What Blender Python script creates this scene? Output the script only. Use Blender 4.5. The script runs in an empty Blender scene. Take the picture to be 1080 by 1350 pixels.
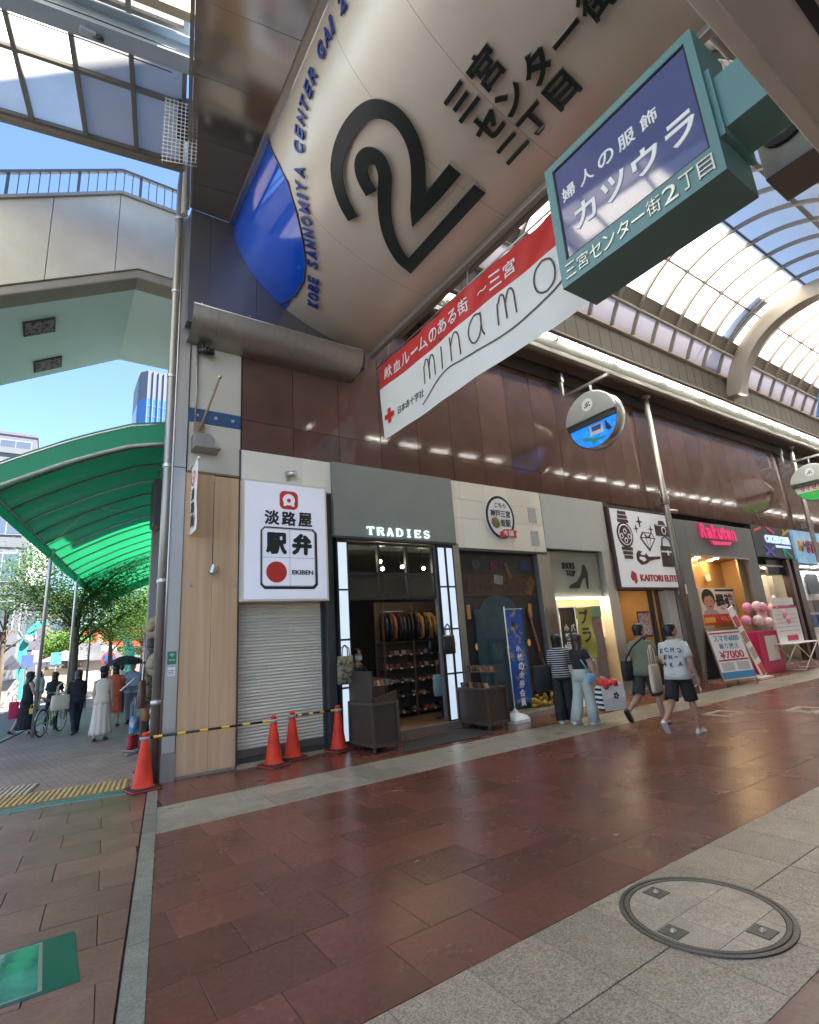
import bpy, bmesh, math, random
from mathutils import Vector, Matrix
random.seed(11)
sc = bpy.context.scene
COL = sc.collection
pi = math.pi

# ------------------------------------------------------------------ camera
# world: X along the arcade, Y across it (away from the viewer), Z up; metres
FPX, PCX, PCY, CAMZ = 689.19, 540.0, 675.0, 1.6
RX = (0.8303, 0.0817, 0.5518)     # image-right/down/forward components of world X
VX_, VZ_ = (1577.0, 777.0), (350.0, -2050.0)
ax = Vector((VX_[0]-PCX, VX_[1]-PCY, FPX)).normalized()
az = Vector((VZ_[0]-PCX, VZ_[1]-PCY, FPX)); az = (az - ax*az.dot(ax)).normalized()
ay = az.cross(ax)
ROT = Matrix((ax, ay, az))        # world = ROT @ (right, down, forward)
CPOS = Vector((0, 0, CAMZ))
cam = bpy.data.cameras.new('camera')
cam.sensor_fit = 'HORIZONTAL'; cam.sensor_width = 36.0; cam.lens = FPX/1080*36
cam.clip_start = 0.05; cam.clip_end = 3000
camo = bpy.data.objects.new('camera', cam); COL.objects.link(camo)
right = ROT @ Vector((1, 0, 0)); up = ROT @ Vector((0, -1, 0)); back = ROT @ Vector((0, 0, -1))
mw = Matrix((right, up, back)).transposed().to_4x4(); mw.translation = CPOS
camo.matrix_world = mw
sc.camera = camo

# ------------------------------------------------------------------ sky, sun, exposure
SUN_EL = math.radians(55); sdx, sdy = 0.8, -0.6
w = bpy.data.worlds.new('World'); sc.world = w; w.use_nodes = True
nt = w.node_tree; nt.nodes.clear()
sky = nt.nodes.new('ShaderNodeTexSky'); sky.sky_type = 'NISHITA'; sky.sun_disc = False
sky.sun_elevation = SUN_EL; sky.sun_rotation = math.atan2(sdx, sdy)
sky.air_density = 1.0; sky.dust_density = 0.0; sky.ozone_density = 3.5; sky.altitude = 1800
bg = nt.nodes.new('ShaderNodeBackground'); bg.inputs[1].default_value = 0.062
wo = nt.nodes.new('ShaderNodeOutputWorld')
nt.links.new(sky.outputs[0], bg.inputs[0]); nt.links.new(bg.outputs[0], wo.inputs[0])
sl = bpy.data.lights.new('sun', 'SUN'); sl.energy = 4.9; sl.angle = math.radians(0.53); sl.color = (1, 0.94, 0.85)
so = bpy.data.objects.new('sun', sl); COL.objects.link(so)
hl = math.hypot(sdx, sdy)
sunv = Vector((sdx/hl*math.cos(SUN_EL), sdy/hl*math.cos(SUN_EL), math.sin(SUN_EL)))
so.rotation_euler = sunv.to_track_quat('Z', 'Y').to_euler()
so.location = sunv*60
sc.view_settings.view_transform = 'Standard'; sc.view_settings.look = 'None'
sc.view_settings.gamma = 1.0; sc.view_settings.use_curve_mapping = False
sc.view_settings.exposure = 3.12
sc.cycles.use_denoising = True
sc.cycles.max_bounces = 8; sc.cycles.diffuse_bounces = 4; sc.cycles.glossy_bounces = 4
sc.cycles.transmission_bounces = 6; sc.cycles.transparent_max_bounces = 8
sc.cycles.sample_clamp_indirect = 6.0
sc.cycles.caustics_reflective = False; sc.cycles.caustics_refractive = False

# ------------------------------------------------------------------ measuring helpers (points on known planes)
def ray(x, y): return ROT @ Vector((x-PCX, y-PCY, FPX))
def onY(x, y, Y): d = ray(x, y); return CPOS + d*(Y/d.y)
def onX(x, y, X): d = ray(x, y); return CPOS + d*(X/d.x)
def onZ(x, y, z=0.0): d = ray(x, y); return CPOS + d*((z-CAMZ)/d.z)

# ------------------------------------------------------------------ materials
def nn(nt, t, **kw):
    n = nt.nodes.new(t)
    for k, v in kw.items(): setattr(n, k, v)
    return n
MATS = {}
def M(name, col, rough=0.5, metal=0.0, var=0.0, vs=4.0, bump=0.0, bs=60.0, rnd=0.0, emit=0.0, ecol=None, spec=0.5,
      coat=0.0, stretch=(1, 1, 1), col2=None, rv=0.0, detail=4.0, thr=None, hue=0.0):
    """principled material: colour with noise (var / col2), per-object tone (rnd), fine relief (bump)"""
    if name in MATS: return MATS[name]
    m = bpy.data.materials.new(name); m.use_nodes = True
    nt = m.node_tree; b = nt.nodes['Principled BSDF']; L = nt.links.new
    c4 = (col[0], col[1], col[2], 1)
    b.inputs['Base Color'].default_value = c4
    b.inputs['Roughness'].default_value = rough; b.inputs['Metallic'].default_value = metal
    b.inputs['Specular IOR Level'].default_value = spec
    if coat: b.inputs['Coat Weight'].default_value = coat; b.inputs['Coat Roughness'].default_value = 0.08
    if emit:
        b.inputs['Emission Strength'].default_value = emit
        e = ecol or col; b.inputs['Emission Color'].default_value = (e[0], e[1], e[2], 1)
    vec = None
    if var or col2 or bump or rv:
        tc = nn(nt, 'ShaderNodeTexCoord'); mp = nn(nt, 'ShaderNodeMapping'); mp.inputs['Scale'].default_value = stretch
        L(tc.outputs['Object'], mp.inputs['Vector']); vec = mp.outputs['Vector']
        if rnd:
            oi = nn(nt, 'ShaderNodeObjectInfo'); ml = nn(nt, 'ShaderNodeMath', operation='MULTIPLY'); ml.inputs[1].default_value = 77.0
            L(oi.outputs['Random'], ml.inputs[0]); va = nn(nt, 'ShaderNodeVectorMath', operation='ADD')
            L(vec, va.inputs[0]); L(ml.outputs[0], va.inputs[1]); vec = va.outputs[0]
    cur = None
    if var or col2:
        nz = nn(nt, 'ShaderNodeTexNoise'); nz.inputs['Scale'].default_value = vs; nz.inputs['Detail'].default_value = detail
        nz.inputs['Roughness'].default_value = 0.6
        L(vec, nz.inputs['Vector'])
        if col2:
            rp = nn(nt, 'ShaderNodeValToRGB'); lo, hi = thr or (0.35, 0.65)
            rp.color_ramp.elements[0].position = lo; rp.color_ramp.elements[1].position = hi
            rp.color_ramp.elements[0].color = c4; rp.color_ramp.elements[1].color = (col2[0], col2[1], col2[2], 1)
            L(nz.outputs['Fac'], rp.inputs['Fac']); cur = rp.outputs['Color']
        if var:
            nz2 = nn(nt, 'ShaderNodeTexNoise'); nz2.inputs['Scale'].default_value = vs*0.6 if not col2 else vs*0.12; nz2.inputs['Detail'].default_value = 5
            L(vec, nz2.inputs['Vector'])
            mr = nn(nt, 'ShaderNodeMapRange'); mr.inputs[1].default_value = 0.25; mr.inputs[2].default_value = 0.75
            mr.inputs[3].default_value = 1-var; mr.inputs[4].default_value = 1+var
            L(nz2.outputs['Fac'], mr.inputs[0])
            mx = nn(nt, 'ShaderNodeMix', data_type='RGBA', blend_type='MULTIPLY'); mx.inputs[0].default_value = 1.0
            if cur: L(cur, mx.inputs[6])
            else: mx.inputs[6].default_value = c4
            L(mr.outputs[0], mx.inputs[7]); cur = mx.outputs[2]
    if rnd:
        oi = nn(nt, 'ShaderNodeObjectInfo'); mr = nn(nt, 'ShaderNodeMapRange')
        mr.inputs[3].default_value = 1-rnd; mr.inputs[4].default_value = 1+rnd; L(oi.outputs['Random'], mr.inputs[0])
        mx = nn(nt, 'ShaderNodeMix', data_type='RGBA', blend_type='MULTIPLY'); mx.inputs[0].default_value = 1.0
        if cur: L(cur, mx.inputs[6])
        else: mx.inputs[6].default_value = c4
        L(mr.outputs[0], mx.inputs[7]); cur = mx.outputs[2]
    if cur: L(cur, b.inputs['Base Color'])
    if rv:
        nz = nn(nt, 'ShaderNodeTexNoise'); nz.inputs['Scale'].default_value = vs*1.7; nz.inputs['Detail'].default_value = 6
        L(vec, nz.inputs['Vector']); mr = nn(nt, 'ShaderNodeMapRange'); mr.inputs[1].default_value = 0.3; mr.inputs[2].default_value = 0.7
        mr.inputs[3].default_value = max(0.02, rough-rv); mr.inputs[4].default_value = rough+rv; L(nz.outputs['Fac'], mr.inputs[0])
        L(mr.outputs[0], b.inputs['Roughness'])
    if bump:
        nz = nn(nt, 'ShaderNodeTexNoise'); nz.inputs['Scale'].default_value = bs; nz.inputs['Detail'].default_value = 4
        L(vec, nz.inputs['Vector']); bp = nn(nt, 'ShaderNodeBump'); bp.inputs['Strength'].default_value = min(1, bump)
        bp.inputs['Distance'].default_value = 0.01
        L(nz.outputs['Fac'], bp.inputs['Height']); L(bp.outputs[0], b.inputs['Normal'])
    MATS[name] = m
    return m

def M_translucent(name, col, trans=0.7, gloss=0.06, rough=0.3, var=0.06, vs=1.2, rnd=0.0):
    """sheet that lets light through diffusely (roof panels, canvas, banners)"""
    m = bpy.data.materials.new(name); m.use_nodes = True; nt = m.node_tree; nt.nodes.clear(); L = nt.links.new
    out = nn(nt, 'ShaderNodeOutputMaterial'); tr = nn(nt, 'ShaderNodeBsdfTranslucent'); df = nn(nt, 'ShaderNodeBsdfDiffuse')
    gl = nn(nt, 'ShaderNodeBsdfGlossy'); gl.inputs['Roughness'].default_value = rough
    m1 = nn(nt, 'ShaderNodeMixShader'); m1.inputs[0].default_value = trans
    m2 = nn(nt, 'ShaderNodeMixShader'); m2.inputs[0].default_value = gloss
    tc = nn(nt, 'ShaderNodeTexCoord'); nz = nn(nt, 'ShaderNodeTexNoise'); nz.inputs['Scale'].default_value = vs; nz.inputs['Detail'].default_value = 5
    mr = nn(nt, 'ShaderNodeMapRange'); mr.inputs[1].default_value = 0.3; mr.inputs[2].default_value = 0.7
    mr.inputs[3].default_value = 1-var; mr.inputs[4].default_value = 1+var*0.5
    mx = nn(nt, 'ShaderNodeMix', data_type='RGBA', blend_type='MULTIPLY'); mx.inputs[0].default_value = 1
    mx.inputs[6].default_value = (*col, 1)
    L(tc.outputs['Object'], nz.inputs['Vector']); L(nz.outputs['Fac'], mr.inputs[0]); L(mr.outputs[0], mx.inputs[7])
    L(mx.outputs[2], tr.inputs['Color']); L(mx.outputs[2], df.inputs['Color'])
    L(df.outputs[0], m1.inputs[1]); L(tr.outputs[0], m1.inputs[2]); L(m1.outputs[0], m2.inputs[1]); L(gl.outputs[0], m2.inputs[2])
    L(m2.outputs[0], out.inputs['Surface'])
    MATS[name] = m
    return m

def M_glass(name, tint=(0.9, 0.95, 0.95), refl=0.12, rough=0.02):
    """window pane: see-through with a Fresnel-like sheen"""
    m = bpy.data.materials.new(name); m.use_nodes = True; nt = m.node_tree; nt.nodes.clear(); L = nt.links.new
    out = nn(nt, 'ShaderNodeOutputMaterial'); tp = nn(nt, 'ShaderNodeBsdfTransparent'); tp.inputs[0].default_value = (*tint, 1)
    gl = nn(nt, 'ShaderNodeBsdfGlossy'); gl.inputs['Roughness'].default_value = rough
    fr = nn(nt, 'ShaderNodeLayerWeight'); fr.inputs[0].default_value = 0.25
    mr = nn(nt, 'ShaderNodeMapRange'); mr.inputs[3].default_value = refl*0.4; mr.inputs[4].default_value = min(1, refl*5)
    mx = nn(nt, 'ShaderNodeMixShader'); L(fr.outputs['Fresnel'], mr.inputs[0]); L(mr.outputs[0], mx.inputs[0])
    L(tp.outputs[0], mx.inputs[1]); L(gl.outputs[0], mx.inputs[2]); L(mx.outputs[0], out.inputs['Surface'])
    MATS[name] = m
    return m

def M_brick(name, c1, c2, mortar, bw, bh, rough=0.6, mort=0.004, rot=0.0, bump=0.3, axis='Z', rv=0.0):
    """courses too small to build one by one"""
    m = bpy.data.materials.new(name); m.use_nodes = True; nt = m.node_tree; b = nt.nodes['Principled BSDF']; L = nt.links.new
    tc = nn(nt, 'ShaderNodeTexCoord'); mp = nn(nt, 'ShaderNodeMapping'); mp.inputs['Rotation'].default_value = (0, 0, rot)
    if axis == 'Y': mp.inputs['Rotation'].default_value = (pi/2, 0, 0)
    br = nn(nt, 'ShaderNodeTexBrick'); br.inputs['Color1'].default_value = (*c1, 1); br.inputs['Color2'].default_value = (*c2, 1)
    br.inputs['Mortar'].default_value = (*mortar, 1); br.inputs['Scale'].default_value = 1.0
    br.inputs['Mortar Size'].default_value = mort; br.inputs['Brick Width'].default_value = bw; br.inputs['Row Height'].default_value = bh
    L(tc.outputs['Object'], mp.inputs['Vector']); L(mp.outputs['Vector'], br.inputs['Vector'])
    nz = nn(nt, 'ShaderNodeTexNoise'); nz.inputs['Scale'].default_value = 0.7; nz.inputs['Detail'].default_value = 6
    L(tc.outputs['Object'], nz.inputs['Vector'])
    mr = nn(nt, 'ShaderNodeMapRange'); mr.inputs[1].default_value = 0.3; mr.inputs[2].default_value = 0.7
    mr.inputs[3].default_value = 0.78; mr.inputs[4].default_value = 1.15; L(nz.outputs['Fac'], mr.inputs[0])
    mx = nn(nt, 'ShaderNodeMix', data_type='RGBA', blend_type='MULTIPLY'); mx.inputs[0].default_value = 1
    L(br.outputs['Color'], mx.inputs[6]); L(mr.outputs[0], mx.inputs[7]); L(mx.outputs[2], b.inputs['Base Color'])
    b.inputs['Roughness'].default_value = rough
    if bump:
        bp = nn(nt, 'ShaderNodeBump'); bp.inputs['Strength'].default_value = bump; bp.inputs['Distance'].default_value = 0.01; bp.invert = True
        L(br.outputs['Fac'], bp.inputs['Height']); L(bp.outputs[0], b.inputs['Normal'])
    MATS[name] = m
    return m

def M_stripe(name, c1, c2, period, duty=0.5, axis=2, rough=0.8):
    m = bpy.data.materials.new(name); m.use_nodes = True; nt = m.node_tree; b = nt.nodes['Principled BSDF']; L = nt.links.new
    tc = nn(nt, 'ShaderNodeTexCoord'); sp = nn(nt, 'ShaderNodeSeparateXYZ'); L(tc.outputs['Object'], sp.inputs[0])
    md = nn(nt, 'ShaderNodeMath', operation='WRAP'); md.inputs[1].default_value = period; md.inputs[2].default_value = 0
    L(sp.outputs[axis], md.inputs[0]); gt = nn(nt, 'ShaderNodeMath', operation='GREATER_THAN'); gt.inputs[1].default_value = period*duty
    L(md.outputs[0], gt.inputs[0]); mx = nn(nt, 'ShaderNodeMix', data_type='RGBA'); mx.inputs[6].default_value = (*c1, 1); mx.inputs[7].default_value = (*c2, 1)
    L(gt.outputs[0], mx.inputs[0]); L(mx.outputs[2], b.inputs['Base Color']); b.inputs['Roughness'].default_value = rough
    MATS[name] = m
    return m

def wear(m, scale=0.6, lo=0.82, hi=1.12, spots=0.0, sscale=9.0, sdark=0.55):
    """large soft stains and small trodden-in spots that run on across neighbouring stones"""
    nt = m.node_tree; b = nt.nodes['Principled BSDF']; L = nt.links.new; inp = b.inputs['Base Color']
    src = inp.links[0].from_socket if inp.links else None
    ge = nn(nt, 'ShaderNodeNewGeometry'); nz = nn(nt, 'ShaderNodeTexNoise'); nz.inputs['Scale'].default_value = scale; nz.inputs['Detail'].default_value = 8; nz.inputs['Roughness'].default_value = .65
    L(ge.outputs['Position'], nz.inputs['Vector']); mr = nn(nt, 'ShaderNodeMapRange'); mr.inputs[1].default_value = .3; mr.inputs[2].default_value = .7; mr.inputs[3].default_value = lo; mr.inputs[4].default_value = hi
    L(nz.outputs['Fac'], mr.inputs[0]); fac = mr.outputs[0]
    if spots:
        vo = nn(nt, 'ShaderNodeTexVoronoi'); vo.inputs['Scale'].default_value = sscale; vo.inputs['Randomness'].default_value = 1.0; L(ge.outputs['Position'], vo.inputs['Vector'])
        r2 = nn(nt, 'ShaderNodeMapRange'); r2.inputs[1].default_value = spots*.6; r2.inputs[2].default_value = spots; r2.inputs[3].default_value = sdark; r2.inputs[4].default_value = 1.0
        L(vo.outputs['Distance'], r2.inputs[0]); mu = nn(nt, 'ShaderNodeMath', operation='MULTIPLY'); L(fac, mu.inputs[0]); L(r2.outputs[0], mu.inputs[1]); fac = mu.outputs[0]
    mx = nn(nt, 'ShaderNodeMix', data_type='RGBA', blend_type='MULTIPLY'); mx.inputs[0].default_value = 1
    if src: L(src, mx.inputs[6])
    else: mx.inputs[6].default_value = inp.default_value
    L(fac, mx.inputs[7]); L(mx.outputs[2], inp)
    rr_ = nn(nt, 'ShaderNodeMapRange'); rr_.inputs[1].default_value = .3; rr_.inputs[2].default_value = .7
    r0 = b.inputs['Roughness'].default_value; rr_.inputs[3].default_value = r0*1.25; rr_.inputs[4].default_value = r0*.8
    if not b.inputs['Roughness'].links: L(nz.outputs['Fac'], rr_.inputs[0]); L(rr_.outputs[0], b.inputs['Roughness'])
    return m

# ------------------------------------------------------------------ mesh builder
def _glyphs(body, off=0.0, ext=0.02, shear=0.0, space=1.0, res=4, _c={}):
    k = (body, off, ext, shear, space)
    if k not in _c:
        cu = bpy.data.curves.new('type', 'FONT'); cu.body = body; cu.offset = off; cu.extrude = ext; cu.shear = shear
        cu.space_character = space; cu.resolution_u = res; cu.align_x = 'CENTER'
        o = bpy.data.objects.new('type', cu)
        me = bpy.data.meshes.new_from_object(o)
        vs = [v.co.copy() for v in me.vertices]; fs = [tuple(p.vertices) for p in me.polygons]
        bpy.data.meshes.remove(me); bpy.data.objects.remove(o); bpy.data.curves.remove(cu)
        if not vs: vs = [Vector((0, 0, 0))]*3; fs = []
        x0 = min(v.x for v in vs); x1 = max(v.x for v in vs); y0 = min(v.y for v in vs); y1 = max(v.y for v in vs)
        _c[k] = (vs, fs, x0, x1, y0, y1)
    return _c[k]

class MB:
    def __init__(s): s.v = []; s.f = []; s.sm = set()
    def face(s, pts, smooth=False):
        n = len(s.v); s.v += [tuple(p) for p in pts]; s.f.append(tuple(range(n, n+len(pts))))
        if smooth: s.sm.add(len(s.f)-1)
        return s
    def box(s, x0, y0, z0, x1, y1, z1):
        x0, x1 = min(x0, x1), max(x0, x1); y0, y1 = min(y0, y1), max(y0, y1); z0, z1 = min(z0, z1), max(z0, z1)
        n = len(s.v)
        s.v += [(x0, y0, z0), (x1, y0, z0), (x1, y1, z0), (x0, y1, z0), (x0, y0, z1), (x1, y0, z1), (x1, y1, z1), (x0, y1, z1)]
        s.f += [(n+a, n+b, n+c, n+d) for a, b, c, d in ((0, 3, 2, 1), (4, 5, 6, 7), (0, 1, 5, 4), (1, 2, 6, 5), (2, 3, 7, 6), (3, 0, 4, 7))]
        return s
    def obox(s, c, ux, uy, uz, sx, sy, sz):
        """box centred at c with axes ux, uy, uz and full sizes"""
        c = Vector(c); n = len(s.v)
        for kz in (-.5, .5):
            for kx, ky in ((-.5, -.5), (.5, -.5), (.5, .5), (-.5, .5)):
                s.v.append(tuple(c + Vector(ux)*(kx*sx) + Vector(uy)*(ky*sy) + Vector(uz)*(kz*sz)))
        s.f += [(n+a, n+b, n+c_, n+d) for a, b, c_, d in ((0, 3, 2, 1), (4, 5, 6, 7), (0, 1, 5, 4), (1, 2, 6, 5), (2, 3, 7, 6), (3, 0, 4, 7))]
        return s
    def bar(s, p, q, wx, wz, upv=(0, 0, 1)):
        """rectangular bar from p to q"""
        p = Vector(p); q = Vector(q); d = (q-p); l = d.length; d.normalize(); u = Vector(upv)
        sx = d.cross(u)
        if sx.length < 1e-4: sx = d.cross(Vector((1, 0, 0)))
        sx.normalize(); uz = sx.cross(d)
        return s.obox((p+q)/2, sx, d, uz, wx, l, wz)
    def prism(s, poly, h0, h1, fn=None):
        """polygon (2D) extruded from h0 to h1; fn maps (a, b, h) to a point"""
        fn = fn or (lambda a, b, h: (a, b, h)); n = len(s.v); k = len(poly)
        s.v += [tuple(fn(a, b, h0)) for a, b in poly] + [tuple(fn(a, b, h1)) for a, b in poly]
        s.f.append(tuple(range(n+k-1, n-1, -1))); s.f.append(tuple(range(n+k, n+2*k)))
        for i in range(k): j = (i+1) % k; s.f.append((n+i, n+j, n+k+j, n+k+i))
        return s
    def tube(s, pts, r, n=10, caps=True, smooth=True, sq=1.0):
        """round tube along pts; r a number or one per point"""
        pts = [Vector(p) for p in pts]; rs = r if isinstance(r, (list, tuple)) else [r]*len(pts)
        t0 = (pts[1]-pts[0]).normalized(); a = t0.orthogonal().normalized(); base = len(s.v)
        for i, p in enumerate(pts):
            t = (pts[min(i+1, len(pts)-1)] - pts[max(i-1, 0)]).normalized()
            a = (a - t*a.dot(t)); a = a.normalized() if a.length > 1e-6 else t.orthogonal().normalized()
            b = t.cross(a)
            for k in range(n):
                g = 2*pi*k/n; s.v.append(tuple(p + (a*math.cos(g) + b*math.sin(g)*sq)*rs[i]))
        for i in range(len(pts)-1):
            for k in range(n):
                k2 = (k+1) % n; q = base+i*n
                s.f.append((q+k, q+k2, q+n+k2, q+n+k))
                if smooth: s.sm.add(len(s.f)-1)
        if caps:
            s.f.append(tuple(base+k for k in range(n-1, -1, -1))); e = base+(len(pts)-1)*n; s.f.append(tuple(e+k for k in range(n)))
        return s
    def lathe(s, prof, c=(0, 0, 0), n=20, axis=(0, 0, 1), smooth=True, caps=True, sx=1.0, sy=1.0):
        """profile of (radius, height) turned about an axis through c"""
        c = Vector(c); u = Vector(axis).normalized(); a = u.orthogonal().normalized(); b = u.cross(a); base = len(s.v)
        if abs(u.z) > 0.99: a = Vector((1, 0, 0)); b = Vector((0, 1, 0))
        for r, h in prof:
            for k in range(n):
                g = 2*pi*k/n; s.v.append(tuple(c + u*h + a*(r*math.cos(g)*sx) + b*(r*math.sin(g)*sy)))
        for i in range(len(prof)-1):
            for k in range(n):
                k2 = (k+1) % n; q = base+i*n; s.f.append((q+k, q+k2, q+n+k2, q+n+k))
                if smooth: s.sm.add(len(s.f)-1)
        if caps:
            s.f.append(tuple(base+k for k in range(n-1, -1, -1))); e = base+(len(prof)-1)*n; s.f.append(tuple(e+k for k in range(n)))
        return s
    def ball(s, c, r, n=14, m=9, sc=(1, 1, 1)):
        prof = [(max(1e-4, math.sin(pi*i/m)), -math.cos(pi*i/m)) for i in range(m+1)]
        base = len(s.v); s.lathe(prof, (0, 0, 0), n)
        for i in range(base, len(s.v)):
            v = s.v[i]; s.v[i] = (c[0]+v[0]*r*sc[0], c[1]+v[1]*r*sc[1], c[2]+v[2]*r*sc[2])
        return s
    def loft(s, rings, caps=True, smooth=True):
        n = len(rings[0]); base = len(s.v)
        for rg in rings: s.v += [tuple(p) for p in rg]
        for i in range(len(rings)-1):
            for k in range(n):
                k2 = (k+1) % n; q = base+i*n; s.f.append((q+k, q+k2, q+n+k2, q+n+k))
                if smooth: s.sm.add(len(s.f)-1)
        if caps:
            s.f.append(tuple(base+k for k in range(n-1, -1, -1))); e = base+(len(rings)-1)*n; s.f.append(tuple(e+k for k in range(n)))
        return s
    def grid(s, fn, nu, nv, smooth=True, skip=None):
        base = len(s.v)
        for i in range(nu+1):
            for j in range(nv+1): s.v.append(tuple(fn(i/nu, j/nv)))
        for i in range(nu):
            for j in range(nv):
                if skip and skip(i, j): continue
                q = base+i*(nv+1)+j; s.f.append((q, q+nv+1, q+nv+2, q+1))
                if smooth: s.sm.add(len(s.f)-1)
        return s
    def text(s, body, c, xd=(1, 0, 0), yd=(0, 0, 1), h=None, w=None, ext=0.004, off=0.0, shear=0.0, space=1.0, fn=None, bold=0.0):
        """lettering centred at c; h its height, w its width (either or both); bold thickens it by overlaid shifts"""
        if bold:
            bb = bold*(h or w)
            for q, (dx, dy) in enumerate(((0, 0), (1, 0), (-1, 0), (0, 1), (0, -1), (.7, .7), (-.7, .7), (.7, -.7), (-.7, -.7))):
                cc = Vector(c)+Vector(xd).normalized()*dx*bb+Vector(yd).normalized()*dy*bb
                s.text(body, cc, xd, yd, h, w, ext+.00035*q, off, shear, space, fn)
            return s
        vs, fs, x0, x1, y0, y1 = _glyphs(body, off, 0.05, shear, space)
        W, Hh = max(1e-6, x1-x0), max(1e-6, y1-y0)
        ky = (h/Hh) if h else None; kx = (w/W) if w else ky
        if ky is None: ky = kx
        xd = Vector(xd).normalized(); yd = Vector(yd).normalized(); zd = xd.cross(yd); c = Vector(c); n = len(s.v)
        for v in vs:
            a, b, z = (v.x-(x0+x1)/2)*kx, (v.y-(y0+y1)/2)*ky, v.z/0.05*ext
            s.v.append(tuple(fn(a, b, z)) if fn else tuple(c + xd*a + yd*b + zd*z))
        s.f += [tuple(n+i for i in f) for f in fs]
        return s
    def xf(s, mat):
        s.v = [tuple(mat @ Vector(v)) for v in s.v]; return s
    def mesh(s, name, mat=None):
        me = bpy.data.meshes.new(name); me.from_pydata(s.v, [], s.f); me.validate(); me.update()
        if s.sm and len(me.polygons) == len(s.f):
            me.polygons.foreach_set('use_smooth', [i in s.sm for i in range(len(s.f))])
        if mat: me.materials.append(mat)
        return me

def tag(o, label=None, cat=None, group=None, kind=None):
    if label: o['label'] = label
    if cat: o['category'] = cat
    if group: o['group'] = group
    if kind: o['kind'] = kind
    return o
def thing(name, label, cat, loc=(0, 0, 0), rz=0.0, group=None):
    o = bpy.data.objects.new(name, None); o.empty_display_size = 0.2; COL.objects.link(o)
    o.location = loc; o.rotation_euler = (0, 0, rz); return tag(o, label, cat, group)
def link(name, me, parent=None, loc=None, rz=None):
    o = bpy.data.objects.new(name, me); COL.objects.link(o)
    if parent: o.parent = parent
    if loc is not None: o.location = loc
    if rz is not None: o.rotation_euler = (0, 0, rz)
    return o
def root_loc(o):
    p = Vector((0, 0, 0))
    while o: p += o.location; o = o.parent
    return p
def part(name, mb, mat, parent, world=False, bevel=0.0, kind=None, label=None):
    """one part; world=True when the mesh was laid out in world metres under an unrotated thing"""
    o = link(name, mb.mesh(name, mat), parent)
    if world and parent: o.location = -root_loc(parent)
    if bevel: bev(o, bevel)
    if kind: o['kind'] = kind
    if label: o['label'] = label
    return o
def solo(name, mb, mat, label, cat, group=None, bevel=0.0, loc=None, rz=None, kind=None):
    o = link(name, mb.mesh(name, mat), None, loc, rz)
    if bevel: bev(o, bevel)
    return tag(o, label, cat, group, kind)
def struct(name, mb, mat, bevel=0.0):
    o = link(name, mb.mesh(name, mat)); o['kind'] = 'structure'
    if bevel: bev(o, bevel)
    return o
def bev(o, wd, seg=2):
    m = o.modifiers.new('bevel', 'BEVEL'); m.width = wd; m.segments = seg; m.limit_method = 'ANGLE'; m.angle_limit = math.radians(40)
    return o
def copy_tree(o, parent=None, loc=None, rz=None, label=None):
    c = o.copy(); COL.objects.link(c); c.parent = parent
    if loc is not None: c.location = loc
    if rz is not None: c.rotation_euler = (0, 0, rz)
    if label: c['label'] = label
    for ch in list(o.children): copy_tree(ch, c)
    return c
def clip(poly, a, b):
    """keep the side of a convex polygon left of the line a -> b"""
    def sd(p): return (b[0]-a[0])*(p[1]-a[1]) - (b[1]-a[1])*(p[0]-a[0])
    out = []
    for i in range(len(poly)):
        p, q = poly[i], poly[(i+1) % len(poly)]; sp, sq = sd(p), sd(q)
        if sp >= 0: out.append(p)
        if sp*sq < 0: t = sp/(sp-sq); out.append((p[0]+(q[0]-p[0])*t, p[1]+(q[1]-p[1])*t))
    return out
def lerp(a, b, t): return a+(b-a)*t
# ------------------------------------------------------------------ palette
m_red = M('red_granite', (0.132, 0.049, 0.033), 0.25, var=0.07, vs=30, col2=(0.165, 0.064, 0.044), thr=(0.38, 0.70), rnd=0.2, bump=0.05, bs=220)
MATS['red_granite'].node_tree.nodes['Principled BSDF'].inputs['Specular IOR Level'].default_value = 0.36
wear(m_red, 0.7, 0.80, 1.14, 0.035, 7.0, 0.62)
m_red_base = M('red_granite_bed', (0.10, 0.045, 0.036), 0.5, var=0.2, vs=6)
m_gran = M('grey_granite', (0.17, 0.132, 0.092), 0.42, var=0.14, vs=95, col2=(0.40, 0.325, 0.24), thr=(0.36, 0.62), rnd=0.16, bump=0.08, bs=260, detail=2)
wear(m_gran, 0.9, 0.84, 1.10, 0.03, 5.0, 0.7)
m_gran2 = M('worn_grey_granite', (0.21, 0.19, 0.145), 0.32, var=0.22, vs=60, col2=(0.34, 0.305, 0.24), thr=(0.35, 0.65), rnd=0.18, bump=0.05, bs=200, detail=3)
wear(m_gran2, 0.8, 0.82, 1.12, 0.03, 6.0, 0.7)
m_plaza = M('brown_plaza_stone', (0.165, 0.082, 0.058), 0.36, var=0.18, vs=40, col2=(0.225, 0.122, 0.090), thr=(0.35, 0.68), rnd=0.14, bump=0.18, bs=160, detail=3)
wear(m_plaza, 0.8, 0.78, 1.15, 0.03, 6.0, 0.65)
m_grout = M('dark_joint', (0.05, 0.045, 0.04), 0.85, var=0.3, vs=12)
m_sill = M('greenish_granite', (0.155, 0.155, 0.125), 0.45, var=0.16, vs=70, col2=(0.27, 0.265, 0.215), thr=(0.35, 0.65), rnd=0.14, bump=0.15, bs=180, detail=2)
m_iron = M('cast_iron', (0.085, 0.075, 0.065), 0.45, metal=0.6, var=0.25, vs=18, bump=0.35, bs=90)
m_steel = M('brushed_steel', (0.52, 0.50, 0.47), 0.36, metal=0.85, var=0.05, vs=3, stretch=(8, 8, 0.2))
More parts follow.
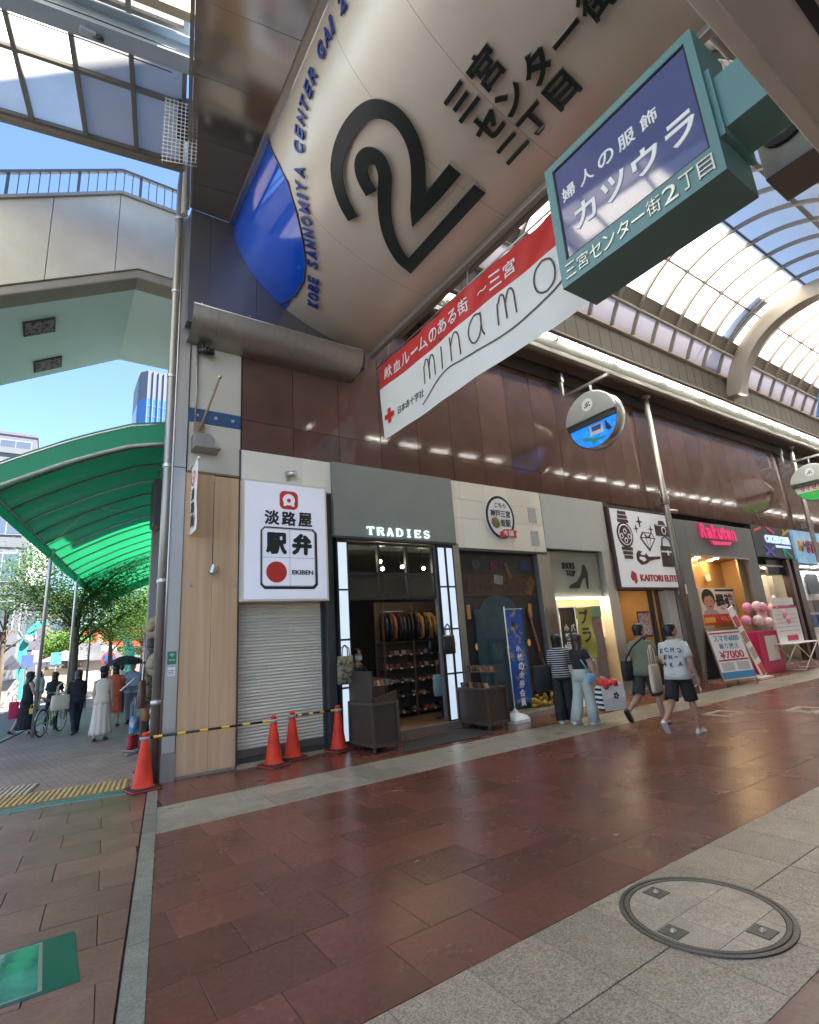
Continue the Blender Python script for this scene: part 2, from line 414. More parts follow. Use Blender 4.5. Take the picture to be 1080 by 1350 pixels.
m_steel_dk = M('weathered_steel', (0.33, 0.305, 0.27), 0.42, metal=0.75, var=0.12, vs=5, stretch=(4, 4, 0.3))
m_white = M('white_paint', (0.74, 0.74, 0.72), 0.45, var=0.05, vs=3)
m_whitepl = M('white_plastic', (0.78, 0.79, 0.80), 0.35, var=0.03, vs=2)
m_black = M('black_paint', (0.015, 0.015, 0.016), 0.4, var=0.2, vs=6)
m_dkgrey = M('charcoal_metal', (0.045, 0.046, 0.048), 0.45, var=0.15, vs=5)
m_rubber = M('black_rubber', (0.022, 0.022, 0.022), 0.75, var=0.25, vs=20, bump=0.2, bs=120)
m_orange = M('orange_red_plastic', (0.66, 0.045, 0.018), 0.55, spec=0.25, var=0.22, vs=7, bump=0.08, bs=30)
m_yellow = M('yellow_tape', (0.80, 0.48, 0.03), 0.5, var=0.1, vs=20)
m_cream = M('cream_panel', (0.52, 0.49, 0.40), 0.55, var=0.06, vs=2, bump=0.05, bs=30)
m_brownpan = M('polished_brown_stone', (0.118, 0.064, 0.051), 0.075, var=0.14, vs=3, rnd=0.14, spec=0.62, rv=0.02)
m_white_tile = M('glazed_white_panel', (0.76, 0.73, 0.63), 0.22, var=0.05, vs=3, rnd=0.03, spec=0.55)
m_greyfascia = M('grey_fascia_paint', (0.215, 0.228, 0.202), 0.6, var=0.07, vs=2.5, bump=0.05, bs=80)
m_wood_dk = M('dark_brown_wood', (0.075, 0.047, 0.033), 0.55, var=0.25, vs=5, stretch=(6, 6, 0.7), bump=0.1, bs=40)
m_glass = M_glass('clear_pane')
m_floorglow = M('lamp_white', (0.9, 0.95, 1.0), 0.4, emit=3.2, ecol=(0.82, 0.92, 1.0))

# pale wood of the corner pier
def wood_mat(name, c1, c2, sx=9.0):
    m = bpy.data.materials.new(name); m.use_nodes = True; nt = m.node_tree; b = nt.nodes['Principled BSDF']; L = nt.links.new
    tc = nn(nt, 'ShaderNodeTexCoord'); mp = nn(nt, 'ShaderNodeMapping'); mp.inputs['Scale'].default_value = (sx, sx, 0.35)
    oi = nn(nt, 'ShaderNodeObjectInfo'); ml = nn(nt, 'ShaderNodeMath', operation='MULTIPLY'); ml.inputs[1].default_value = 40
    va = nn(nt, 'ShaderNodeVectorMath', operation='ADD'); L(oi.outputs['Random'], ml.inputs[0]); L(tc.outputs['Object'], va.inputs[0]); L(ml.outputs[0], va.inputs[1])
    L(va.outputs[0], mp.inputs['Vector'])
    nz = nn(nt, 'ShaderNodeTexNoise'); nz.inputs['Scale'].default_value = 1.0; nz.inputs['Detail'].default_value = 8; nz.inputs['Distortion'].default_value = 0.35
    L(mp.outputs['Vector'], nz.inputs['Vector'])
    rp = nn(nt, 'ShaderNodeValToRGB'); rp.color_ramp.elements[0].position = 0.3; rp.color_ramp.elements[1].position = 0.7
    rp.color_ramp.elements[0].color = (*c1, 1); rp.color_ramp.elements[1].color = (*c2, 1)
    L(nz.outputs['Fac'], rp.inputs['Fac']); L(rp.outputs['Color'], b.inputs['Base Color']); b.inputs['Roughness'].default_value = 0.5
    MATS[name] = m; return m
m_wood = wood_mat('pale_wood_veneer', (0.50, 0.315, 0.170), (0.64, 0.425, 0.245))

# ------------------------------------------------------------------ street axes
SA = math.radians(9.5)
SV = Vector((math.sin(SA), math.cos(SA), 0)); TV = Vector((math.cos(SA), -math.sin(SA), 0))
def sx_left(Y): return 0.39+(Y-3.27)*0.1665        # street-side edge of the threshold
def sx_right(Y): return 0.525+(Y-3.27)*0.1665      # arcade-side edge
YF = 8.465                                          # plane of the shop fronts
XE = 62.0                                           # far end of what is built of the arcade

# ------------------------------------------------------------------ ground
m_asph = M('pale_street', (0.13, 0.125, 0.12), 0.75, var=0.2, vs=0.8, bump=0.2, bs=25)
struct('ground', MB().face([(-600, -600, -0.06), (600, -600, -0.06), (600, 900, -0.06), (-600, 900, -0.06)]), m_asph)
m_pav = M_brick('brick_pavers', (0.43, 0.275, 0.225), (0.31, 0.21, 0.175), (0.12, 0.09, 0.075), 0.21, 0.105, rough=0.6, mort=0.006, rot=-SA+0.02)
street = struct('street_pavement', MB().face([(-14, 8.46, -0.010), (1.6, 8.46, -0.010), (1.6+62*0.1674, 70, -0.010), (-14, 70, -0.010)]), m_pav)
road = struct('road', MB().face([(-14, 15.5, -0.004), (-0.9, 15.6, -0.004), (4.2, 46, -0.004), (3.6, 60, -0.004), (-14, 60, -0.004)]),
              M('light_road', (0.17, 0.155, 0.145), 0.75, var=0.15, vs=1.1, bump=0.15, bs=40))
edge = MB()
for k in range(26):
    y0 = 15.7+k*1.15; edge.obox((-0.88+(y0-15.6)*0.168, y0+0.55, 0.0), TV, SV, (0, 0, 1), 0.11, 1.14, 0.05)
struct('kerb_edging', edge, M('pale_kerb_stone', (0.36, 0.35, 0.33), 0.7, var=0.15, vs=9, bump=0.2, bs=80), bevel=0.008)

# plaza beside the threshold: base sheet + stones
plaza = struct('plaza_floor', MB().face([(-14, -10, -0.022), (sx_left(-10), -10, -0.022), (sx_left(8.46), 8.46, -0.022), (-14, 8.46, -0.022)]), m_grout)
def stone(poly, z0, z1, gap):
    """prism with a small chamfer round its top"""
    cx = sum(p[0] for p in poly)/len(poly); cy = sum(p[1] for p in poly)/len(poly)
    mb = MB(); n = len(poly)
    def inset(g):
        out = []
        for x, y in poly:
            d = math.hypot(x-cx, y-cy); k = max(0.0, (d-g*1.4)/d) if d > 0 else 1; out.append((cx+(x-cx)*k, cy+(y-cy)*k))
        return out
    a = inset(gap); b = inset(gap+0.0025)
    mb.loft([[(x, y, z0) for x, y in a], [(x, y, z1-0.002) for x, y in a], [(x, y, z1) for x, y in b]], caps=True, smooth=False)
    return mb
def lay(name, parent, mat, rows, tile_w, x0, x1, origin, ux, uy, clips, gap=0.0015, jit=0.0012, maxn=300):
    """lay a field of stones in courses; rows = list of (y0, y1, offset)"""
    cache = {}; n = 0
    for (ya, yb, off) in rows:
        k = math.floor((x0-off)/tile_w)
        while off+k*tile_w < x1 and n < maxn:
            xa = max(off+k*tile_w, x0); xb = min(off+(k+1)*tile_w, x1); k += 1
            if xb-xa < 0.03: continue
            P = [(xa, ya), (xb, ya), (xb, yb), (xa, yb)]
            W = [(origin[0]+ux[0]*a+uy[0]*b, origin[1]+ux[1]*a+uy[1]*b) for a, b in P]; Q = W
            for c in clips: Q = clip(Q, *c) if len(Q) > 2 else []
            if len(Q) < 3: continue
            cx = sum(p[0] for p in Q)/len(Q); cy = sum(p[1] for p in Q)/len(Q)
            full = len(Q) == 4 and all(math.hypot(Q[i][0]-W[i][0], Q[i][1]-W[i][1]) < 1e-6 for i in range(4))
            key = (round(xb-xa, 3), round(yb-ya, 3))
            area = abs(sum(Q[i][0]*Q[(i+1) % len(Q)][1]-Q[(i+1) % len(Q)][0]*Q[i][1] for i in range(len(Q))))/2
            if area < 0.01: continue
            if full and key in cache: me = cache[key]
            else:
                me = stone([(p[0]-cx, p[1]-cy) for p in Q], -0.03, 0.0, gap).mesh(name, mat)
                if full: cache[key] = me
            o = link(name, me, parent, (cx, cy, random.uniform(-jit, jit))); n += 1
            o.rotation_euler = (random.uniform(-.0009, .0009), random.uniform(-.0009, .0009), 0)
    return n
B4 = math.radians(4.6); ux = (math.cos(B4), -math.sin(B4)); uy = (math.sin(B4), math.cos(B4))
left_of_sill = ((sx_left(-10), -10), (sx_left(9), 9))
rows = [(1.9+k*0.445, 1.9+(k+1)*0.445, (0.05 if k % 2 else 0.33)) for k in range(15)]
hole = onZ(0, 900).x
lay('plaza_stone', plaza, m_plaza, rows, 0.6, -1.9, 1.6, (0, 0), ux, uy, [left_of_sill, ((5, 8.20), (-5, 8.46))], gap=0.003, jit=0.0018)

# threshold stones
sill = struct('threshold_bed', MB().face([(sx_left(-6)-0.02, -6, -0.02), (sx_right(-6), -6, -0.02), (sx_right(8.2), 8.2, -0.02), (sx_left(8.2)-0.02, 8.2, -0.02)]), m_grout)
ycut = [0.4, 1.3, 2.2, 3.1, 3.95, 4.62, 5.4, 6.2, 6.9, 7.55, 8.15]
for a, b in zip(ycut[:-1], ycut[1:]):
    poly = [(sx_left(a)+0.012, a), (sx_right(a), a), (sx_right(b), b), (sx_left(b)+0.012, b)]
    cx = sum(p[0] for p in poly)/4; cy = sum(p[1] for p in poly)/4
    link('threshold_stone', stone([(p[0]-cx, p[1]-cy) for p in poly], -0.03, 0.004, 0.002).mesh('threshold_stone', m_sill), sill, (cx, cy, 0))

# arcade floor
m_far_floor = M_brick('red_granite_far', (0.150, 0.060, 0.050), (0.19, 0.08, 0.066), (0.07, 0.04, 0.035), 0.6, 0.45, rough=0.30, mort=0.003, bump=0.1)
floor = struct('arcade_floor', MB().face([(sx_right(-6), -6, -0.02), (XE, -6, -0.02), (XE, 12.5, -0.02), (sx_right(12.5), 12.5, -0.02)]), m_red_base)
right_of_sill = ((sx_right(9), 9), (sx_right(-10), -10))
gy = [2.49+0.45*k for k in range(9)]
RW = [(gy[k], gy[k+1], 0.78 if k in (1, 3, 5, 7) else 1.08) for k in range(8)]
lay('red_tile', floor, m_red, RW, 0.6, 0.3, 18.9, (0, 0), (1, 0), (0, 1), [right_of_sill])
RG = [(gy[8], gy[8]+0.515, 0.35), (gy[8]+0.515, gy[8]+1.03, 0.12)]
lay('grey_tile', floor, m_gran2, RG, 0.62, 0.3, 22.0, (0, 0), (1, 0), (0, 1), [right_of_sill])
y3 = gy[8]+1.03
lay('red_border_tile', floor, m_red, [(y3, y3+0.45, 0.2), (y3+0.45, y3+0.9, 0.5), (y3+0.9, y3+1.33, 0.2)], 0.6, 0.9, 18.0, (0, 0), (1, 0), (0, 1), [((1.23, 9), (1.23, 0)), right_of_sill])
RN = [(1.40, 1.945, 2.81), (1.945, 2.49, 2.35)]
MH = Vector((3.235, 2.005, 0)); MR = 0.455
# grey band; stones that meet the round cover are cut back to leave room for its frame
nb = 0
for (ya, yb, off) in RN:
    k = math.floor((0.3-off)/0.47)
    while off+k*0.47 < 12.0:
        xa, xb = off+k*0.47, off+(k+1)*0.47; k += 1
        Q = clip([(xa, ya), (xb, ya), (xb, yb), (xa, yb)], *right_of_sill)
        if len(Q) < 3: continue
        cx = sum(p[0] for p in Q)/len(Q); cy = sum(p[1] for p in Q)/len(Q)
        link('grey_band_tile', stone([(p[0]-cx, p[1]-cy) for p in Q], -0.03, 0.0, 0.0022).mesh('grey_band_tile', m_gran), floor, (cx, cy, random.uniform(-.001, .001)))
lay('red_verge_tile', floor, m_red, [(1.40-0.45*(k+1), 1.40-0.45*k, 0.3*(k % 2)) for k in range(3)], 0.6, 0.3, 10.0, (0, 0), (1, 0), (0, 1), [right_of_sill])
struct('arcade_floor_beyond', MB().box(18.9, gy[0], -0.018, XE, gy[8], -0.003).box(22.0, gy[8], -0.018, XE, y3, -0.0035).box(18.0, y3, -0.018, XE, 8.44, -0.004), m_far_floor)

# round access cover with stone inlay
mh = thing('manhole_cover', 'large round manhole cover with dark iron ring and pale granite inlay', 'manhole', MH)
ring = MB()
prof = [(MR-0.058, -0.01), (MR-0.056, 0.007), (MR-0.034, 0.0085), (MR-0.031, 0.003), (MR-0.027, 0.003), (MR-0.024, 0.0085), (MR-0.002, 0.007), (MR, -0.01)]
ring.lathe(prof, n=72, caps=False, smooth=False); part('iron_ring', ring, m_iron, mh)
part('bed', MB().lathe([(MR-0.05, -0.02), (MR-0.05, 0.0022)], n=60), m_grout, mh)
m_inlay = wear(M('pale_granite_inlay', (0.25, 0.205, 0.15), 0.42, var=0.1, vs=120, col2=(0.46, 0.39, 0.295), thr=(0.36, 0.62), rnd=0.06, bump=0.06, bs=260, detail=2), 3.0, .78, 1.12, .06, 9, .7)
circ = [((MR-0.062)*math.cos(2*pi*k/64), (MR-0.062)*math.sin(2*pi*k/64)) for k in range(64)]
cutsx = [-9, -0.155, 0.145, 9]; cutsy = [-9, -0.24, 0.065, 9]
for i in range(3):
    for j in range(3):
        Q = circ
        for a, b in (((cutsx[i]+.0015, 9), (cutsx[i]+.0015, -9)), ((cutsx[i+1]-.0015, -9), (cutsx[i+1]-.0015, 9)), ((-9, cutsy[j]+.0015), (9, cutsy[j]+.0015)), ((9, cutsy[j+1]-.0015), (-9, cutsy[j+1]-.0015))):
            Q = clip(Q, a, b) if len(Q) > 2 else []
        if len(Q) > 2: part('inlay_stone', MB().prism(Q, 0.0, 0.0055), m_inlay, mh)
for px, py in ((0.015, 0.30), (-0.345, -0.005), (0.015, -0.305)):
    if math.hypot(px, py) > MR-0.12: px, py = px*0.93, py*0.93
    pl = part('lifting_plate', MB().box(px-.058, py-.058, 0.002, px+.058, py+.058, 0.0095), m_iron, mh, bevel=0.002)
    part('lifting_stud', MB().lathe([(0.018, 0), (0.018, 0.004), (0.010, 0.006), (0.009, 0.012), (0.001, 0.013)], (px, py, 0.0095), n=14), m_steel, pl)

# square inspection covers let into the red stones
def cover(cx, cy, label):
    t = thing('inspection_cover', label, 'floor cover', (cx, cy, 0), group='square floor covers')
    fr = MB()
    for (a, b, c, d) in ((-.33, -.27, .33, -.25), (-.33, .25, .33, .27), (-.33, -.25, -.31, .25), (.31, -.25, .33, .25)): fr.box(a, b, -.002, c, d, .006)
    part('frame', fr, m_steel_dk, t); part('inlay', MB().box(-.31, -.25, -.002, .31, .25, .0045), m_gran, t)
    c2 = MB()
    for (a, b, c, d) in ((-.22, -.17, .22, -.155), (-.22, .155, .22, .17), (-.22, -.155, -.205, .155), (.205, -.155, .22, .155)): c2.box(a, b, .004, c, d, .0075)
    part('inner_frame', c2, m_steel_dk, t); part('centre_stone', MB().box(-.205, -.155, .004, .205, .155, .0062), m_red, t)
cover(10.26, 5.27, 'square floor cover with stone inlay just right of the walking men')
cover(11.25, 4.33, 'square floor cover nearest the right edge of the picture')

# lit floor panel let into the plaza
fp = thing('floor_display', 'green framed glass panel set flush into the brown plaza stones', 'floor panel', (-0.02, 4.08, 0))
m_green = M('green_enamel', (0.016, 0.085, 0.058), 0.3, var=0.15, vs=8)
part('frame', MB().box(-0.62, -0.33, -0.012, 0.30, 0.33, 0.003), m_green, fp, bevel=0.002)
part('steel_edge', MB().box(-0.60, -0.30, 0.0, 0.135, 0.30, 0.005), m_steel, fp)
part('glass', MB().box(-0.59, -0.285, 0.002, 0.115, 0.285, 0.0065), M('green_back_glass', (0.022, 0.10, 0.075), 0.05, var=0.5, vs=3.5, col2=(0.07, 0.22, 0.17), spec=0.8, emit=0.01, ecol=(0.12, 0.55, 0.38)), fp)

# drain strip and tactile paving at the mouth of the street
dr = thing('drain_channel', 'green slotted drain strip between plaza and brick street', 'drain', (-0.02, 8.45, 0))
part('grate', MB().obox((0, -0.02, 0.0), (0.991, -0.135, 0), (0.135, 0.991, 0), (0, 0, 1), 2.1, 0.16, 0.012), M('green_grate', (0.05, 0.20, 0.12), 0.5, var=0.25, vs=14), dr)
part('rim', MB().obox((0, -0.13, 0.0), (0.991, -0.135, 0), (0.135, 0.991, 0), (0, 0, 1), 2.1, 0.03, 0.016), M('blue_grey_rim', (0.18, 0.25, 0.29), 0.5), dr)
tp = thing('tactile_paving', 'yellow ribbed tactile paving across the mouth of the street', 'tactile paving', (0.35, 8.95, 0))
m_tac = M('tactile_yellow', (0.62, 0.42, 0.15), 0.6, var=0.15, vs=9, rnd=0.08); m_tac2 = M('tactile_cream', (0.56, 0.47, 0.33), 0.6, var=0.15, vs=9, rnd=0.08)
dU = Vector((0.985, -0.17, 0)); dV = Vector((0.17, 0.985, 0))
part('base', MB().obox((-0.15, -0.02, -0.004), dU, dV, (0, 0, 1), 1.75, 0.66, 0.02), M('tactile_bed', (0.27, 0.20, 0.11), 0.7, var=0.2, vs=10), tp)
bar = MB().obox((0, 0, 0), (1, 0, 0), (0, 1, 0), (0, 0, 1), 0.035, 0.62, 0.012).mesh('rib', m_tac)
for k in range(26):
    o = link('rib', bar, tp, Vector((-0.15, -0.02, 0.011))+dU*(-0.82+k*0.066)); o.rotation_euler = (0, 0, -0.17)
tq = thing('tactile_paving', 'cream ribbed tactile paving at the left edge of the picture', 'tactile paving', (-0.55, 9.75, 0))
part('base', MB().obox((-0.1, 0, -0.004), dU, dV, (0, 0, 1), 1.3, 0.72, 0.02), MATS['tactile_bed'], tq)
bar2 = MB().obox((0, 0, 0), (1, 0, 0), (0, 1, 0), (0, 0, 1), 0.035, 0.68, 0.012).mesh('rib', m_tac2)
for k in range(19):
    o = link('rib', bar2, tq, Vector((-0.1, 0, 0.011))+dU*(-0.6+k*0.067)); o.rotation_euler = (0, 0, -0.17)
# ------------------------------------------------------------------ the long building with the shop fronts
bld = thing('arcade_building', 'long building with polished brown stone wall above the row of shops', 'building', (1.5, 8.5, 0))
m_wallplain = M('plain_render', (0.30, 0.29, 0.27), 0.8, var=0.1, vs=1)
bx0 = 1.62
body = MB().prism([(bx0, 8.60), (XE, 8.60), (XE, 16), (bx0+7.4*0.1674, 16)], 5.06, 9.4).prism([(bx0+7.4*0.1674, 16.01), (XE, 16.01), (XE, 30), (bx0+21.4*0.1674, 30)], 5.06, 6.6)
part('upper_wall', body, m_wallplain, bld, True)
part('side_wall', MB().prism([(1.56, 8.58), (1.72, 8.58), (1.72+24*0.1674, 32.4), (1.56+24*0.1674, 32.4)], 0, 5.05), m_wallplain, bld, True)
part('back_wall', MB().box(1.8, 13.2, 0, XE, 13.4, 5.05), m_wallplain, bld, True)
# polished stone cladding, one slab at a time
xs = [2.46]
while xs[-1] < 60: xs.append(xs[-1]+0.935)
zr = [5.02, 5.575, 8.34]
cache = {}
for i in range(len(xs)-1):
    for j in range(2):
        k = j
        if k not in cache:
            hz = zr[j+1]-zr[j]; cache[k] = MB().box(-0.4675+.005, -0.02, -hz/2+.004, 0.4675-.005, 0.02, hz/2-.004).mesh('stone_slab', m_brownpan)
        if xs[i] > 27 and j == 0: pass
        o = link('stone_slab', cache[k], bld, Vector((xs[i]+0.4675, YF+0.02, (zr[j]+zr[j+1])/2))-bld.location)
        o.rotation_euler = (random.uniform(-.0016, .0016), 0, random.uniform(-.0018, .0018))
part('cladding_back', MB().box(2.45, YF+0.045, 5.0, XE, 8.59, 8.9), m_black, bld, True)
part('head_band', MB().box(2.46, YF-0.03, 8.35, XE, YF+0.04, 8.78), M('dark_bronze_band', (0.035, 0.026, 0.022), 0.5, var=0.1), bld, True)
# cream pier above the wood panels
part('cream_panel', MB().box(1.60, YF-0.015, 5.62, 2.435, 8.56, 7.02), m_cream, bld, True, bevel=0.004)
part('cream_panel', MB().box(1.60, YF-0.015, 4.53, 2.435, 8.56, 5.37), m_cream, bld, True, bevel=0.004)
bb = part('blue_band', MB().box(1.60, YF-0.022, 5.375, 2.435, 8.56, 5.615), M('blue_enamel', (0.028, 0.085, 0.19), 0.4, var=0.1), bld, True, bevel=0.003)
for x in (1.72, 2.02, 2.30): part('bolt', MB().lathe([(0.028, 0), (0.028, 0.012), (0.018, 0.016), (0.008, 0.008), (0.001, 0.008)], (x, YF-0.022, 5.495), n=14, axis=(0, -1, 0)), m_steel, bb, True)
part('wood_panel', MB().box(1.585, YF-0.02, 0.035, 2.02, 8.57, 4.49), m_wood, bld, True, bevel=0.003)
part('wood_panel', MB().box(2.024, YF-0.024, 0.035, 2.415, 8.57, 4.475), m_wood, bld, True, bevel=0.003)
part('wood_panel_capping', MB().box(1.585, YF-0.035, 4.493, 2.42, 8.57, 4.525), M('wood_capping', (0.26, 0.15, 0.085), 0.5), bld, True)
part('pier_plinth', MB().box(1.58, YF-0.005, -0.015, 2.42, 8.57, 0.034), m_gran2, bld, True)
part('pier_return', MB().box(2.418, YF-0.02, 0, 2.445, 9.0, 5.01), m_dkgrey, bld, True)
# steel corner column
part('corner_column', MB().box(1.395, YF-0.05, 0.36, 1.575, 8.60, 9.3), m_steel, bld, True, bevel=0.006)
part('column_base', MB().box(1.385, YF-0.06, -0.01, 1.58, 8.61, 0.36), m_steel_dk, bld, True, bevel=0.004)
part('column_joint', MB().box(1.390, YF-0.055, 4.54, 1.58, 8.605, 4.555), m_dkgrey, bld, True)
# small white fascia over the shuttered shop
for a, b in ((2.455, 3.545), (3.55, 4.115)):
    part('fascia_panel', MB().box(a, YF-0.01, 4.40, b, 8.56, 5.012), m_white_tile, bld, True, bevel=0.003)
# service pipes up the corner
rp = thing('downpipe', 'grey steel downpipe climbing the street corner of the building', 'pipe', (1.31, 8.44, 0))
part('pipe', MB().tube([(0, 0, -0.02), (0, 0, 4.6), (0, 0, 9.9), (0.02, 0, 10.25), (0.07, 0, 10.42)], 0.062, 14), m_steel_dk, rp)
for z in (1.05, 2.75, 4.55, 6.1, 7.7, 9.2): part('pipe_clamp', MB().lathe([(0.07, -0.03), (0.074, -0.025), (0.074, 0.025), (0.07, 0.03)], (0, 0, z), 14).box(0.03, -0.012, z-0.015, 0.1, 0.012, z+0.015), m_steel, rp)
r2 = thing('conduit', 'thin cable conduit beside the steel downpipe', 'pipe', (1.375, 8.40, 0))
part('tube', MB().tube([(0, 0, 0), (0, 0, 3.1), (0.004, 0, 6.5), (0, 0, 9.4)], 0.018, 8), m_steel, r2)
part('cable', MB().tube([(-0.03, 0.03, 0), (-0.025, 0.03, 2.2), (-0.034, 0.03, 4.8), (-0.025, 0.03, 7.2), (-0.03, 0.03, 9.4)], 0.014, 6), m_dkgrey, r2)
r3 = thing('downpipe', 'short pale pipe with elbow beside the wire guard under the street roof', 'pipe', (1.36, 8.30, 9.2))
part('pipe', MB().tube([(0, 0, 0), (0, 0, 2.3), (0.01, -.01, 2.5), (0.08, -0.03, 2.6), (0.2, -0.05, 2.6)], 0.055, 12), M('pale_grey_paint', (0.48, 0.47, 0.43), 0.5, var=0.1), r3)

# wall stickers
stk = thing('wall_sticker', 'green wireless access sticker on the steel corner column', 'sticker', (1.485, YF-0.053, 1.66))
m_stg = M('sticker_green', (0.02, 0.20, 0.11), 0.5); m_prw = M('print_white', (0.8, 0.8, 0.8), 0.6)
part('card', MB().box(-0.06, -0.002, -0.11, 0.06, 0.0, 0.07), m_stg, stk)
ar = MB()
for r in (0.018, 0.034, 0.05):
    for k in range(6):
        g0 = math.radians(45+15*k); g1 = math.radians(60+15*k)
        ar.face([((r-.006)*math.cos(g0), -0.004, (r-.006)*math.sin(g0)-0.01), (r*math.cos(g0), -0.004, r*math.sin(g0)-0.01), (r*math.cos(g1), -0.004, r*math.sin(g1)-0.01), ((r-.006)*math.cos(g1), -0.004, (r-.006)*math.sin(g1)-0.01)])
part('arc_mark', ar, m_prw, stk)
part('text_lines', MB().text('Wi-Fi', (0, -0.004, -0.05), h=0.025, ext=0.001), m_prw, stk)
stw = thing('wall_sticker', 'small white notice below the green sticker on the steel column', 'sticker', (1.485, YF-0.053, 1.45))
part('card', MB().box(-0.05, -0.002, -0.06, 0.05, 0.0, 0.06), m_prw, stw)
part('text_lines', MB().box(-0.04, -0.004, 0.01, 0.04, -0.002, 0.018).box(-0.04, -0.004, -0.012, 0.03, -0.002, -0.004).box(-0.04, -0.004, -0.036, 0.04, -0.002, -0.028), m_dkgrey, stw)

# hanging vertical sign on the wood panel
def rounded(w, h, r, n=6):
    pts = []
    for cx, cy, a0 in ((w/2-r, h/2-r, 0), (-w/2+r, h/2-r, 90), (-w/2+r, -h/2+r, 180), (w/2-r, -h/2+r, 270)):
        for k in range(n+1): a = math.radians(a0+90*k/n); pts.append((cx+r*math.cos(a), cy+r*math.sin(a)))
    return pts
m_redp = M('print_red', (0.60, 0.035, 0.028), 0.5); m_blk = M('print_black', (0.012, 0.012, 0.013), 0.5)
vs_ = thing('hanging_banner', 'narrow white vertical shop banner on a rod at the wood pier', 'banner', (1.66, YF-0.02, 3.45))
part('rod', MB().tube([(0.0, 0.02, 1.11), (0.0, -0.52, 1.11)], 0.014, 8).ball((0, -0.54, 1.11), 0.026), m_white, vs_)
part('cloth', MB().grid(lambda u, v: (0.012*math.sin(v*9)*(1-v)+0.004*math.sin(u*6), -0.06-0.42*u, 1.10*v), 6, 24), M('white_cloth', (0.72, 0.72, 0.70), 0.8, var=0.05), vs_)
part('emblem', MB().lathe([(0.075, 0), (0.10, 0), (0.10, .002), (0.075, .002)], (-0.016, -0.27, 0.86), 24, axis=(-1, 0, 0), sy=1.3, caps=False).lathe([(0.001, 0), (0.025, 0), (0.025, .002)], (-0.016, -0.27, 0.86), 12, axis=(-1, 0, 0)), m_redp, vs_)
for k, ch in enumerate('淡路屋'):
    part('letter', MB().text(ch, (-0.018, -0.27, 0.60-0.21*k), (0, -1, 0), (0, 0, 1), h=0.17, ext=0.001, bold=0.03), m_blk, vs_)
part('lower_bracket', MB().tube([(0, 0.02, 0.02), (0, -0.10, 0.02)], 0.01, 6), m_white, vs_)
wl = thing('wall_lamp', 'small steel cylinder lamp on the wood pier', 'lamp', (2.02, YF-0.03, 2.93))
part('cylinder', MB().lathe([(0.05, -0.07), (0.052, -0.06), (0.052, 0.06), (0.05, 0.07)], (0, -0.06, 0), 18, axis=(0.3, 0, 1)), m_steel, wl)
part('mount', MB().box(-0.03, -0.05, -0.03, 0.03, 0.0, 0.03), m_steel, wl); part('cable', MB().tube([(0, 0, 0.03), (0, 0, 1.45)], 0.004, 5), m_dkgrey, wl)
for x in (1.70, 2.34):
    hk = solo('wall_hook', MB().tube([(0, 0, 0.05), (0, -0.02, 0.03), (0, -0.02, -0.02), (0.01, -0.03, -0.05)], 0.008, 6), m_steel, 'small metal hook on the pale wood pier', 'hook', 'hooks on the wood pier', loc=(x, YF-0.03, 2.72))
# flag pole, junction box, camera on the cream pier
fpz = thing('flag_pole', 'slanted bare wooden flag pole with gilt knob on the cream pier', 'flag pole', (1.75, YF-0.03, 5.20))
part('socket', MB().box(-0.08, -0.05, -0.14, 0.08, 0.0, 0.16), M('rusty_plate', (0.27, 0.19, 0.12), 0.8, var=0.4, vs=30), fpz, bevel=0.004)
p0 = Vector((0, -0.06, 0)); p1 = onY(290, 497, 8.05)-fpz.location
part('pole', MB().tube([p0, p0.lerp(p1, 0.5), p1], 0.019, 8), M('old_pole_wood', (0.30, 0.19, 0.12), 0.6, var=0.2, vs=12), fpz)
part('knob', MB().ball(p1, 0.035), M('gilt', (0.55, 0.42, 0.22), 0.35, metal=0.7), fpz)
part('hook', MB().tube([p0.lerp(p1, .72), p0.lerp(p1, .72)+Vector((-.05, -.02, .03))], 0.006, 5).tube([p0.lerp(p1, .62), p0.lerp(p1, .62)+Vector((.04, -.02, .02))], 0.006, 5), m_steel_dk, fpz)
jb = thing('flood_light', 'grey boxy floodlight fixture under the flag pole', 'light fixture', (1.80, YF-0.02, 4.98))
part('housing', MB().prism([(-0.16, -0.13), (0.16, -0.13), (0.16, 0.06), (0.10, 0.12), (-0.16, 0.12)], -0.22, -0.02, lambda a, b, h: (a, h, b)), m_steel_dk, jb, bevel=0.006)
part('visor', MB().box(-0.16, -0.34, -0.155, 0.24, -0.02, -0.133), m_steel_dk, jb)
cc = thing('security_camera', 'pair of black security cameras below the curved metal trough', 'camera', (1.76, YF-0.05, 6.66))
part('pole', MB().tube([(-0.07, 0, -1.45), (-0.07, 0, 0.28)], 0.02, 8), m_steel_dk, cc)
part('bracket', MB().tube([(-0.07, 0, 0.2), (0.0, -0.06, 0.12), (0.0, -0.06, 0.02)], 0.022, 8), m_black, cc)
for dx, dy, dz in ((0.10, -0.12, -0.02), (0.02, -0.16, -0.03)):
    cb = part('camera_body', MB().tube([(dx-0.08, dy+0.1, dz+0.02), (dx+0.04, dy-0.03, dz-0.02)], [0.05, 0.06], 12), m_black, cc)
    part('lens', MB().ball((dx+0.045, dy-0.035, dz-0.022), 0.03), M('lens_glass', (0.02, 0.02, 0.03), 0.05), cb)
pj = thing('spot_camera', 'small silver camera on the white fascia over the shuttered shop', 'camera', (3.30, YF-0.02, 4.60))
part('body', MB().tube([(-0.05, -0.02, 0.06), (0.06, -0.16, 0.04)], 0.055, 12), m_steel, pj); part('mount', MB().box(-0.06, -0.05, -0.06, 0.0, 0.0, 0.05), m_steel, pj)

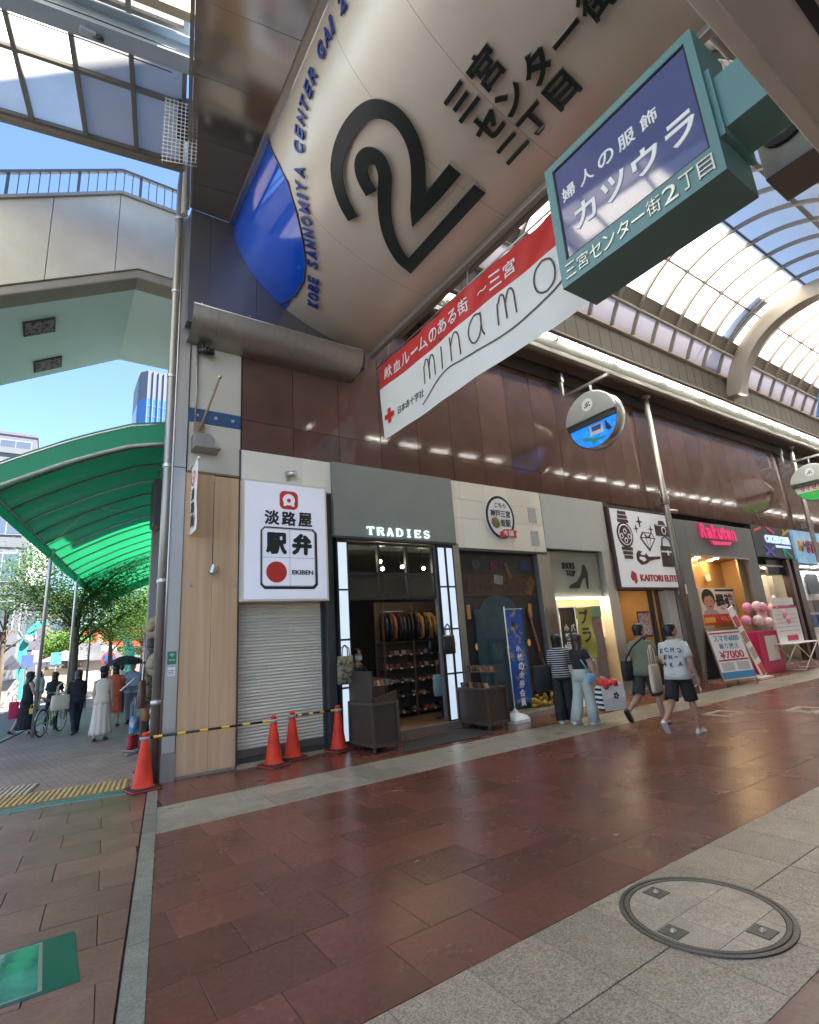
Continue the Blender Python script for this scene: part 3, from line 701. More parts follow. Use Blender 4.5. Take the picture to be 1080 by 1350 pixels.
# ------------------------------------------------------------------ shuttered lunch-box shop
ek = thing('shuttered_shop', 'closed shop with beige roller shutter under the white lightbox', 'shop front', (3.2, 8.7, 0))
m_shut = M('beige_shutter', (0.66, 0.60, 0.48), 0.42, var=0.10, vs=3, stretch=(0.6, 1, 6), rnd=0.05)
sm = MB(); hh = 0.0505
sm.grid(lambda u, v: (-0.75+1.5*u, -0.016*math.sin(pi*min(1, v*1.15)) if v < 0.87 else 0.004, -hh/2+hh*v), 1, 8, smooth=True)
slat = sm.mesh('shutter_slat', m_shut)
for k in range(46): link('shutter_slat', slat, ek, (0.0, -0.02, 0.20+hh*k+hh/2))
part('bottom_rail', MB().box(-0.75, -0.05, 0.09, 0.75, 0.0, 0.20), M('grimy_rail', (0.10, 0.08, 0.065), 0.6, var=0.3, vs=7), ek, bevel=0.004)
part('guide_rail', MB().box(-0.79, -0.07, 0.0, -0.752, 0.04, 2.55), m_steel_dk, ek); part('guide_rail', MB().box(0.735, -0.07, 0.0, 0.775, 0.04, 2.55), m_dkgrey, ek)
part('shutter_back', MB().box(-0.76, 0.02, 0.0, 0.76, 0.06, 2.6), m_black, ek)
part('sill', MB().box(-0.78, -0.08, -0.01, 0.78, 0.02, 0.088), m_dkgrey, ek)
part('ramp_board', MB().prism([(-0.80, -0.39), (0.74, -0.28), (0.78, -0.09), (-0.74, -0.09)], -0.01, 0.022), M('worn_beige_board', (0.30, 0.245, 0.165), 0.7, var=0.3, vs=6), ek, bevel=0.003)
part('side_pier', MB().box(0.782, -0.20, 0, 0.935, 0.2, 4.40), m_dkgrey, ek, bevel=0.004)

# lightbox sign
LBY = 8.30
lb = thing('lightbox_sign', 'large white lightbox with red emblem, black frame and red disc above the shutter', 'sign', (2.44, LBY, 2.42))
m_lbface = M('lightbox_face', (0.78, 0.78, 0.84), 0.30, var=0.02, emit=0.02, ecol=(0.8, 0.84, 1.0))  # faint glow added to the face of an unlit box
part('box', MB().box(0, 0, 0, 1.50, 0.16, 2.03), M('cream_frame', (0.60, 0.57, 0.46), 0.45), lb, bevel=0.006)
part('face', MB().box(0.035, -0.004, 0.035, 1.465, 0.01, 1.995), m_lbface, lb)
FZ = lambda a, b, h: (a, -0.004-h, b)
sq = lambda pts, cx, cy: [(p[0]+cx, p[1]+cy) for p in pts]
em = part('emblem', MB().prism(sq(rounded(0.33, 0.325, 0.09), 0.79, 1.72), 0.0, 0.004, FZ), m_redp, lb)
part('emblem_ring', MB().prism(sq([(0.108*math.cos(2*pi*k/28), (0.112 if math.sin(2*pi*k/28) > 0 else 0.09)*math.sin(2*pi*k/28)) for k in range(28)], 0.79, 1.72), 0.004, 0.007, FZ)
     .prism(sq([(-0.10, -0.105), (-0.045, -0.105), (-0.03, -0.06), (-0.09, -0.04)], 0.79, 1.72), 0.004, 0.0071, FZ).prism(sq([(0.10, -0.105), (0.045, -0.105), (0.03, -0.06), (0.09, -0.04)], 0.79, 1.72), 0.004, 0.0071, FZ), m_lbface, em)
part('emblem_dot', MB().prism(sq([(0.036*math.cos(2*pi*k/20), 0.036*math.sin(2*pi*k/20)) for k in range(20)], 0.79, 1.715), 0.007, 0.010, FZ), m_redp, em)
for k, ch in enumerate('淡路屋'):
    part('letter', MB().text(ch, (0.49+0.295*k, -0.008, 1.395), h=0.235, w=0.24, ext=0.003, bold=0.035), m_blk, lb)
def cutbox(w, h, c): return [(-w/2+c, -h/2), (w/2-c, -h/2), (w/2, -h/2+c), (w/2, h/2-c), (w/2-c, h/2), (-w/2+c, h/2), (-w/2, h/2-c), (-w/2, -h/2+c)]
part('black_frame', MB().prism(sq(cutbox(1.00, 1.04, 0.07), 0.795, 0.715), 0.0, 0.004, FZ), m_blk, lb)
part('white_field', MB().prism(sq(cutbox(0.925, 0.965, 0.05), 0.785, 0.725), 0.004, 0.006, FZ), m_lbface, lb)
part('divider', MB().box(0.792, -0.012, 0.25, 0.797, -0.009, 1.20).box(0.33, -0.012, 0.715, 1.24, -0.009, 0.72).box(0.33, -0.012, 0.25, 0.334, -0.009, 1.20).box(1.236, -0.012, 0.25, 1.24, -0.009, 1.20).box(0.33, -0.012, 0.25, 1.24, -0.009, 0.254).box(0.33, -0.012, 1.196, 1.24, -0.009, 1.20), M('thin_grey_print', (0.1, 0.1, 0.1), 0.6), lb)
part('letter', MB().text('駅', (0.565, -0.014, 0.955), h=0.33, w=0.32, ext=0.003, bold=0.06), m_blk, lb)
part('letter', MB().text('弁', (1.015, -0.014, 0.955), h=0.33, w=0.32, ext=0.003, bold=0.065), m_blk, lb)
part('red_disc', MB().prism(sq([(0.175*math.cos(2*pi*k/40), 0.175*math.sin(2*pi*k/40)) for k in range(40)], 0.565, 0.475), 0.006, 0.010, FZ), M('disc_red', (0.50, 0.03, 0.022), 0.5), lb)
part('lettering', MB().text('EKIBEN', (1.02, -0.014, 0.475), h=0.075, w=0.38, ext=0.003, off=0.03), m_blk, lb)

# ------------------------------------------------------------------ leather shop with the grey fascia
tr = thing('leather_shop', 'dim leather goods shop with grey fascia and lit white side strips', 'shop front', (5.5, 8.5, 0))
part('fascia', MB().box(4.125, YF-0.07, 3.60, 6.955, 8.58, 5.013), m_greyfascia, tr, True, bevel=0.004)
part('fascia_edge', MB().box(4.125, YF-0.072, 3.555, 6.955, 8.58, 3.598), m_dkgrey, tr, True)
# slab-serif letters, stroke by stroke
LET = {'T': [(0, 1, 1, 1), (.5, 0, .5, 1), (.28, 0, .72, 0), (0, .78, 0, 1), (1, .78, 1, 1)],
       'R': [(.12, 0, .12, 1), (0, 0, .3, 0), (0, 1, .72, 1), (.72, 1, .9, .85), (.9, .85, .9, .66), (.9, .66, .72, .52), (.12, .52, .72, .52), (.6, .52, .9, 0), (.78, 0, 1.05, 0)],
       'A': [(.12, 0, .5, 1), (.5, 1, .88, 0), (-.02, 0, .3, 0), (.7, 0, 1.02, 0), (.26, .36, .74, .36), (.32, 1, .5, 1)],
       'D': [(.12, 0, .12, 1), (0, 0, .6, 0), (0, 1, .6, 1), (.6, 1, .9, .78), (.9, .78, .9, .22), (.9, .22, .6, 0)],
       'I': [(.5, 0, .5, 1), (.22, 0, .78, 0), (.22, 1, .78, 1)],
       'E': [(.12, 0, .12, 1), (0, 0, .9, 0), (0, 1, .9, 1), (.12, .5, .62, .5), (.9, .78, .9, 1), (.9, 0, .9, .22), (.62, .4, .62, .6)],
       'S': [(.86, .78, .86, 1), (.86, .84, .66, 1), (.66, 1, .3, 1), (.3, 1, .1, .82), (.1, .82, .14, .62), (.14, .62, .86, .4), (.86, .4, .9, .2), (.9, .2, .7, 0), (.7, 0, .3, 0), (.3, 0, .1, .18), (.1, 0, .1, .24)]}
m_letlit = M('lit_letter', (0.8, 0.95, 0.95), 0.4, emit=0.16, ecol=(0.75, 1.0, 1.0))
for k, ch in enumerate('TRADIES'):
    mb = MB(); x0 = 4.80+0.218*k; s = 0.142
    for q, (a, b, c, d) in enumerate(LET[ch]):
        th = 0.034 if (abs(a-c) < 0.5 and abs(b-d) > 0.3) else 0.017
        mb.bar((x0+a*s, YF-0.09-0.0007*q, 3.655+b*s), (x0+c*s+1e-4, YF-0.09-0.0007*q, 3.655+d*s+1e-4), th, 0.028, (0, -1, 0))
    part('letter', mb, m_letlit, tr, True)
# lit strips on both jambs
m_strip = M('lit_strip', (0.5, 0.55, 0.6), 0.4, emit=0.082, ecol=(0.70, 0.85, 1.0))
def strip(x0, x1, y, zs):
    part('jamb', MB().box(x0-0.03, y, 0.06, x1+0.03, y+0.12, 3.55), m_black, tr, True)
    for a, b in zip(zs[:-1], zs[1:]):
        part('light_strip', MB().box(x0, y-0.012, a+0.018, x1, y+0.005, b-0.018), m_strip, tr, True)
strip(4.20, 4.37, YF-0.03, [0.09, 0.95, 1.75, 2.62, 3.5])
strip(6.47, 6.62, YF-0.03, [0.14, 0.99, 1.84, 2.68, 3.5])
strip(6.69, 6.83, YF-0.03, [0.14, 0.99, 1.84, 2.68, 3.5])
part('jamb_steel', MB().box(6.87, YF-0.04, 0, 7.03, 8.7, 3.59), m_steel_dk, tr, True, bevel=0.004)
part('jamb_inner', MB().box(6.40, YF+0.02, 0.1, 6.44, YF+0.10, 3.55), M('jamb_grey', (0.16, 0.155, 0.15), 0.45), tr, True)
# transom window
tz = [2.47, 2.93, 3.50]; tx = [4.42, 5.09, 5.73, 6.38]
fr = MB()
for z in tz: fr.box(4.40, YF+0.035, z-0.025, 6.40, YF+0.10, z+0.025)
for x in tx: fr.box(x-0.022, YF+0.030, 2.45, x+0.022, YF+0.105, 3.52)
wf = part('transom_window', fr, m_black, tr, True)
for i in range(3):
    for j in range(2): part('pane', MB().box(tx[i]+.022, YF+0.065, tz[j]+.025, tx[i+1]-.022, YF+0.069, tz[j+1]-.025), m_glass, wf, True)
# room
m_dkwall = M('charcoal_wall', (0.040, 0.038, 0.036), 0.8, var=0.15); m_wfloor = wood_mat('oak_floor', (0.16, 0.085, 0.042), (0.24, 0.13, 0.065), 3.0)
part('room_wall', MB().box(4.18, 8.62, 0, 4.22, 12.4, 3.8).box(7.5, 8.75, 0, 7.55, 12.4, 3.8).box(4.2, 12.35, 0, 7.5, 12.45, 3.8), m_dkwall, tr, True)
part('room_ceiling', MB().box(4.2, 8.6, 3.62, 7.5, 12.4, 3.68), M('dim_ceiling', (0.16, 0.155, 0.15), 0.8), tr, True)
part('room_floor', MB().box(4.2, 8.45, 0.02, 7.03, 8.72, 0.135).box(4.2, 8.72, 0.02, 7.5, 12.4, 0.135), m_wfloor, tr, True)
part('step_edge', MB().box(4.40, 8.36, -0.01, 6.87, 8.46, 0.13), M('taupe_step', (0.17, 0.13, 0.105), 0.6, var=0.1), tr, True, bevel=0.004)
m_spot = M('spot_bulb', (1, 0.9, 0.75), 0.4, emit=20, ecol=(1.0, 0.80, 0.54))
for (x, y, z) in ((4.62, 9.3, 3.40), (5.45, 9.1, 3.30), (5.62, 9.3, 3.18), (6.05, 9.2, 3.22), (6.6, 9.2, 3.2), (4.75, 10.2, 3.3)):
    sp = thing('spotlight', 'black track spotlight under the dim shop ceiling', 'lamp', (x, y, z), group='track spotlights in the leather shop')
    part('can', MB().tube([(0, 0.03, 0.12), (0, -0.04, -0.02)], [0.035, 0.05], 12), m_black, sp)
    part('bulb', MB().ball((0, -0.045, -0.03), 0.034), m_spot, sp); part('stem', MB().tube([(0, 0.03, 0.1), (0, 0.03, 3.62-z)], 0.008, 6), m_black, sp)
# ------------------------------------------------------------------ goods of the leather shop
SHY = 9.75
sx0, sx1 = onY(508, 880, SHY).x, onY(592, 880, SHY).x
sh = thing('shelf_unit', 'dark wooden shelf unit packed with leather goods inside the dim shop', 'shelf', ((sx0+sx1)/2, SHY, 0.135))
sw = sx1-sx0
lv = [0.10, 0.42, 0.70, 0.98, 1.25, 1.52]
m_shelf = M('shelf_wood', (0.13, 0.075, 0.042), 0.5, var=0.2, vs=6)
for x in (-sw/2, -sw*0.05, sw/2): part('post', MB().box(x-.02, -.02, 0, x+.02, .02, 2.35).box(x-.02, .30, 0, x+.02, .34, 2.35), m_shelf, sh)
for z in lv: part('board', MB().box(-sw/2, -.015, z-.012, sw/2, .335, z+.012), m_shelf, sh, bevel=0.002)
part('rail', MB().tube([(-sw/2, .1, 2.18), (sw/2, .1, 2.18)], 0.013, 8), m_steel_dk, sh)
part('back_board', MB().box(-sw/2, .34, 0, sw/2, .36, 2.4), M('shelf_back', (0.085, 0.06, 0.045), 0.8), sh)
leather = [M('tan_leather', (0.36, 0.15, 0.045), 0.4, var=0.15, vs=15), M('brown_leather', (0.12, 0.05, 0.025), 0.4, var=0.15, vs=15), M('black_leather', (0.02, 0.018, 0.017), 0.35, var=0.2, vs=15),
           M('cream_leather', (0.45, 0.36, 0.24), 0.5), M('red_leather', (0.33, 0.07, 0.04), 0.4)]
wal = []
for L in leather:
    wal.append((MB().prism([(-.055, 0), (.055, 0), (.052, .012), (.05, .085), (-.05, .085), (-.052, .012)], -.012, .012, lambda a, b, h: (a, h*(1.4-b*8)+b*0.35, b)).mesh('wallet', L),
                MB().loft([[(-.10+.0, -.03, 0), (.10, -.03, 0), (.11, .03, 0), (-.10, .035, 0)], [(-.10, -.03, .03), (.08, -.03, .035), (.09, .03, .035), (-.10, .03, .03)], [(-.09, -.02, .075), (-.01, -.022, .06), (-.005, .022, .06), (-.09, .022, .075)]]).mesh('shoe', L)))
for zi, z in enumerate(lv[:-1]):
    x = -sw/2+.08
    while x < sw/2-.06:
        L = random.randrange(5); isw = zi in (3, 4); me = wal[L][0 if isw else 1]
        nm, lab, g = (('wallet', 'small leather wallet propped on an upper shelf of the dim shop', 'leather wallets on the shelves') if isw else ('leather_shoe', 'leather shoe on a lower shelf of the dim shop', 'leather shoes on the shelves'))
        o = link(nm, me, None, sh.location+Vector((x, .06+random.uniform(0, .05), z+.0125)), random.uniform(-.25, .25) if isw else -pi/2+random.uniform(-.2, .2))
        tag(o, lab, 'wallet' if isw else 'shoe', g); x += .15 if isw else .115
jk = [M('black_jacket', (0.014, 0.014, 0.015), 0.4), M('tan_jacket', (0.42, 0.19, 0.05), 0.45, var=0.1), M('rust_jacket', (0.33, 0.09, 0.03), 0.45), M('dark_brown_jacket', (0.05, 0.028, 0.018), 0.4)]
nj = 15
for k in range(nj):
    x = -sw/2+.06+(sw-.12)*k/(nj-1); mt = jk[(0, 0, 2, 0, 3, 0, 0, 0, 1, 0, 1, 1, 0, 3, 0)[k]]
    jn = {0: 'black', 1: 'tan', 2: 'rust coloured', 3: 'dark brown'}[jk.index(mt)]; c = thing('jacket', jn+' leather jacket hanging in the row above the shelves', 'jacket', sh.location+Vector((x, .10, 1.56)), random.uniform(-.15, .15), jn+' jackets on the rail')
    rg = []
    for zz, ww, dd in ((0.0, .035, .15), (.15, .03, .16), (.35, .03, .17), (.48, .03, .20), (.55, .02, .13), (.585, .012, .05)):
        rg.append([(ww*math.cos(2*pi*q/12), dd*math.sin(2*pi*q/12), zz) for q in range(12)])
    part('body', MB().loft(rg), mt, c); part('sleeve', MB().tube([(0, -.18, .48), (.01, -.21, .28), (0, -.20, .03)], [.03, .035, .03], 8), mt, c)
    part('hanger', MB().tube([(0, 0, .57), (0, 0, .61), (0, .02, .625)], .004, 5), m_steel, c)
for zi, z in enumerate(lv[:-1]):
    for q in range(6): part('price_tag', MB().box(-sw/2+.10+q*sw/6.2, -.021, z-.014, -sw/2+.15+q*sw/6.2, -.016, z+.014), m_prw, sh)
for q in range(9):
    bg_ = thing('hanging_bag', ('black', 'brown', 'tan')[q % 3]+' leather bag hanging in the left depth of the dim shop', 'bag', (4.55+.30*(q % 3)+.08*(q//3), 10.6-.35*(q//3), 2.0-.52*(q//3)), .2*(q % 3), ('black', 'brown', 'tan')[q % 3]+' bags in the depth of the shop')
    part('body', MB().loft([[(w2*math.cos(2*pi*i/14), .05*math.sin(2*pi*i/14), zz) for i in range(14)] for zz, w2 in ((0, .10), (.03, .13), (.2, .13), (.26, .11))]), leather[(2, 1, 0)[q % 3]], bg_); part('strap', MB().tube([(-.1, 0, .24), (-.05, 0, .42), (.05, 0, .42), (.1, 0, .24)], .007, 5), leather[1], bg_)
m_canvas = M('teal_canvas', (0.17, 0.27, 0.27), 0.85, var=0.1, vs=30)
def bag(name, label, loc, w, d, h, mat, strap=None, cat='bag', drop=0.2, rz=0.0, group=None):
    t = thing(name, label, cat, loc, rz, group)
    rg = []
    for f, kw, kd in ((0, .86, .8), (.05, .96, 1.0), (.5, 1.0, 1.0), (.9, .96, .75), (1.0, .95, .55)):
        rg.append([(w/2*kw*(abs(math.cos(g))**.6)*(1 if math.cos(g) > 0 else -1), d/2*kd*(abs(math.sin(g))**.7)*(1 if math.sin(g) > 0 else -1), h*f) for g in [2*pi*q/20 for q in range(20)]])
    part('body', MB().loft(rg), mat, t)
    for yy in (-d*.2, d*.2):
        part('handle', MB().tube([(-w*.24, yy, h*.92), (-w*.20, yy, h+drop*.7), (0, yy*.4, h+drop), (w*.20, yy, h+drop*.7), (w*.24, yy, h*.92)], .009, 6), strap or mat, t)
    return t
pS = onY(585, 947, 8.9)
st = thing('bag_stand', 'thin black display stand holding the teal tote bag', 'display stand', (pS.x, 8.9, 0.135))
part('base', MB().lathe([(.17, 0), (.17, .015), (.03, .03)], n=24), m_black, st); part('pole', MB().tube([(0, 0, .02), (0, 0, 1.28)], .014, 8), m_black, st); part('arm', MB().tube([(0, 0, 1.25), (-.02, -.2, 1.27)], .01, 6), m_black, st)
bag('tote_bag', 'teal canvas tote bag with brown handles hanging in the shop doorway', (onY(583, 905, 8.68).x, 8.68, onY(583, 917, 8.68).z), .42, .12, .40, m_canvas, leather[1], drop=.32)
bag('shoulder_bag', 'black leather bag hanging beside the shelves inside the shop', (onY(573, 870, 9.3).x, 9.3, onY(573, 860, 9.3).z), .26, .1, .24, leather[2], drop=.3)
bag('waist_bag', 'black waist bag hung on the lit strip at the shop jamb', (6.50, 8.36, 1.36), .30, .10, .36, m_black, drop=.22)
cm = M('camouflage_cloth', (0.05, 0.055, 0.032), 0.85, vs=14, col2=(0.23, 0.19, 0.11), thr=(0.45, 0.55))
bag('camouflage_bag', 'camouflage cloth bag hung at the left lit strip of the shop', (4.20, 8.30, 1.02), .30, .16, .46, cm, m_black, drop=.18)
sk = thing('shop_assistant', 'seated shop assistant in a face mask behind the counter in the dim shop', 'person', (onY(473, 905, 9.6).x, 9.6, 0.135))
rgs = []
for zz, ww, dd in ((.6, .18, .12), (.85, .19, .12), (1.05, .18, .11), (1.14, .10, .08), (1.18, .055, .05), (1.22, .055, .055), (1.27, .072, .085), (1.34, .078, .095), (1.41, .066, .08), (1.45, .03, .04)):
    rgs.append([(ww*math.cos(2*pi*q/16), dd*math.sin(2*pi*q/16), zz) for q in range(16)])
m_skin = M('skin', (0.50, 0.30, 0.21), 0.55, var=0.05, vs=20); m_hair = M('black_hair', (0.012, 0.010, 0.009), 0.42, var=0.3, vs=40, stretch=(1, 1, .1))
part('body', MB().loft(rgs), m_skin, sk); part('shirt', MB().loft([[(x*1.08, y*1.12, z) for x, y, z in r] for r in rgs[:4]]), m_black, sk)
part('hair', MB().loft([[(x*1.12, y*1.1+.012, z+.012) for x, y, z in r] for r in rgs[7:]]), m_hair, sk)
part('mask', MB().grid(lambda u, v: (.085*math.sin((u-.5)*2.4), -.095*math.cos((u-.5)*2.4)-.006, 1.225+.085*v), 8, 4), m_whitepl, sk)
ct = thing('sales_counter', 'dark wooden counter with papers at the left of the shop entrance', 'counter', (onY(480, 930, 9.2).x-.1, 9.2, 0.135))
part('body', MB().box(-.45, -.2, 0, .45, .2, .85), m_wood_dk, ct, bevel=.006); part('top', MB().box(-.48, -.23, .85, .48, .23, .88), m_shelf, ct)
for x in (-.22, .0): solo('price_card', MB().box(-.06, -.004, 0, .06, .004, .075), m_prw, 'small white price card standing on the shop counter', 'card', 'price cards on the counter', loc=ct.location+Vector((x+.05, -.15, .88)))
# carts in front
m_cart = M('cart_plywood', (0.050, 0.034, 0.025), 0.5, var=0.15, vs=4, bump=.04)
def cart(label, a, b, c, z1):
    d = a+c-b; t = thing('display_cart', label, 'display cart', (b.x, b.y, 0), group=None); q = [p-b for p in (a, b, c, d)]
    poly = [(p.x, p.y) for p in q]
    cen = sum((Vector((x, y, 0)) for x, y in poly), Vector())/4
    part('box', MB().prism(poly, .09, z1), m_cart, t)
    fr = MB()
    for i in range(4):
        p, r = Vector((*poly[i], 0)), Vector((*poly[(i+1) % 4], 0)); e = (r-p).normalized(); out = Vector((-e.y, e.x, 0))
        if (p+r).dot(out)/2 < cen.dot(out): out = -out
        for zz in (.11, z1-.02): fr.bar(p+out*.008+Vector((0, 0, zz)), r+out*.008+Vector((0, 0, zz)), .02, .045)
        fr.bar(p+Vector((0, 0, .085)), p+Vector((0, 0, z1)), .045, .045, (1, 0, 0))
    part('frame', fr, m_wood_dk, t, bevel=.002)
    for x, y in poly:
        k = Vector((x, y, 0)).lerp(cen, .12); part('caster', MB().lathe([(.02, -.014), (.032, -.01), (.032, .01), (.02, .014)], (k.x, k.y, .034), 14, axis=(1, .3, 0)).box(k.x-.02, k.y-.02, .05, k.x+.02, k.y+.02, .092), m_dkgrey, t)
    return t, poly, cen
a, b, c = onZ(463, 987), onZ(494, 995), onZ(527, 988)
c1t, poly, cen = cart('tall brown plywood cart with a high back panel beside the last orange cone', a, b, c, .74)
pa, pb = Vector((*poly[0], 0)), Vector((*poly[1], 0))
part('high_panel', MB().prism([(poly[0][0], poly[0][1]), (poly[1][0], poly[1][1]), (poly[1][0]+.03, poly[1][1]), (poly[0][0]+.03, poly[0][1])], .74, 1.22), m_cart, c1t, bevel=.003)
part('tray', MB().prism([(poly[1][0]+.04, .745), (poly[2][0], .745), (poly[2][0], .90), (poly[1][0]+.04, .80)], poly[1][1]+.0, poly[1][1]+.02, lambda x, z, y: (x, y, z)).box(poly[1][0]+.06, poly[1][1]+.25, .95, poly[2][0]-.02, poly[1][1]+.45, .97), m_cart, c1t)
for k in range(6):
    o = link('wallet', wal[k % 3][0], None, c1t.location+Vector((poly[1][0]+.12+.075*k, poly[1][1]+.33, .971)), .2); tag(o, 'small leather wallet on the tray of the tall cart', 'wallet', 'wallets on the tall cart')
a, b, c = onZ(607, 959), onZ(647, 964.5), onZ(672, 958)
c2t, poly, cen = cart('low brown plywood cart carrying hanging leather straps by the blue flag', a, b, c, .72)
P = [Vector((*p, 0)) for p in poly]
part('rack', MB().bar(P[0].lerp(P[3], .6)+Vector((0, 0, .72)), P[0].lerp(P[3], .6)+Vector((0, 0, 1.12)), .03, .03, (1, 0, 0)).bar(P[1].lerp(P[2], .6)+Vector((0, 0, .72)), P[1].lerp(P[2], .6)+Vector((0, 0, 1.12)), .03, .03, (1, 0, 0)).bar(P[0].lerp(P[3], .6)+Vector((0, 0, 1.1)), P[1].lerp(P[2], .6)+Vector((0, 0, 1.1)), .03, .03), m_wood_dk, c2t)
part('shelf', MB().prism([((P[0].lerp(P[3], f)).x, (P[0].lerp(P[3], f)).y) for f in (.45, .85)]+[((P[1].lerp(P[2], f)).x, (P[1].lerp(P[2], f)).y) for f in (.85, .45)], .985, 1.0), m_wood_dk, c2t)
for k in range(16):
    p = P[0].lerp(P[3], .55).lerp(P[1].lerp(P[2], .55), (k+.7)/17)+c2t.location
    o = solo('leather_strap', MB().tube([(0, 0, 1.10), (.004, -.02, 1.06), (0, -.022, 1.0)], [.006, .012, .010], 6), leather[(1, 2, 0, 1)[k % 4]], 'short leather strap hanging from the rack of the low cart', 'strap', 'straps on the low cart', loc=p)
for k in range(9):
    p = P[0].lerp(P[3], .25).lerp(P[1].lerp(P[2], .25), (k+.7)/10)+c2t.location
    o = link('wallet', wal[(2, 1, 2, 0, 2)[k % 5]][0], None, p+Vector((0, 0, .722)), random.uniform(-.3, .3)); tag(o, 'dark leather wallet in the tray of the low cart', 'wallet', 'wallets on the low cart')
for k in range(3):
    p = P[0].lerp(P[3], .6).lerp(P[1].lerp(P[2], .6), .5+.16*k)+c2t.location
    o = link('wallet', wal[4 if k else 0][0], None, p+Vector((0, -.03, 1.0)), .2); tag(o, 'red leather pouch on the upper shelf of the low cart', 'pouch', 'red pouches on the low cart')
mp_ = [onZ(*p) for p in ((531, 993), (531, 978), (612, 961), (657, 966))]
solo('door_mat', MB().prism([(p.x-5.6, p.y-7.9) for p in mp_][::-1], 0.001, .012), m_rubber, 'dark rubber mat on the floor between the two brown carts', 'mat', loc=(5.6, 7.9, 0))

# ------------------------------------------------------------------ shop with white tiled fascia and dark mural
ko = thing('mural_shop', 'closed shop with white tiled fascia and dark painted mural wall', 'shop front', (8.4, 8.5, 0))
cols = [6.96, 7.22, 7.95, 8.68, 9.40, 9.78]
for i in range(5):
    for z0, z1 in ((3.52, 4.17), (4.175, 4.60), (4.605, 5.012)):
        part('fascia_tile', MB().box(cols[i]+.002, YF-.012+.002*((i+int(z0*3)) % 2), z0, cols[i+1]-.002, 8.56, z1), m_white_tile, ko, True, bevel=.002)
part('fascia_edge', MB().box(6.96, YF-.02, 3.46, 9.78, 8.56, 3.517), m_dkgrey, ko, True)
for z0 in (3.66, 4.24): part('vent_plate', MB().box(9.30, YF-.025, z0, 9.56, YF-.012, z0+.36), M('vent_grey', (0.42, 0.43, 0.42), .5), ko, True, bevel=.003)
m_navy = M('mural_dark', (0.016, 0.015, 0.018), 0.5, vs=2.2, col2=(0.045, 0.032, 0.022), thr=(.4, .75), var=.2)
part('mural_board', MB().box(7.04, 8.60, .10, 9.42, 8.66, 3.46), m_navy, ko, True)
part('right_pier', MB().box(9.44, YF-.01, 0, 9.86, 8.75, 3.52), m_steel_dk, ko, True, bevel=.005)
part('left_pier', MB().box(7.0, YF+.03, 0, 7.04, 8.75, 3.46), m_wood_dk, ko, True)
part('step', MB().prism([(7.05, 8.6), (7.05, 8.30), (7.6, 8.18), (8.6, 8.10), (9.3, 8.22), (9.44, 8.6)], -.01, .09), m_gran2, ko, True, bevel=.006)
m_door = M('painted_teal_door', (0.012, 0.040, 0.055), .35, var=.3, vs=5); m_door2 = M('painted_door_trim', (0.025, 0.065, 0.08), .4, var=.3, vs=8)
arch = [(-.52, 0), (.52, 0), (.52, 2.02)]+[(.52*math.cos(pi*k/14), 2.02+.42*math.sin(pi*k/14)) for k in range(1, 14)]+[(-.52, 2.02)]
dmu = part('painted_door', MB().prism([(8.14+a*1.12, .12+b*.98) for a, b in arch], 8.58, 8.60, lambda a, b, h: (a, h, b)), m_door2, ko, True)
part('door_leaf', MB().prism([(8.14+a*.8, .14+b*.72) for a, b in arch if b < 2.1]+[], 8.568, 8.58, lambda a, b, h: (a, h, b)), m_door, ko, True)
for i in (-1, 1):
    for z0 in (.3, .72, 1.14): part('door_panel', MB().box(8.14+i*.2-.14, 8.558, z0, 8.14+i*.2+.14, 8.568, z0+.34), m_door2, dmu, True, bevel=.004)
    part('column', MB().box(8.14+i*.66-.06, 8.56, .12, 8.14+i*.66+.06, 8.60, 2.1).box(8.14+i*.66-.1, 8.55, 2.1, 8.14+i*.66+.1, 8.60, 2.22), m_door2, dmu, True, bevel=.005)
part('lintel_band', MB().box(7.08, 8.585, 2.50, 9.40, 8.60, 2.98), M('painted_timber', (0.055, 0.032, 0.018), .6, vs=5, var=.4, stretch=(1, 1, 6)), ko, True)
part('lettering', MB().text('Abrdi   Hofka', (8.2, 8.58, 2.74), w=1.9, h=.26, ext=.003, off=.01), M('dull_gold_paint', (0.075, 0.042, 0.018), .6), ko, True)
m_lant = M('painted_lantern', (0.20, 0.11, 0.04), .5, emit=.012, ecol=(1, .5, .15)); m_flame = M('painted_flame', (0.40, 0.18, 0.05), .5, emit=.03, ecol=(1, .5, .15))
for x in (7.28, 9.12): part('lantern', MB().box(x-.05, 8.585, 2.02, x+.05, 8.60, 2.32), m_lant, ko, True, bevel=.01)
for x in (7.42, 8.96): part('flame', MB().ball((x, 8.59, 1.45), .05, sc=(1, .25, 1.5)), m_flame, ko, True)
for x, z, w_, h_, c_, ro in ((8.13, 3.18, .24, .2, (.25, .04, .09), .1), (8.22, 2.86, .26, .2, (.5, .5, .46), -.15), (9.10, 3.2, .34, .22, (.03, .07, .24), 0), (8.55, 3.05, .1, .4, (.30, .14, .06), .35), (9.2, 2.72, .22, .42, (.32, .15, .05), -.6), (7.6, 3.2, .22, .2, (.10, .10, .10), .2)):
    e = Vector((math.cos(ro), 0, math.sin(ro))); f_ = Vector((-math.sin(ro), 0, math.cos(ro)))
    part('painted_sign', MB().obox((x, 8.586, z), e, (0, 1, 0), f_, w_, .012, h_), M('mural_tint_%d' % int(x*100+z*10), tuple(v*.45 for v in c_), .55, var=.3, vs=9), ko, True)
part('notice', MB().box(8.22, 8.545, 1.24, 8.44, 8.555, 1.42), M('manila_notice', (0.42, 0.26, 0.11), .7), ko, True)
m_gold = M('painted_gold', (0.40, 0.24, 0.04), .35, var=.4, vs=9, metal=.3)
gh = MB()
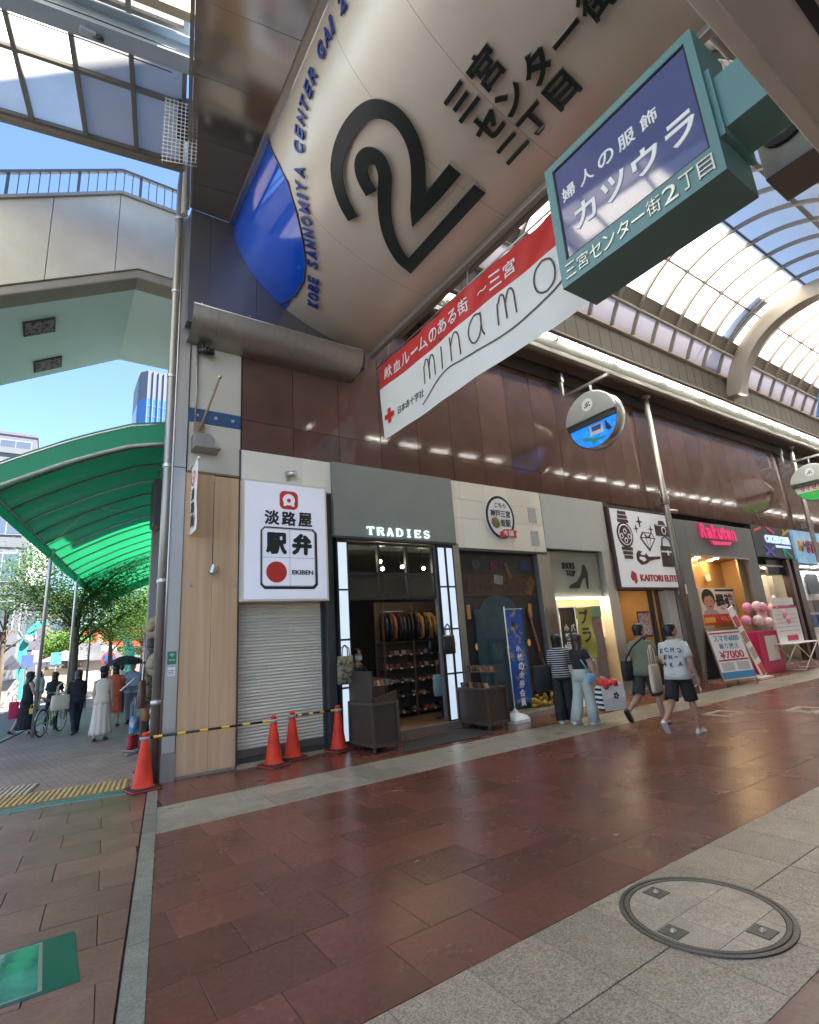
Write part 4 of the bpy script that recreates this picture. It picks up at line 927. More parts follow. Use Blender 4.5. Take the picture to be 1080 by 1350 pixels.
for k in range(46):
    f = random.random(); gh.ball((8.75+f*.62, 8.52-random.random()*.06, .12+random.random()*(.14+.9*f*f*(random.random()**2))), random.uniform(.035, .075), 8, 5, (1.2, .5, .8))
part('gold_heap', gh, m_gold, ko, True)
part('orange_prop', MB().bar((9.02, 8.57, 2.2), (9.36, 8.50, .5), .05, .03), M('worn_orange_wood', (0.30, 0.11, 0.04), .6), ko, True)
# oval sign
ov = thing('oval_sign', 'oval white sign with black rim and red ribbon on the tiled fascia', 'sign', (8.33, YF-.03, 4.27))
el = lambda a, b, n=48: [(a*math.cos(2*pi*k/n), b*math.sin(2*pi*k/n)) for k in range(n)]
FY = lambda a, b, h: (a, -h, b)
part('rim_white', MB().prism(el(.46, .525), 0, .02, FY), m_whitepl, ov); part('rim_black', MB().prism(el(.44, .505), .02, .026, FY), m_blk, ov); part('field', MB().prism(el(.375, .44), .026, .032, FY), m_whitepl, ov)
part('lettering', MB().text('こちら', (0.02, -.036, .28), h=.11, ext=.003, off=.012), m_blk, ov)
part('lettering', MB().text('神戸三宮', (0.0, -.036, .08), h=.17, w=.62, ext=.003, off=.015), m_blk, ov)
part('lettering', MB().text('並駅', (.14, -.036, -.13), h=.18, w=.32, ext=.003, off=.015), m_blk, ov)
part('gold_coin', MB().lathe([(.115, 0), (.115, .012), (.09, .016), (.001, .012)], (-.17, -.032, -.14), 28, axis=(0, -1, 0), sy=1.15), M('coin_bronze', (0.22, 0.16, 0.07), .4, metal=.5, var=.3, vs=20), ov)
part('ribbon', MB().prism([(-.08, -.36), (.06, -.28), (.30, -.27), (.46, -.30), (.42, -.38), (.45, -.47), (.28, -.44), (.06, -.46), (-.10, -.49), (-.06, -.43)], .03, .042, FY), m_redp, ov)
part('lettering', MB().text('本舗', (.18, -.046, -.365), h=.13, w=.32, ext=.003, off=.01), m_prw, ov)

# ------------------------------------------------------------------ shoe shop
sp_ = thing('shoe_shop', 'brightly lit cream shoe shop with plain white fascia board', 'shop front', (10.9, 8.5, 0))
part('fascia', MB().box(9.80, YF-.015, 3.63, 12.28, 8.56, 5.012), M('pale_grey_board', (0.50, 0.53, 0.51), .28, var=.04), sp_, True, bevel=.004)
m_crwall = M('cream_wall', (0.66, 0.56, 0.38), .7, var=.03)
part('sub_fascia', MB().box(9.90, 8.62, 2.42, 11.90, 8.70, 3.60), M('sage_board', (0.30, 0.305, 0.26), .6), sp_, True)
part('light_bar', MB().box(9.92, 8.56, 2.40, 11.88, 8.62, 2.445), M('warm_bar_lamp', (1, .95, .85), .4, emit=.8, ecol=(1, .9, .7)), sp_, True)
part('room_wall', MB().box(9.86, 8.75, 0, 9.92, 11.6, 3.4).box(12.0, 8.75, 0, 12.06, 11.6, 3.4).box(9.9, 11.55, 0, 12.05, 11.65, 3.4), m_crwall, sp_, True)
part('room_ceiling', MB().box(9.9, 8.70, 2.55, 12.05, 11.6, 2.60), m_white, sp_, True); part('room_floor', MB().box(9.88, 8.44, .0, 12.05, 11.6, .05), M('pale_tile_floor', (.42, .35, .25), .4), sp_, True)
for y in (9.1, 9.9, 10.7):
    for x in (10.4, 11.2): part('downlight', MB().lathe([(.07, 0), (.07, .02)], (x, y, 2.525), 16), M('warm_downlight', (1, .93, .8), .4, emit=24, ecol=(1, .86, .62)), sp_, True)
part('jamb', MB().box(11.92, YF-.02, 0, 12.34, 8.75, 3.63), m_steel, sp_, True, bevel=.005); part('jamb', MB().box(9.862, YF+.02, 0, 9.92, 8.72, 2.5), m_white, sp_, True)
sg = thing('shoe_sign', 'sign with black high heel silhouette and lettering over the shoe shop door', 'sign', (10.9, 8.61, 2.98))
part('lettering', MB().text('SHOES', (-.22, -.01, .26), h=.16, w=.46, ext=.01, off=.01), m_blk, sg); part('lettering', MB().text('TOP', (-.16, -.01, .07), h=.15, w=.34, ext=.01, off=.01), m_blk, sg)
part('heel_silhouette', MB().prism([(-.30, -.30), (.10, -.30), (.25, -.08), (.40, -.02), (.41, -.32), (.44, -.32), (.50, .10), (.42, .28), (.36, .30), (.26, .06), (.02, -.14), (-.22, -.22)], .0, .02, FY), m_blk, sg)
for z in (.45, .78, 1.1, 1.42):
    s_ = thing('wall_shelf', 'pale wooden wall shelf inside the bright shoe shop', 'shelf', (11.6, 9.6, z), group='shelves in the shoe shop')
    part('board', MB().box(-.28, -.8, 0, .38, .8, .025), M('birch', (.48, .33, .17), .5, var=.1), s_)
    for k in range(6):
        o = link('leather_shoe', wal[(3, 0, 3, 2, 1, 3)[k]][1], None, (11.5, 8.95+.25*k, z+.026), pi+.1); tag(o, 'ladies shoe on a pale shelf of the bright shop', 'shoe', 'shoes in the bright shop')
# ------------------------------------------------------------------ pawn shop
ka = thing('pawn_shop', 'narrow shop with warm lit wall below the watch and diamond sign', 'shop front', (13.8, 8.5, 0))
m_warm = M('warm_plaster', (0.50, 0.33, 0.16), .75, var=.06)
part('room_wall', MB().box(12.4, 10.3, 0, 15.0, 10.4, 2.9).box(12.36, 8.76, 0, 12.42, 10.3, 2.9).box(15.0, 8.7, 0, 15.06, 10.3, 2.9), m_warm, ka, True)
part('room_ceiling', MB().box(12.4, 8.6, 2.72, 15.0, 10.3, 2.78), m_white, ka, True); part('room_floor', MB().box(12.36, 8.44, 0, 15.05, 10.3, .05), m_gran2, ka, True)
for x in (13.0, 14.2): part('downlight', MB().lathe([(.06, 0), (.06, .02)], (x, 9.9, 2.70), 16), M('amber_downlight', (1, .8, .5), .4, emit=18, ecol=(1, .70, .36)), ka, True)
part('door_frame', MB().box(14.05, 8.62, 0, 14.15, 8.72, 2.7).box(14.42, 8.62, 0, 14.47, 8.72, 2.7), m_dkgrey, ka, True)
part('jamb', MB().box(14.55, YF-.02, 0, 15.02, 8.72, 2.66), M('white_jamb', (.50, .50, .48), .5), ka, True, bevel=.004)
part('beam', MB().box(12.34, YF+.02, 2.6, 15.4, 8.6, 5.0), m_dkgrey, ka, True)
part('poster', MB().box(13.42, 8.72, 1.35, 14.02, 8.73, 2.05), M('dark_red_card', (.22, .03, .04), .5), ka, True); part('poster_face', MB().box(13.46, 8.705, 1.40, 13.98, 8.719, 2.0), M('pale_print', (.60, .52, .52), .5, vs=14, col2=(.30, .12, .14), thr=(.5, .6)), ka, True)
part('low_sill', MB().box(12.36, 8.40, -.01, 15.02, 8.46, .08), m_gran2, ka, True)
KY = 8.36; kx0, kz0 = onY(818, 778, KY).x, onY(818, 778, KY).z; KW, KH = onY(886, 700, KY).x-kx0, 2.28
ks = thing('pictogram_sign', 'white sign with brown watch, diamond, camera, guitar and handbag', 'sign', (kx0, KY, kz0+.02))
m_kbr = M('sign_brown', (.055, .025, .022), .45); m_kface = M('sign_white', (.70, .72, .76), .3, emit=.02, ecol=(.9, .95, 1))
part('frame', MB().box(0, 0, 0, KW, .12, KH), m_kbr, ks, bevel=.006); part('face', MB().box(.09, -.008, .06, KW-.03, .01, KH-.06), m_kface, ks)
led = MB()
for k in range(32): led.box(KW-.03, -.02, .10+k*(KH-.2)/32, KW-.002, -.004, .10+(k+.6)*(KH-.2)/32)
part('led_edge', led, M('blue_led', (.6, .85, 1), .4, emit=.6, ecol=(.55, .82, 1)), ks)
U = lambda x, z: (.12+(KW-.18)*x, .08+(KH-.16)*z)      # 0..1 across the face
sxx, szz = KW-.18, KH-.16
def shp(pts, h0=.008, h1=.022): return MB().prism([U(*p) for p in pts], h0, h1, FY)
def circ2(cx, cz, r, n=28): return [(cx+r*math.cos(2*pi*k/n)/sxx, cz+r*math.sin(2*pi*k/n)/szz) for k in range(n)]
wt = part('watch', shp(circ2(.17, .67, .36)), m_kbr, ks)
wtb = MB()
for s_ in (1, -1):
    for q in range(3):
        z0 = .67+s_*(.185+.055*q); wtb.prism([U(.17-.085+.01*q, z0-.022), U(.17+.085-.01*q, z0-.022), U(.17+.085-.01*q, z0+.022), U(.17-.085+.01*q, z0+.022)], .008, .02, FY)
part('strap', wtb, m_kbr, wt)
part('dial_ring', MB().lathe([(.27, 0), (.30, 0), (.30, .006), (.27, .006)], (*[0]*3,), 32, axis=(0, -1, 0), caps=False).xf(Matrix.Translation((U(.17, .67)[0], -.022, U(.17, .67)[1]))), m_kface, wt)
for dx, dz in ((0, .045), (-.06, -.02), (.06, -.02), (0, -.075)):
    part('sub_dial', MB().lathe([(.05, 0), (.075, 0), (.075, .006), (.05, .006)], (0, 0, 0), 20, axis=(0, -1, 0), caps=False).xf(Matrix.Translation((U(.17+dx, .67+dz)[0], -.022, U(.17+dx, .67+dz)[1]))), m_kface, wt)
def star4(cx, cz, r): return [(cx+(r if k % 2 == 0 else r*.26)*math.cos(pi*k/4)/sxx, cz+(r if k % 2 == 0 else r*.26)*math.sin(pi*k/4)/szz) for k in range(8)]
for cx, cz, r in ((.44, .87, .17), (.37, .77, .12), (.62, .78, .12)): part('sparkle', shp(star4(cx, cz, r)), m_kbr, ks)
dmo = part('diamond', shp([(.41, .65), (.46, .73), (.62, .73), (.67, .65), (.54, .47)]), m_kbr, ks)
fc = MB()
for tri in ([(.435, .66), (.475, .715), (.50, .66)], [(.49, .715), (.59, .715), (.54, .67)], [(.58, .66), (.605, .715), (.645, .66)], [(.435, .645), (.495, .645), (.53, .515)], [(.51, .645), (.57, .645), (.54, .505)], [(.585, .645), (.645, .645), (.55, .515)]): fc.prism([U(*p) for p in tri], .022, .026, FY)
part('facet', fc, m_kface, dmo)
cmr = part('camera_shape', shp([(.70, .70), (.98, .70), (.98, .86), (.90, .86), (.87, .92), (.79, .92), (.77, .86), (.70, .86)]), m_kbr, ks)
part('lens_ring', MB().lathe([(.085, 0), (.12, 0), (.12, .006), (.085, .006)], (0, 0, 0), 24, axis=(0, -1, 0), caps=False).xf(Matrix.Translation((U(.85, .78)[0], -.022, U(.85, .78)[1]))), m_kface, cmr)
part('camera_line', MB().prism([U(.72, .845), U(.96, .845), U(.96, .855), U(.72, .855)], .022, .025, FY), m_kface, cmr)
bgs = part('handbag_shape', shp([(.72, .27), (.99, .27), (.98, .56), (.74, .56)]), m_kbr, ks)
hd = MB().tube([Vector((U(.77, .56)[0], -.015, U(.77, .56)[1])), Vector((U(.79, .66)[0], -.015, U(.79, .66)[1])), Vector((U(.855, .70)[0], -.015, U(.855, .70)[1])), Vector((U(.92, .66)[0], -.015, U(.92, .66)[1])), Vector((U(.94, .56)[0], -.015, U(.94, .56)[1]))], .022, 6)
part('bag_handle', hd, m_kbr, bgs); part('bag_line', MB().prism([U(.74, .47), U(.98, .47), U(.98, .49), U(.74, .49)], .022, .025, FY).prism([U(.84, .43), U(.87, .43), U(.87, .50), U(.84, .50)], .022, .026, FY), m_kface, bgs)
gt = part('guitar', shp([(.30, .34), (.36, .28), (.45, .30), (.50, .335), (.60, .36), (.69, .37), (.70, .41), (.58, .40), (.50, .395), (.46, .44), (.44, .41), (.36, .42), (.40, .46), (.34, .47), (.30, .42)]), m_kbr, ks)
part('guitar_plate', MB().prism([U(.335, .36), U(.40, .325), U(.45, .35), U(.42, .385), U(.345, .39)], .022, .025, FY), m_kface, gt)
part('red_mark', shp([(.18, .20), (.24, .165), (.245, .06), (.21, .03), (.20, .07), (.165, .075), (.15, .13)]), M('mark_red', (.42, .015, .025), .4), ks)
part('lettering', MB().text('KAITORI', (U(.49, .11)[0], -.014, U(.49, .11)[1]), w=.38*sxx, h=.19, ext=.008, off=.035), MATS['mark_red'], ks)
part('lettering', MB().text('ELITE', (U(.82, .11)[0], -.014, U(.82, .11)[1]), w=.22*sxx, h=.19, ext=.008, off=.035), MATS['mark_red'], ks)

# ------------------------------------------------------------------ phone shop
rk = thing('phone_shop', 'grey portal of a phone shop with pink lettering and warm wooden interior', 'shop front', (17.9, 8.5, 0))
m_portal = M('portal_grey', (.155, .155, .158), .5, var=.05)
part('portal', MB().box(15.62, YF-.06, 0, 16.22, 8.56, 4.80).box(20.02, YF-.06, 0, 20.72, 8.56, 4.80).box(16.22, YF-.06, 3.70, 20.02, 8.56, 4.80), m_portal, rk, True, bevel=.006)
part('portal_lip', MB().box(16.18, YF-.10, 3.655, 20.06, YF-.04, 3.70), M('lip_light', (.34, .34, .33), .4), rk, True)
m_oak = wood_mat('warm_wood', (0.40, 0.24, 0.10), (0.50, 0.31, 0.14), 2.0)
part('room_wall', MB().box(16.1, 9.35, 0, 20.3, 9.45, 3.75).box(20.05, 8.56, 0, 20.12, 9.4, 3.75).box(16.1, 8.58, 0, 16.18, 10.6, 3.75), m_oak, rk, True)
part('room_ceiling', MB().box(16.2, 8.56, 3.72, 20.05, 10.6, 3.76), m_oak, rk, True); part('room_floor', MB().box(16.2, 8.44, 0, 20.05, 10.6, .03), m_wfloor, rk, True)
part('brass_reveal', MB().box(19.62, 8.60, 0, 20.04, 8.66, 3.7), M('satin_brass', (.40, .33, .24), .35, metal=.7), rk, True)
for x in (16.9, 17.9, 18.9): part('downlight', MB().lathe([(.08, 0), (.08, .02)], (x, 9.15, 3.70), 16), M('golden_downlight', (1, .8, .5), .4, emit=16, ecol=(1, .72, .36)), rk, True)
for x in (17.4, 18.6): part('downlight', MB().lathe([(.08, 0), (.08, .02)], (x, 8.8, 3.70), 16), MATS['golden_downlight'], rk, True)
m_pink = M('pink_letter', (.80, .03, .16), .4, emit=.03, ecol=(1, .05, .25))
xx = 17.03
for ch, wd in zip('Rakuten', (.40, .34, .33, .34, .25, .34, .34)):
    tall = ch in 'Rk'; hgt = .50 if tall else (.44 if ch == 't' else .36)
    part('letter', MB().text(ch, (xx+wd/2, YF-.10, 4.27+hgt/2), w=wd*.88, h=hgt, ext=.03, off=.04), m_pink, rk, True); xx += wd
part('underline', MB().prism([(17.55, 4.20), (18.95, 4.20), (18.82, 4.10), (17.72, 4.06)], YF-.13, YF-.06, lambda a, b, h: (a, h, b)), m_pink, rk, True)
py = 8.98
def at_(x, y, Y=py): p = onY(x, y, Y); return p.x, p.z
x0, z1 = at_(920, 775); x1, z0 = at_(976, 820)
po = thing('wall_poster', 'large poster with smiling face and black characters on the wooden wall', 'poster', (x0, py, z0))
pw, ph = x1-x0, z1-z0
part('sheet', MB().box(0, 0, 0, pw, .02, ph), m_prw, po); part('red_band', MB().box(0, -.004, 0, pw*.95, 0, ph*.26), M('poster_red', (.55, .045, .05), .5), po); part('top_band', MB().box(pw*.45, -.004, ph*.9, pw, 0, ph*.96), m_blk, po)
fe = lambda cx, cz, rx_, rz_, n=26: [(pw*cx+rx_*math.cos(2*pi*k/n), ph*cz+rz_*math.sin(2*pi*k/n)) for k in range(n)]
part('portrait_hair', MB().prism(fe(.225, .70, pw*.175, ph*.27), 0, .004, FY), M('poster_hair', (.02, .012, .01), .6), po)
part('portrait', MB().prism(fe(.225, .60, pw*.135, ph*.245), .004, .007, FY).prism([(pw*.15, ph*.26), (pw*.30, ph*.26), (pw*.29, ph*.45), (pw*.17, ph*.45)], .003, .0045, FY), M('poster_skin', (.56, .33, .23), .6, var=.15, vs=2.5), po)
part('portrait_shirt', MB().prism([(pw*.02, ph*.26), (pw*.46, ph*.26), (pw*.40, ph*.36), (pw*.29, ph*.40), (pw*.225, ph*.33), (pw*.17, ph*.40), (pw*.06, ph*.36)], .0046, .006, FY), M('poster_grey', (.42, .42, .44), .6), po)
part('portrait_fringe', MB().prism([(pw*.085, ph*.66), (pw*.10, ph*.84), (pw*.2, ph*.92), (pw*.33, ph*.86), (pw*.365, ph*.66), (pw*.33, ph*.74), (pw*.27, ph*.79), (pw*.2, ph*.755), (pw*.15, ph*.77), (pw*.11, ph*.70)], .007, .009, FY), MATS['poster_hair'], po)
part('portrait_features', MB().prism(fe(.235, .475, pw*.045, ph*.022, 12), .009, .0105, FY).prism(fe(.175, .63, pw*.022, ph*.012, 10), .009, .0105, FY).prism(fe(.285, .64, pw*.022, ph*.012, 10), .009, .0105, FY), M('poster_shade', (.20, .07, .05), .6), po)
part('lettering', MB().text('最強', (pw*.68, -.006, ph*.60), w=pw*.55, h=ph*.46, ext=.002, off=.04), m_blk, po)
part('lettering', MB().text('¥3,980', (pw*.68, -.006, ph*.13), w=pw*.45, h=ph*.14, ext=.002, off=.01), M('poster_orange', (.75, .35, .12), .5), po); part('yellow_patch', MB().box(pw*.02, -.007, ph*.04, pw*.30, -.004, ph*.18), M('poster_yellow', (.75, .5, .04), .5), po)
cn = thing('sales_counter', 'counter with leaflets below the large poster', 'counter', (17.5, 8.98, 0.03))
part('body', MB().box(-1.0, -.3, 0, 1.4, .3, .9), m_oak, cn, bevel=.01); part('leaflet_wall', MB().box(-1.0, .25, .9, 1.0, .3, 1.5), m_prw, cn)
for k in range(8): part('leaflet', MB().box(-.95+.25*k, .235, .95+.05*(k % 2), -.75+.25*k, .245, 1.4-.04*(k % 3)), M('leaflet_%d' % (k % 4), ((.6, .5, .4), (.62, .25, .2), (.55, .5, .45), (.5, .3, .12))[k % 4], .6), cn)
for k, c_ in enumerate(((.55, .04, .03), (.58, .42, .22), (.55, .03, .04))): part('front_card', MB().box(-.9+.3*k, -.32, .1, -.63+.3*k, -.305, .8), M('card_%d' % k, c_, .5), cn)
part('wall_notice', MB().obox((1.3, .3, 3.1), (1, 0, .25), (0, 1, 0), (-.25, 0, 1), .3, .02, .22), m_prw, cn)

# ------------------------------------------------------------------ lingerie shop and the shop beyond
cz = thing('fashion_shop', 'shop with black sign, colourful diagonal bars and lit display niches', 'shop front', (22.3, 8.5, 0))
m_ink = M('dark_sign', (.012, .014, .018), .35)
part('sign_board', MB().box(20.74, YF-.07, 3.80, 24.0, 8.56, 4.98), m_ink, cz, True)
for (xa, za, xb, zb, c_) in ((20.9, 4.75, 21.5, 4.9, (.55, .04, .10)), (22.0, 4.95, 22.6, 4.75, (.55, .06, .14)), (21.4, 3.86, 22.3, 4.2, (.08, .09, .45)), (21.5, 4.22, 22.25, 3.84, (.09, .10, .5)), (23.0, 4.22, 23.15, 3.84, (.02, .35, .26)), (23.0, 4.22, 23.7, 3.84, (.03, .42, .30)), (23.4, 4.95, 23.5, 4.75, (.5, .33, .05)), (23.3, 4.73, 23.95, 4.95, (.5, .30, .05))):
    part('colour_bar', MB().bar((xa, YF-.085, za), (xb, YF-.085, zb), .07, .02, (0, -1, 0)), M('bar_%d' % int(xa*100+za*10), c_, .45, emit=.04, ecol=c_), cz, True)
part('lettering', MB().text('CALZEDONIA', (22.75, YF-.09, 4.50), w=2.1, h=.30, ext=.02, off=.03), M('lit_blue_white', (.6, .75, 1), .4, emit=.10, ecol=(.45, .62, 1)), cz, True)
part('lettering', MB().text('ITALIAN LEGWEAR', (23.1, YF-.09, 4.24), w=1.3, h=.10, ext=.01), MATS['lit_blue_white'], cz, True)
part('room_wall', MB().box(20.8, 10.2, 0, 24, 10.3, 3.8).box(20.73, 8.57, 0, 20.8, 10.2, 3.8), m_crwall, cz, True); part('room_ceiling', MB().box(20.8, 8.6, 3.5, 24, 10.2, 3.56), m_white, cz, True)
part('room_floor', MB().box(20.75, 8.44, 0, 24, 10.2, .03), m_gran2, cz, True)
part('niche', MB().box(21.9, 9.0, 1.2, 23.1, 9.05, 3.2).box(21.9, 8.7, 1.9, 23.1, 9.0, 1.94).box(21.9, 8.7, 1.15, 23.1, 9.0, 1.2).box(21.86, 8.7, .6, 21.9, 9.05, 3.2), M('niche_white', (.62, .58, .50), .6), cz, True)
part('dark_bulkhead', MB().box(21.9, 8.62, 3.2, 23.9, 8.7, 3.78), m_ink, cz, True); part('dark_column', MB().box(23.25, YF-.02, 0, 23.5, 8.7, 3.8).box(23.75, YF-.04, 0, 24.2, 8.7, 3.8), M('dark_red_stone', (.06, .03, .025), .25), cz, True)
for x in (21.3, 22.3, 23.2): part('downlight', MB().lathe([(.07, 0), (.07, .02)], (x, 8.85, 3.47), 14), MATS['warm_downlight'], cz, True)
for zz, c_ in ((2.05, (.03, .25, .33)), (1.32, (.02, .33, .10))):
    b_ = thing('display_torso', 'white bust display with %s garment in the lit niche' % ('blue' if zz > 2 else 'green'), 'mannequin', (22.45, 8.88, zz-.105))
    rg = [[(ww*math.cos(2*pi*q/16), dd*math.sin(2*pi*q/16), z) for q in range(16)] for z, ww, dd in ((0, .13, .09), (.12, .15, .1), (.26, .20, .13), (.38, .20, .11), (.46, .08, .07), (.5, .06, .05))]
    part('bust', MB().loft(rg), m_whitepl, b_); part('garment', MB().loft([[(x*1.05, y*1.08, z) for x, y, z in r] for r in rg[:3]]), M('garment_%d' % int(zz*10), c_, .6), b_)
ns = thing('corner_shop', 'shop with light blue star sign at the right edge of the picture', 'shop front', (25.6, 8.5, 0))
part('sign_board', MB().box(24.25, YF-.08, 3.68, 33.9, 8.56, 5.0), M('sky_blue_print', (.16, .42, .68), .4, vs=1.2, col2=(.45, .60, .70), thr=(.45, .7), emit=.03, ecol=(.3, .6, .9)), ns, True)
part('lettering', MB().text('M', (24.75, YF-.10, 4.35), h=.42, ext=.02, off=.05), M('gold_letter', (.65, .33, .04), .4), ns, True); part('lettering', MB().text('☆', (25.1, YF-.10, 4.45), h=.22, ext=.02, off=.04), M('blue_letter', (.06, .10, .35), .4), ns, True)
part('lettering', MB().text('STAR', (26.15, YF-.10, 4.35), w=1.7, h=.52, ext=.02, off=.045), M('red_letter', (.42, .03, .05), .4), ns, True)
part('room_wall', MB().box(24.2, 10.4, 0, 34, 10.5, 3.7).box(24.15, 8.57, 0, 24.22, 10.4, 3.7), M('grey_white_wall', (.48, .46, .43), .7), ns, True); part('room_ceiling', MB().box(24.2, 8.57, 3.62, 34, 10.4, 3.66), m_white, ns, True); part('room_floor', MB().box(24.2, 8.44, 0, 34, 10.4, .03), m_gran2, ns, True)
for x in (24.8, 25.8, 26.8, 27.8): part('downlight', MB().lathe([(.10, 0), (.10, .02)], (x, 8.78, 3.60), 14), M('cool_downlight', (1, 1, 1), .4, emit=30, ecol=(.95, .97, 1)), ns, True)
part('screen', MB().box(26.2, 8.95, 2.5, 27.4, 9.01, 3.35), m_black, ns, True); part('display_wall', MB().box(25.6, 9.1, .2, 33, 9.2, 3.5), m_white, ns, True)
for k in range(6): part('picture', MB().box(26.1+.55*(k % 3), 9.06, 1.75-.6*(k//3), 26.55+.55*(k % 3), 9.09, 2.25-.6*(k//3)), M('pic_%d' % k, ((.25, .16, .13), (.1, .1, .1), (.4, .3, .22), (.05, .08, .2), (.03, .05, .16), (.5, .5, .5))[k], .5), ns, True)
lw = thing('lower_frontage', 'plain shop frontage receding beyond the light blue sign', 'shop front', (36, 8.5, 0))
part('wall', MB().box(34.02, YF, 0, XE, 8.59, 5.01), M('frontage_beige', (.33, .30, .25), .5, vs=.6, col2=(.12, .12, .13), thr=(.5, .55)), lw, True)
# white fascia joint and wall above the pawn shop sign; pier next to the post
part('pier_panel', MB().box(12.30, YF-.005, 2.6, 12.48, 8.56, 5.012), m_dkgrey, bld, True); part('pier_panel', MB().box(15.05, YF-.03, 0, 15.60, 8.57, 4.95), m_portal, bld, True)
pg_ = thing('meter_box', 'small white meter box on the grey pier beside the phone shop', 'box', (15.34, YF-.09, 2.62))
part('case', MB().box(-.16, -.06, -.14, .16, .06, .14), m_whitepl, pg_, bevel=.01); part('conduit', MB().tube([(0, .02, -.14), (.0, .02, -2.5)], .02, 6), m_dkgrey, pg_)
pc_ = thing('spot_camera', 'small silver camera on the brown wall beside the steel post', 'camera', (15.55, YF-.05, 4.98))
part('body', MB().tube([(-.1, 0, .06), (.12, -.18, 0)], .06, 10), m_steel, pc_); part('mount', MB().box(-.12, -.02, 0, -.04, .05, .12), m_steel, pc_)
# steel posts that carry the eave
def post(x, label):
    t = thing('steel_post', label, 'post', (x, 8.16, 0), group='steel posts along the shop fronts')
    part('shaft', MB().tube([(0, 0, 0), (0, 0, 8.6)], .085, 16), m_steel_dk, t); part('cap', MB().lathe([(.085, 0), (.15, .05), (.15, .09)], (0, 0, 8.55), 16), m_steel_dk, t)
    part('clamp', MB().lathe([(.11, -.12), (.115, -.11), (.115, .11), (.11, .12)], (0, 0, 5.25), 16).box(-.03, 0, 5.15, .03, .3, 5.35), m_steel_dk, t)
    part('wall_stay', MB().tube([(0, .02, 5.25), (.0, .3, 5.25)], .03, 8), m_steel_dk, t)
post(14.95, 'round steel post rising from the floor between pictogram sign and phone shop')
post(25.6, 'round steel post in front of the light blue star sign')
# ------------------------------------------------------------------ arcade roof: glazed barrel vault over two eaves
VY, VZc, VR = 4.6, 8.93, 3.0
X0R = 5.06
roof = thing('arcade_roof', 'glazed barrel vault roof with curved ribs above the shopping arcade', 'roof', (X0R, VY, 8.7))
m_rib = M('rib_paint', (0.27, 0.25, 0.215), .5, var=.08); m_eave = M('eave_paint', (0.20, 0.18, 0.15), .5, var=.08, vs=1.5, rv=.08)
m_eave_dk = M('eave_dark_paint', (0.13, 0.11, 0.092), .45, var=.08); m_board = M('olive_board', (0.125, 0.115, 0.09), .6, var=.06, rnd=.05)  # darker second eave paint, also on thin purlins and bracket
m_mould = M('pale_moulding', (0.40, 0.37, 0.32), .45, var=.05)
m_pane = M_translucent('frosted_pane', (.97, .90, .80), trans=.94, gloss=.05, var=.05, vs=.8)
m_pane2 = M_translucent('clerestory_pane', (.46, .40, .40), trans=.55, gloss=.06, var=.08, vs=1.5)
def arcpt(r, th, x): return (x, VY+r*math.cos(th), VZc+r*math.sin(th))
def arcbox(x0, x1, r0, r1, t0, t1, n):
    mb = MB(); rg = []
    for k in range(n+1):
        t = lerp(t0, t1, k/n); rg.append([arcpt(r0, t, x0), arcpt(r0, t, x1), arcpt(r1, t, x1), arcpt(r1, t, x0)])
    return mb.loft(rg, smooth=False)
ribm = arcbox(-.032, .032, 2.93, 3.03, .364, pi-.364, 34)
ribme = ribm.mesh('rib', m_rib)
segs = [(.738, 1.085), (1.085, pi/2), (pi/2, pi-1.085), (pi-1.085, pi-.738)]
pmes = []
for a, b in segs:
    pmes.append(MB().grid(lambda u, v, a=a, b=b: arcpt(3.035, lerp(a, b, v), -.5+.004+u*.992), 1, 8).mesh('glass_pane', m_pane))
cmes = [MB().grid(lambda u, v, a=a, b=b: arcpt(3.035, lerp(a, b, v), -.5+.004+u*.992), 1, 4).mesh('clerestory_pane', m_pane2) for a, b in ((.364, .598), (pi-.598, pi-.364))]
rx = 5.54
while rx < XE-1:
    link('rib', ribme, roof, (rx-X0R, -VY, -8.7))
    for me in pmes: link('glass_pane', me, roof, (rx+.5-X0R, -VY, -8.7))
    for me in cmes: link('clerestory_pane', me, roof, (rx+.5-X0R, -VY, -8.7))
    rx += 1.0
def along(name, poly, mat, mirror=True, x0=X0R, x1=XE, bevel=0):
    part(name, MB().prism(poly, x0, x1, lambda a, b, h: (h, a, b)), mat, roof, True, bevel=bevel)
    if mirror: part(name, MB().prism([(2*VY-a, b) for a, b in poly][::-1], x0, x1, lambda a, b, h: (h, a, b)), mat, roof, True, bevel=bevel)
for th in (1.085, pi/2, pi-1.085):
    y, z = VY+2.99*math.cos(th), VZc+2.99*math.sin(th); w_ = .022 if th != pi-1.085 else .045
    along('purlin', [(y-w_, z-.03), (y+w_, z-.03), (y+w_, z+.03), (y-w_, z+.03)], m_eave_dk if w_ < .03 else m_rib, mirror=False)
for s_ in (0, 1):
    part('kick_sheet', MB().grid(lambda u, v: arcpt(3.045, (lerp(.585, .752, v) if s_ == 0 else pi-lerp(.585, .752, v)), lerp(X0R, XE, u)), 1, 3), m_eave, roof, True)
    t = .598 if s_ == 0 else pi-.598; p = arcpt(2.97, t, 0)
    part('sill_bar', MB().tube([(X0R, p[1], p[2]), (XE, p[1], p[2])], .05, 10), m_mould, roof, True)
along('moulding', [(7.43, 9.98), (7.56, 9.96), (7.62, 10.05), (7.52, 10.12), (7.43, 10.10)], m_mould)
along('ledge', [(7.44, 9.06), (7.56, 9.06), (7.56, 9.14), (7.48, 9.14), (7.44, 9.10)], m_mould)
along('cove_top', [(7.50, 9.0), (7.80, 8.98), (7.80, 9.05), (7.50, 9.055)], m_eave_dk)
along('reflector', [(7.60, 8.935), (7.76, 8.80), (7.80, 8.84), (7.64, 8.975)], M('reflector_white', (.42, .43, .38), .5, spec=.4))
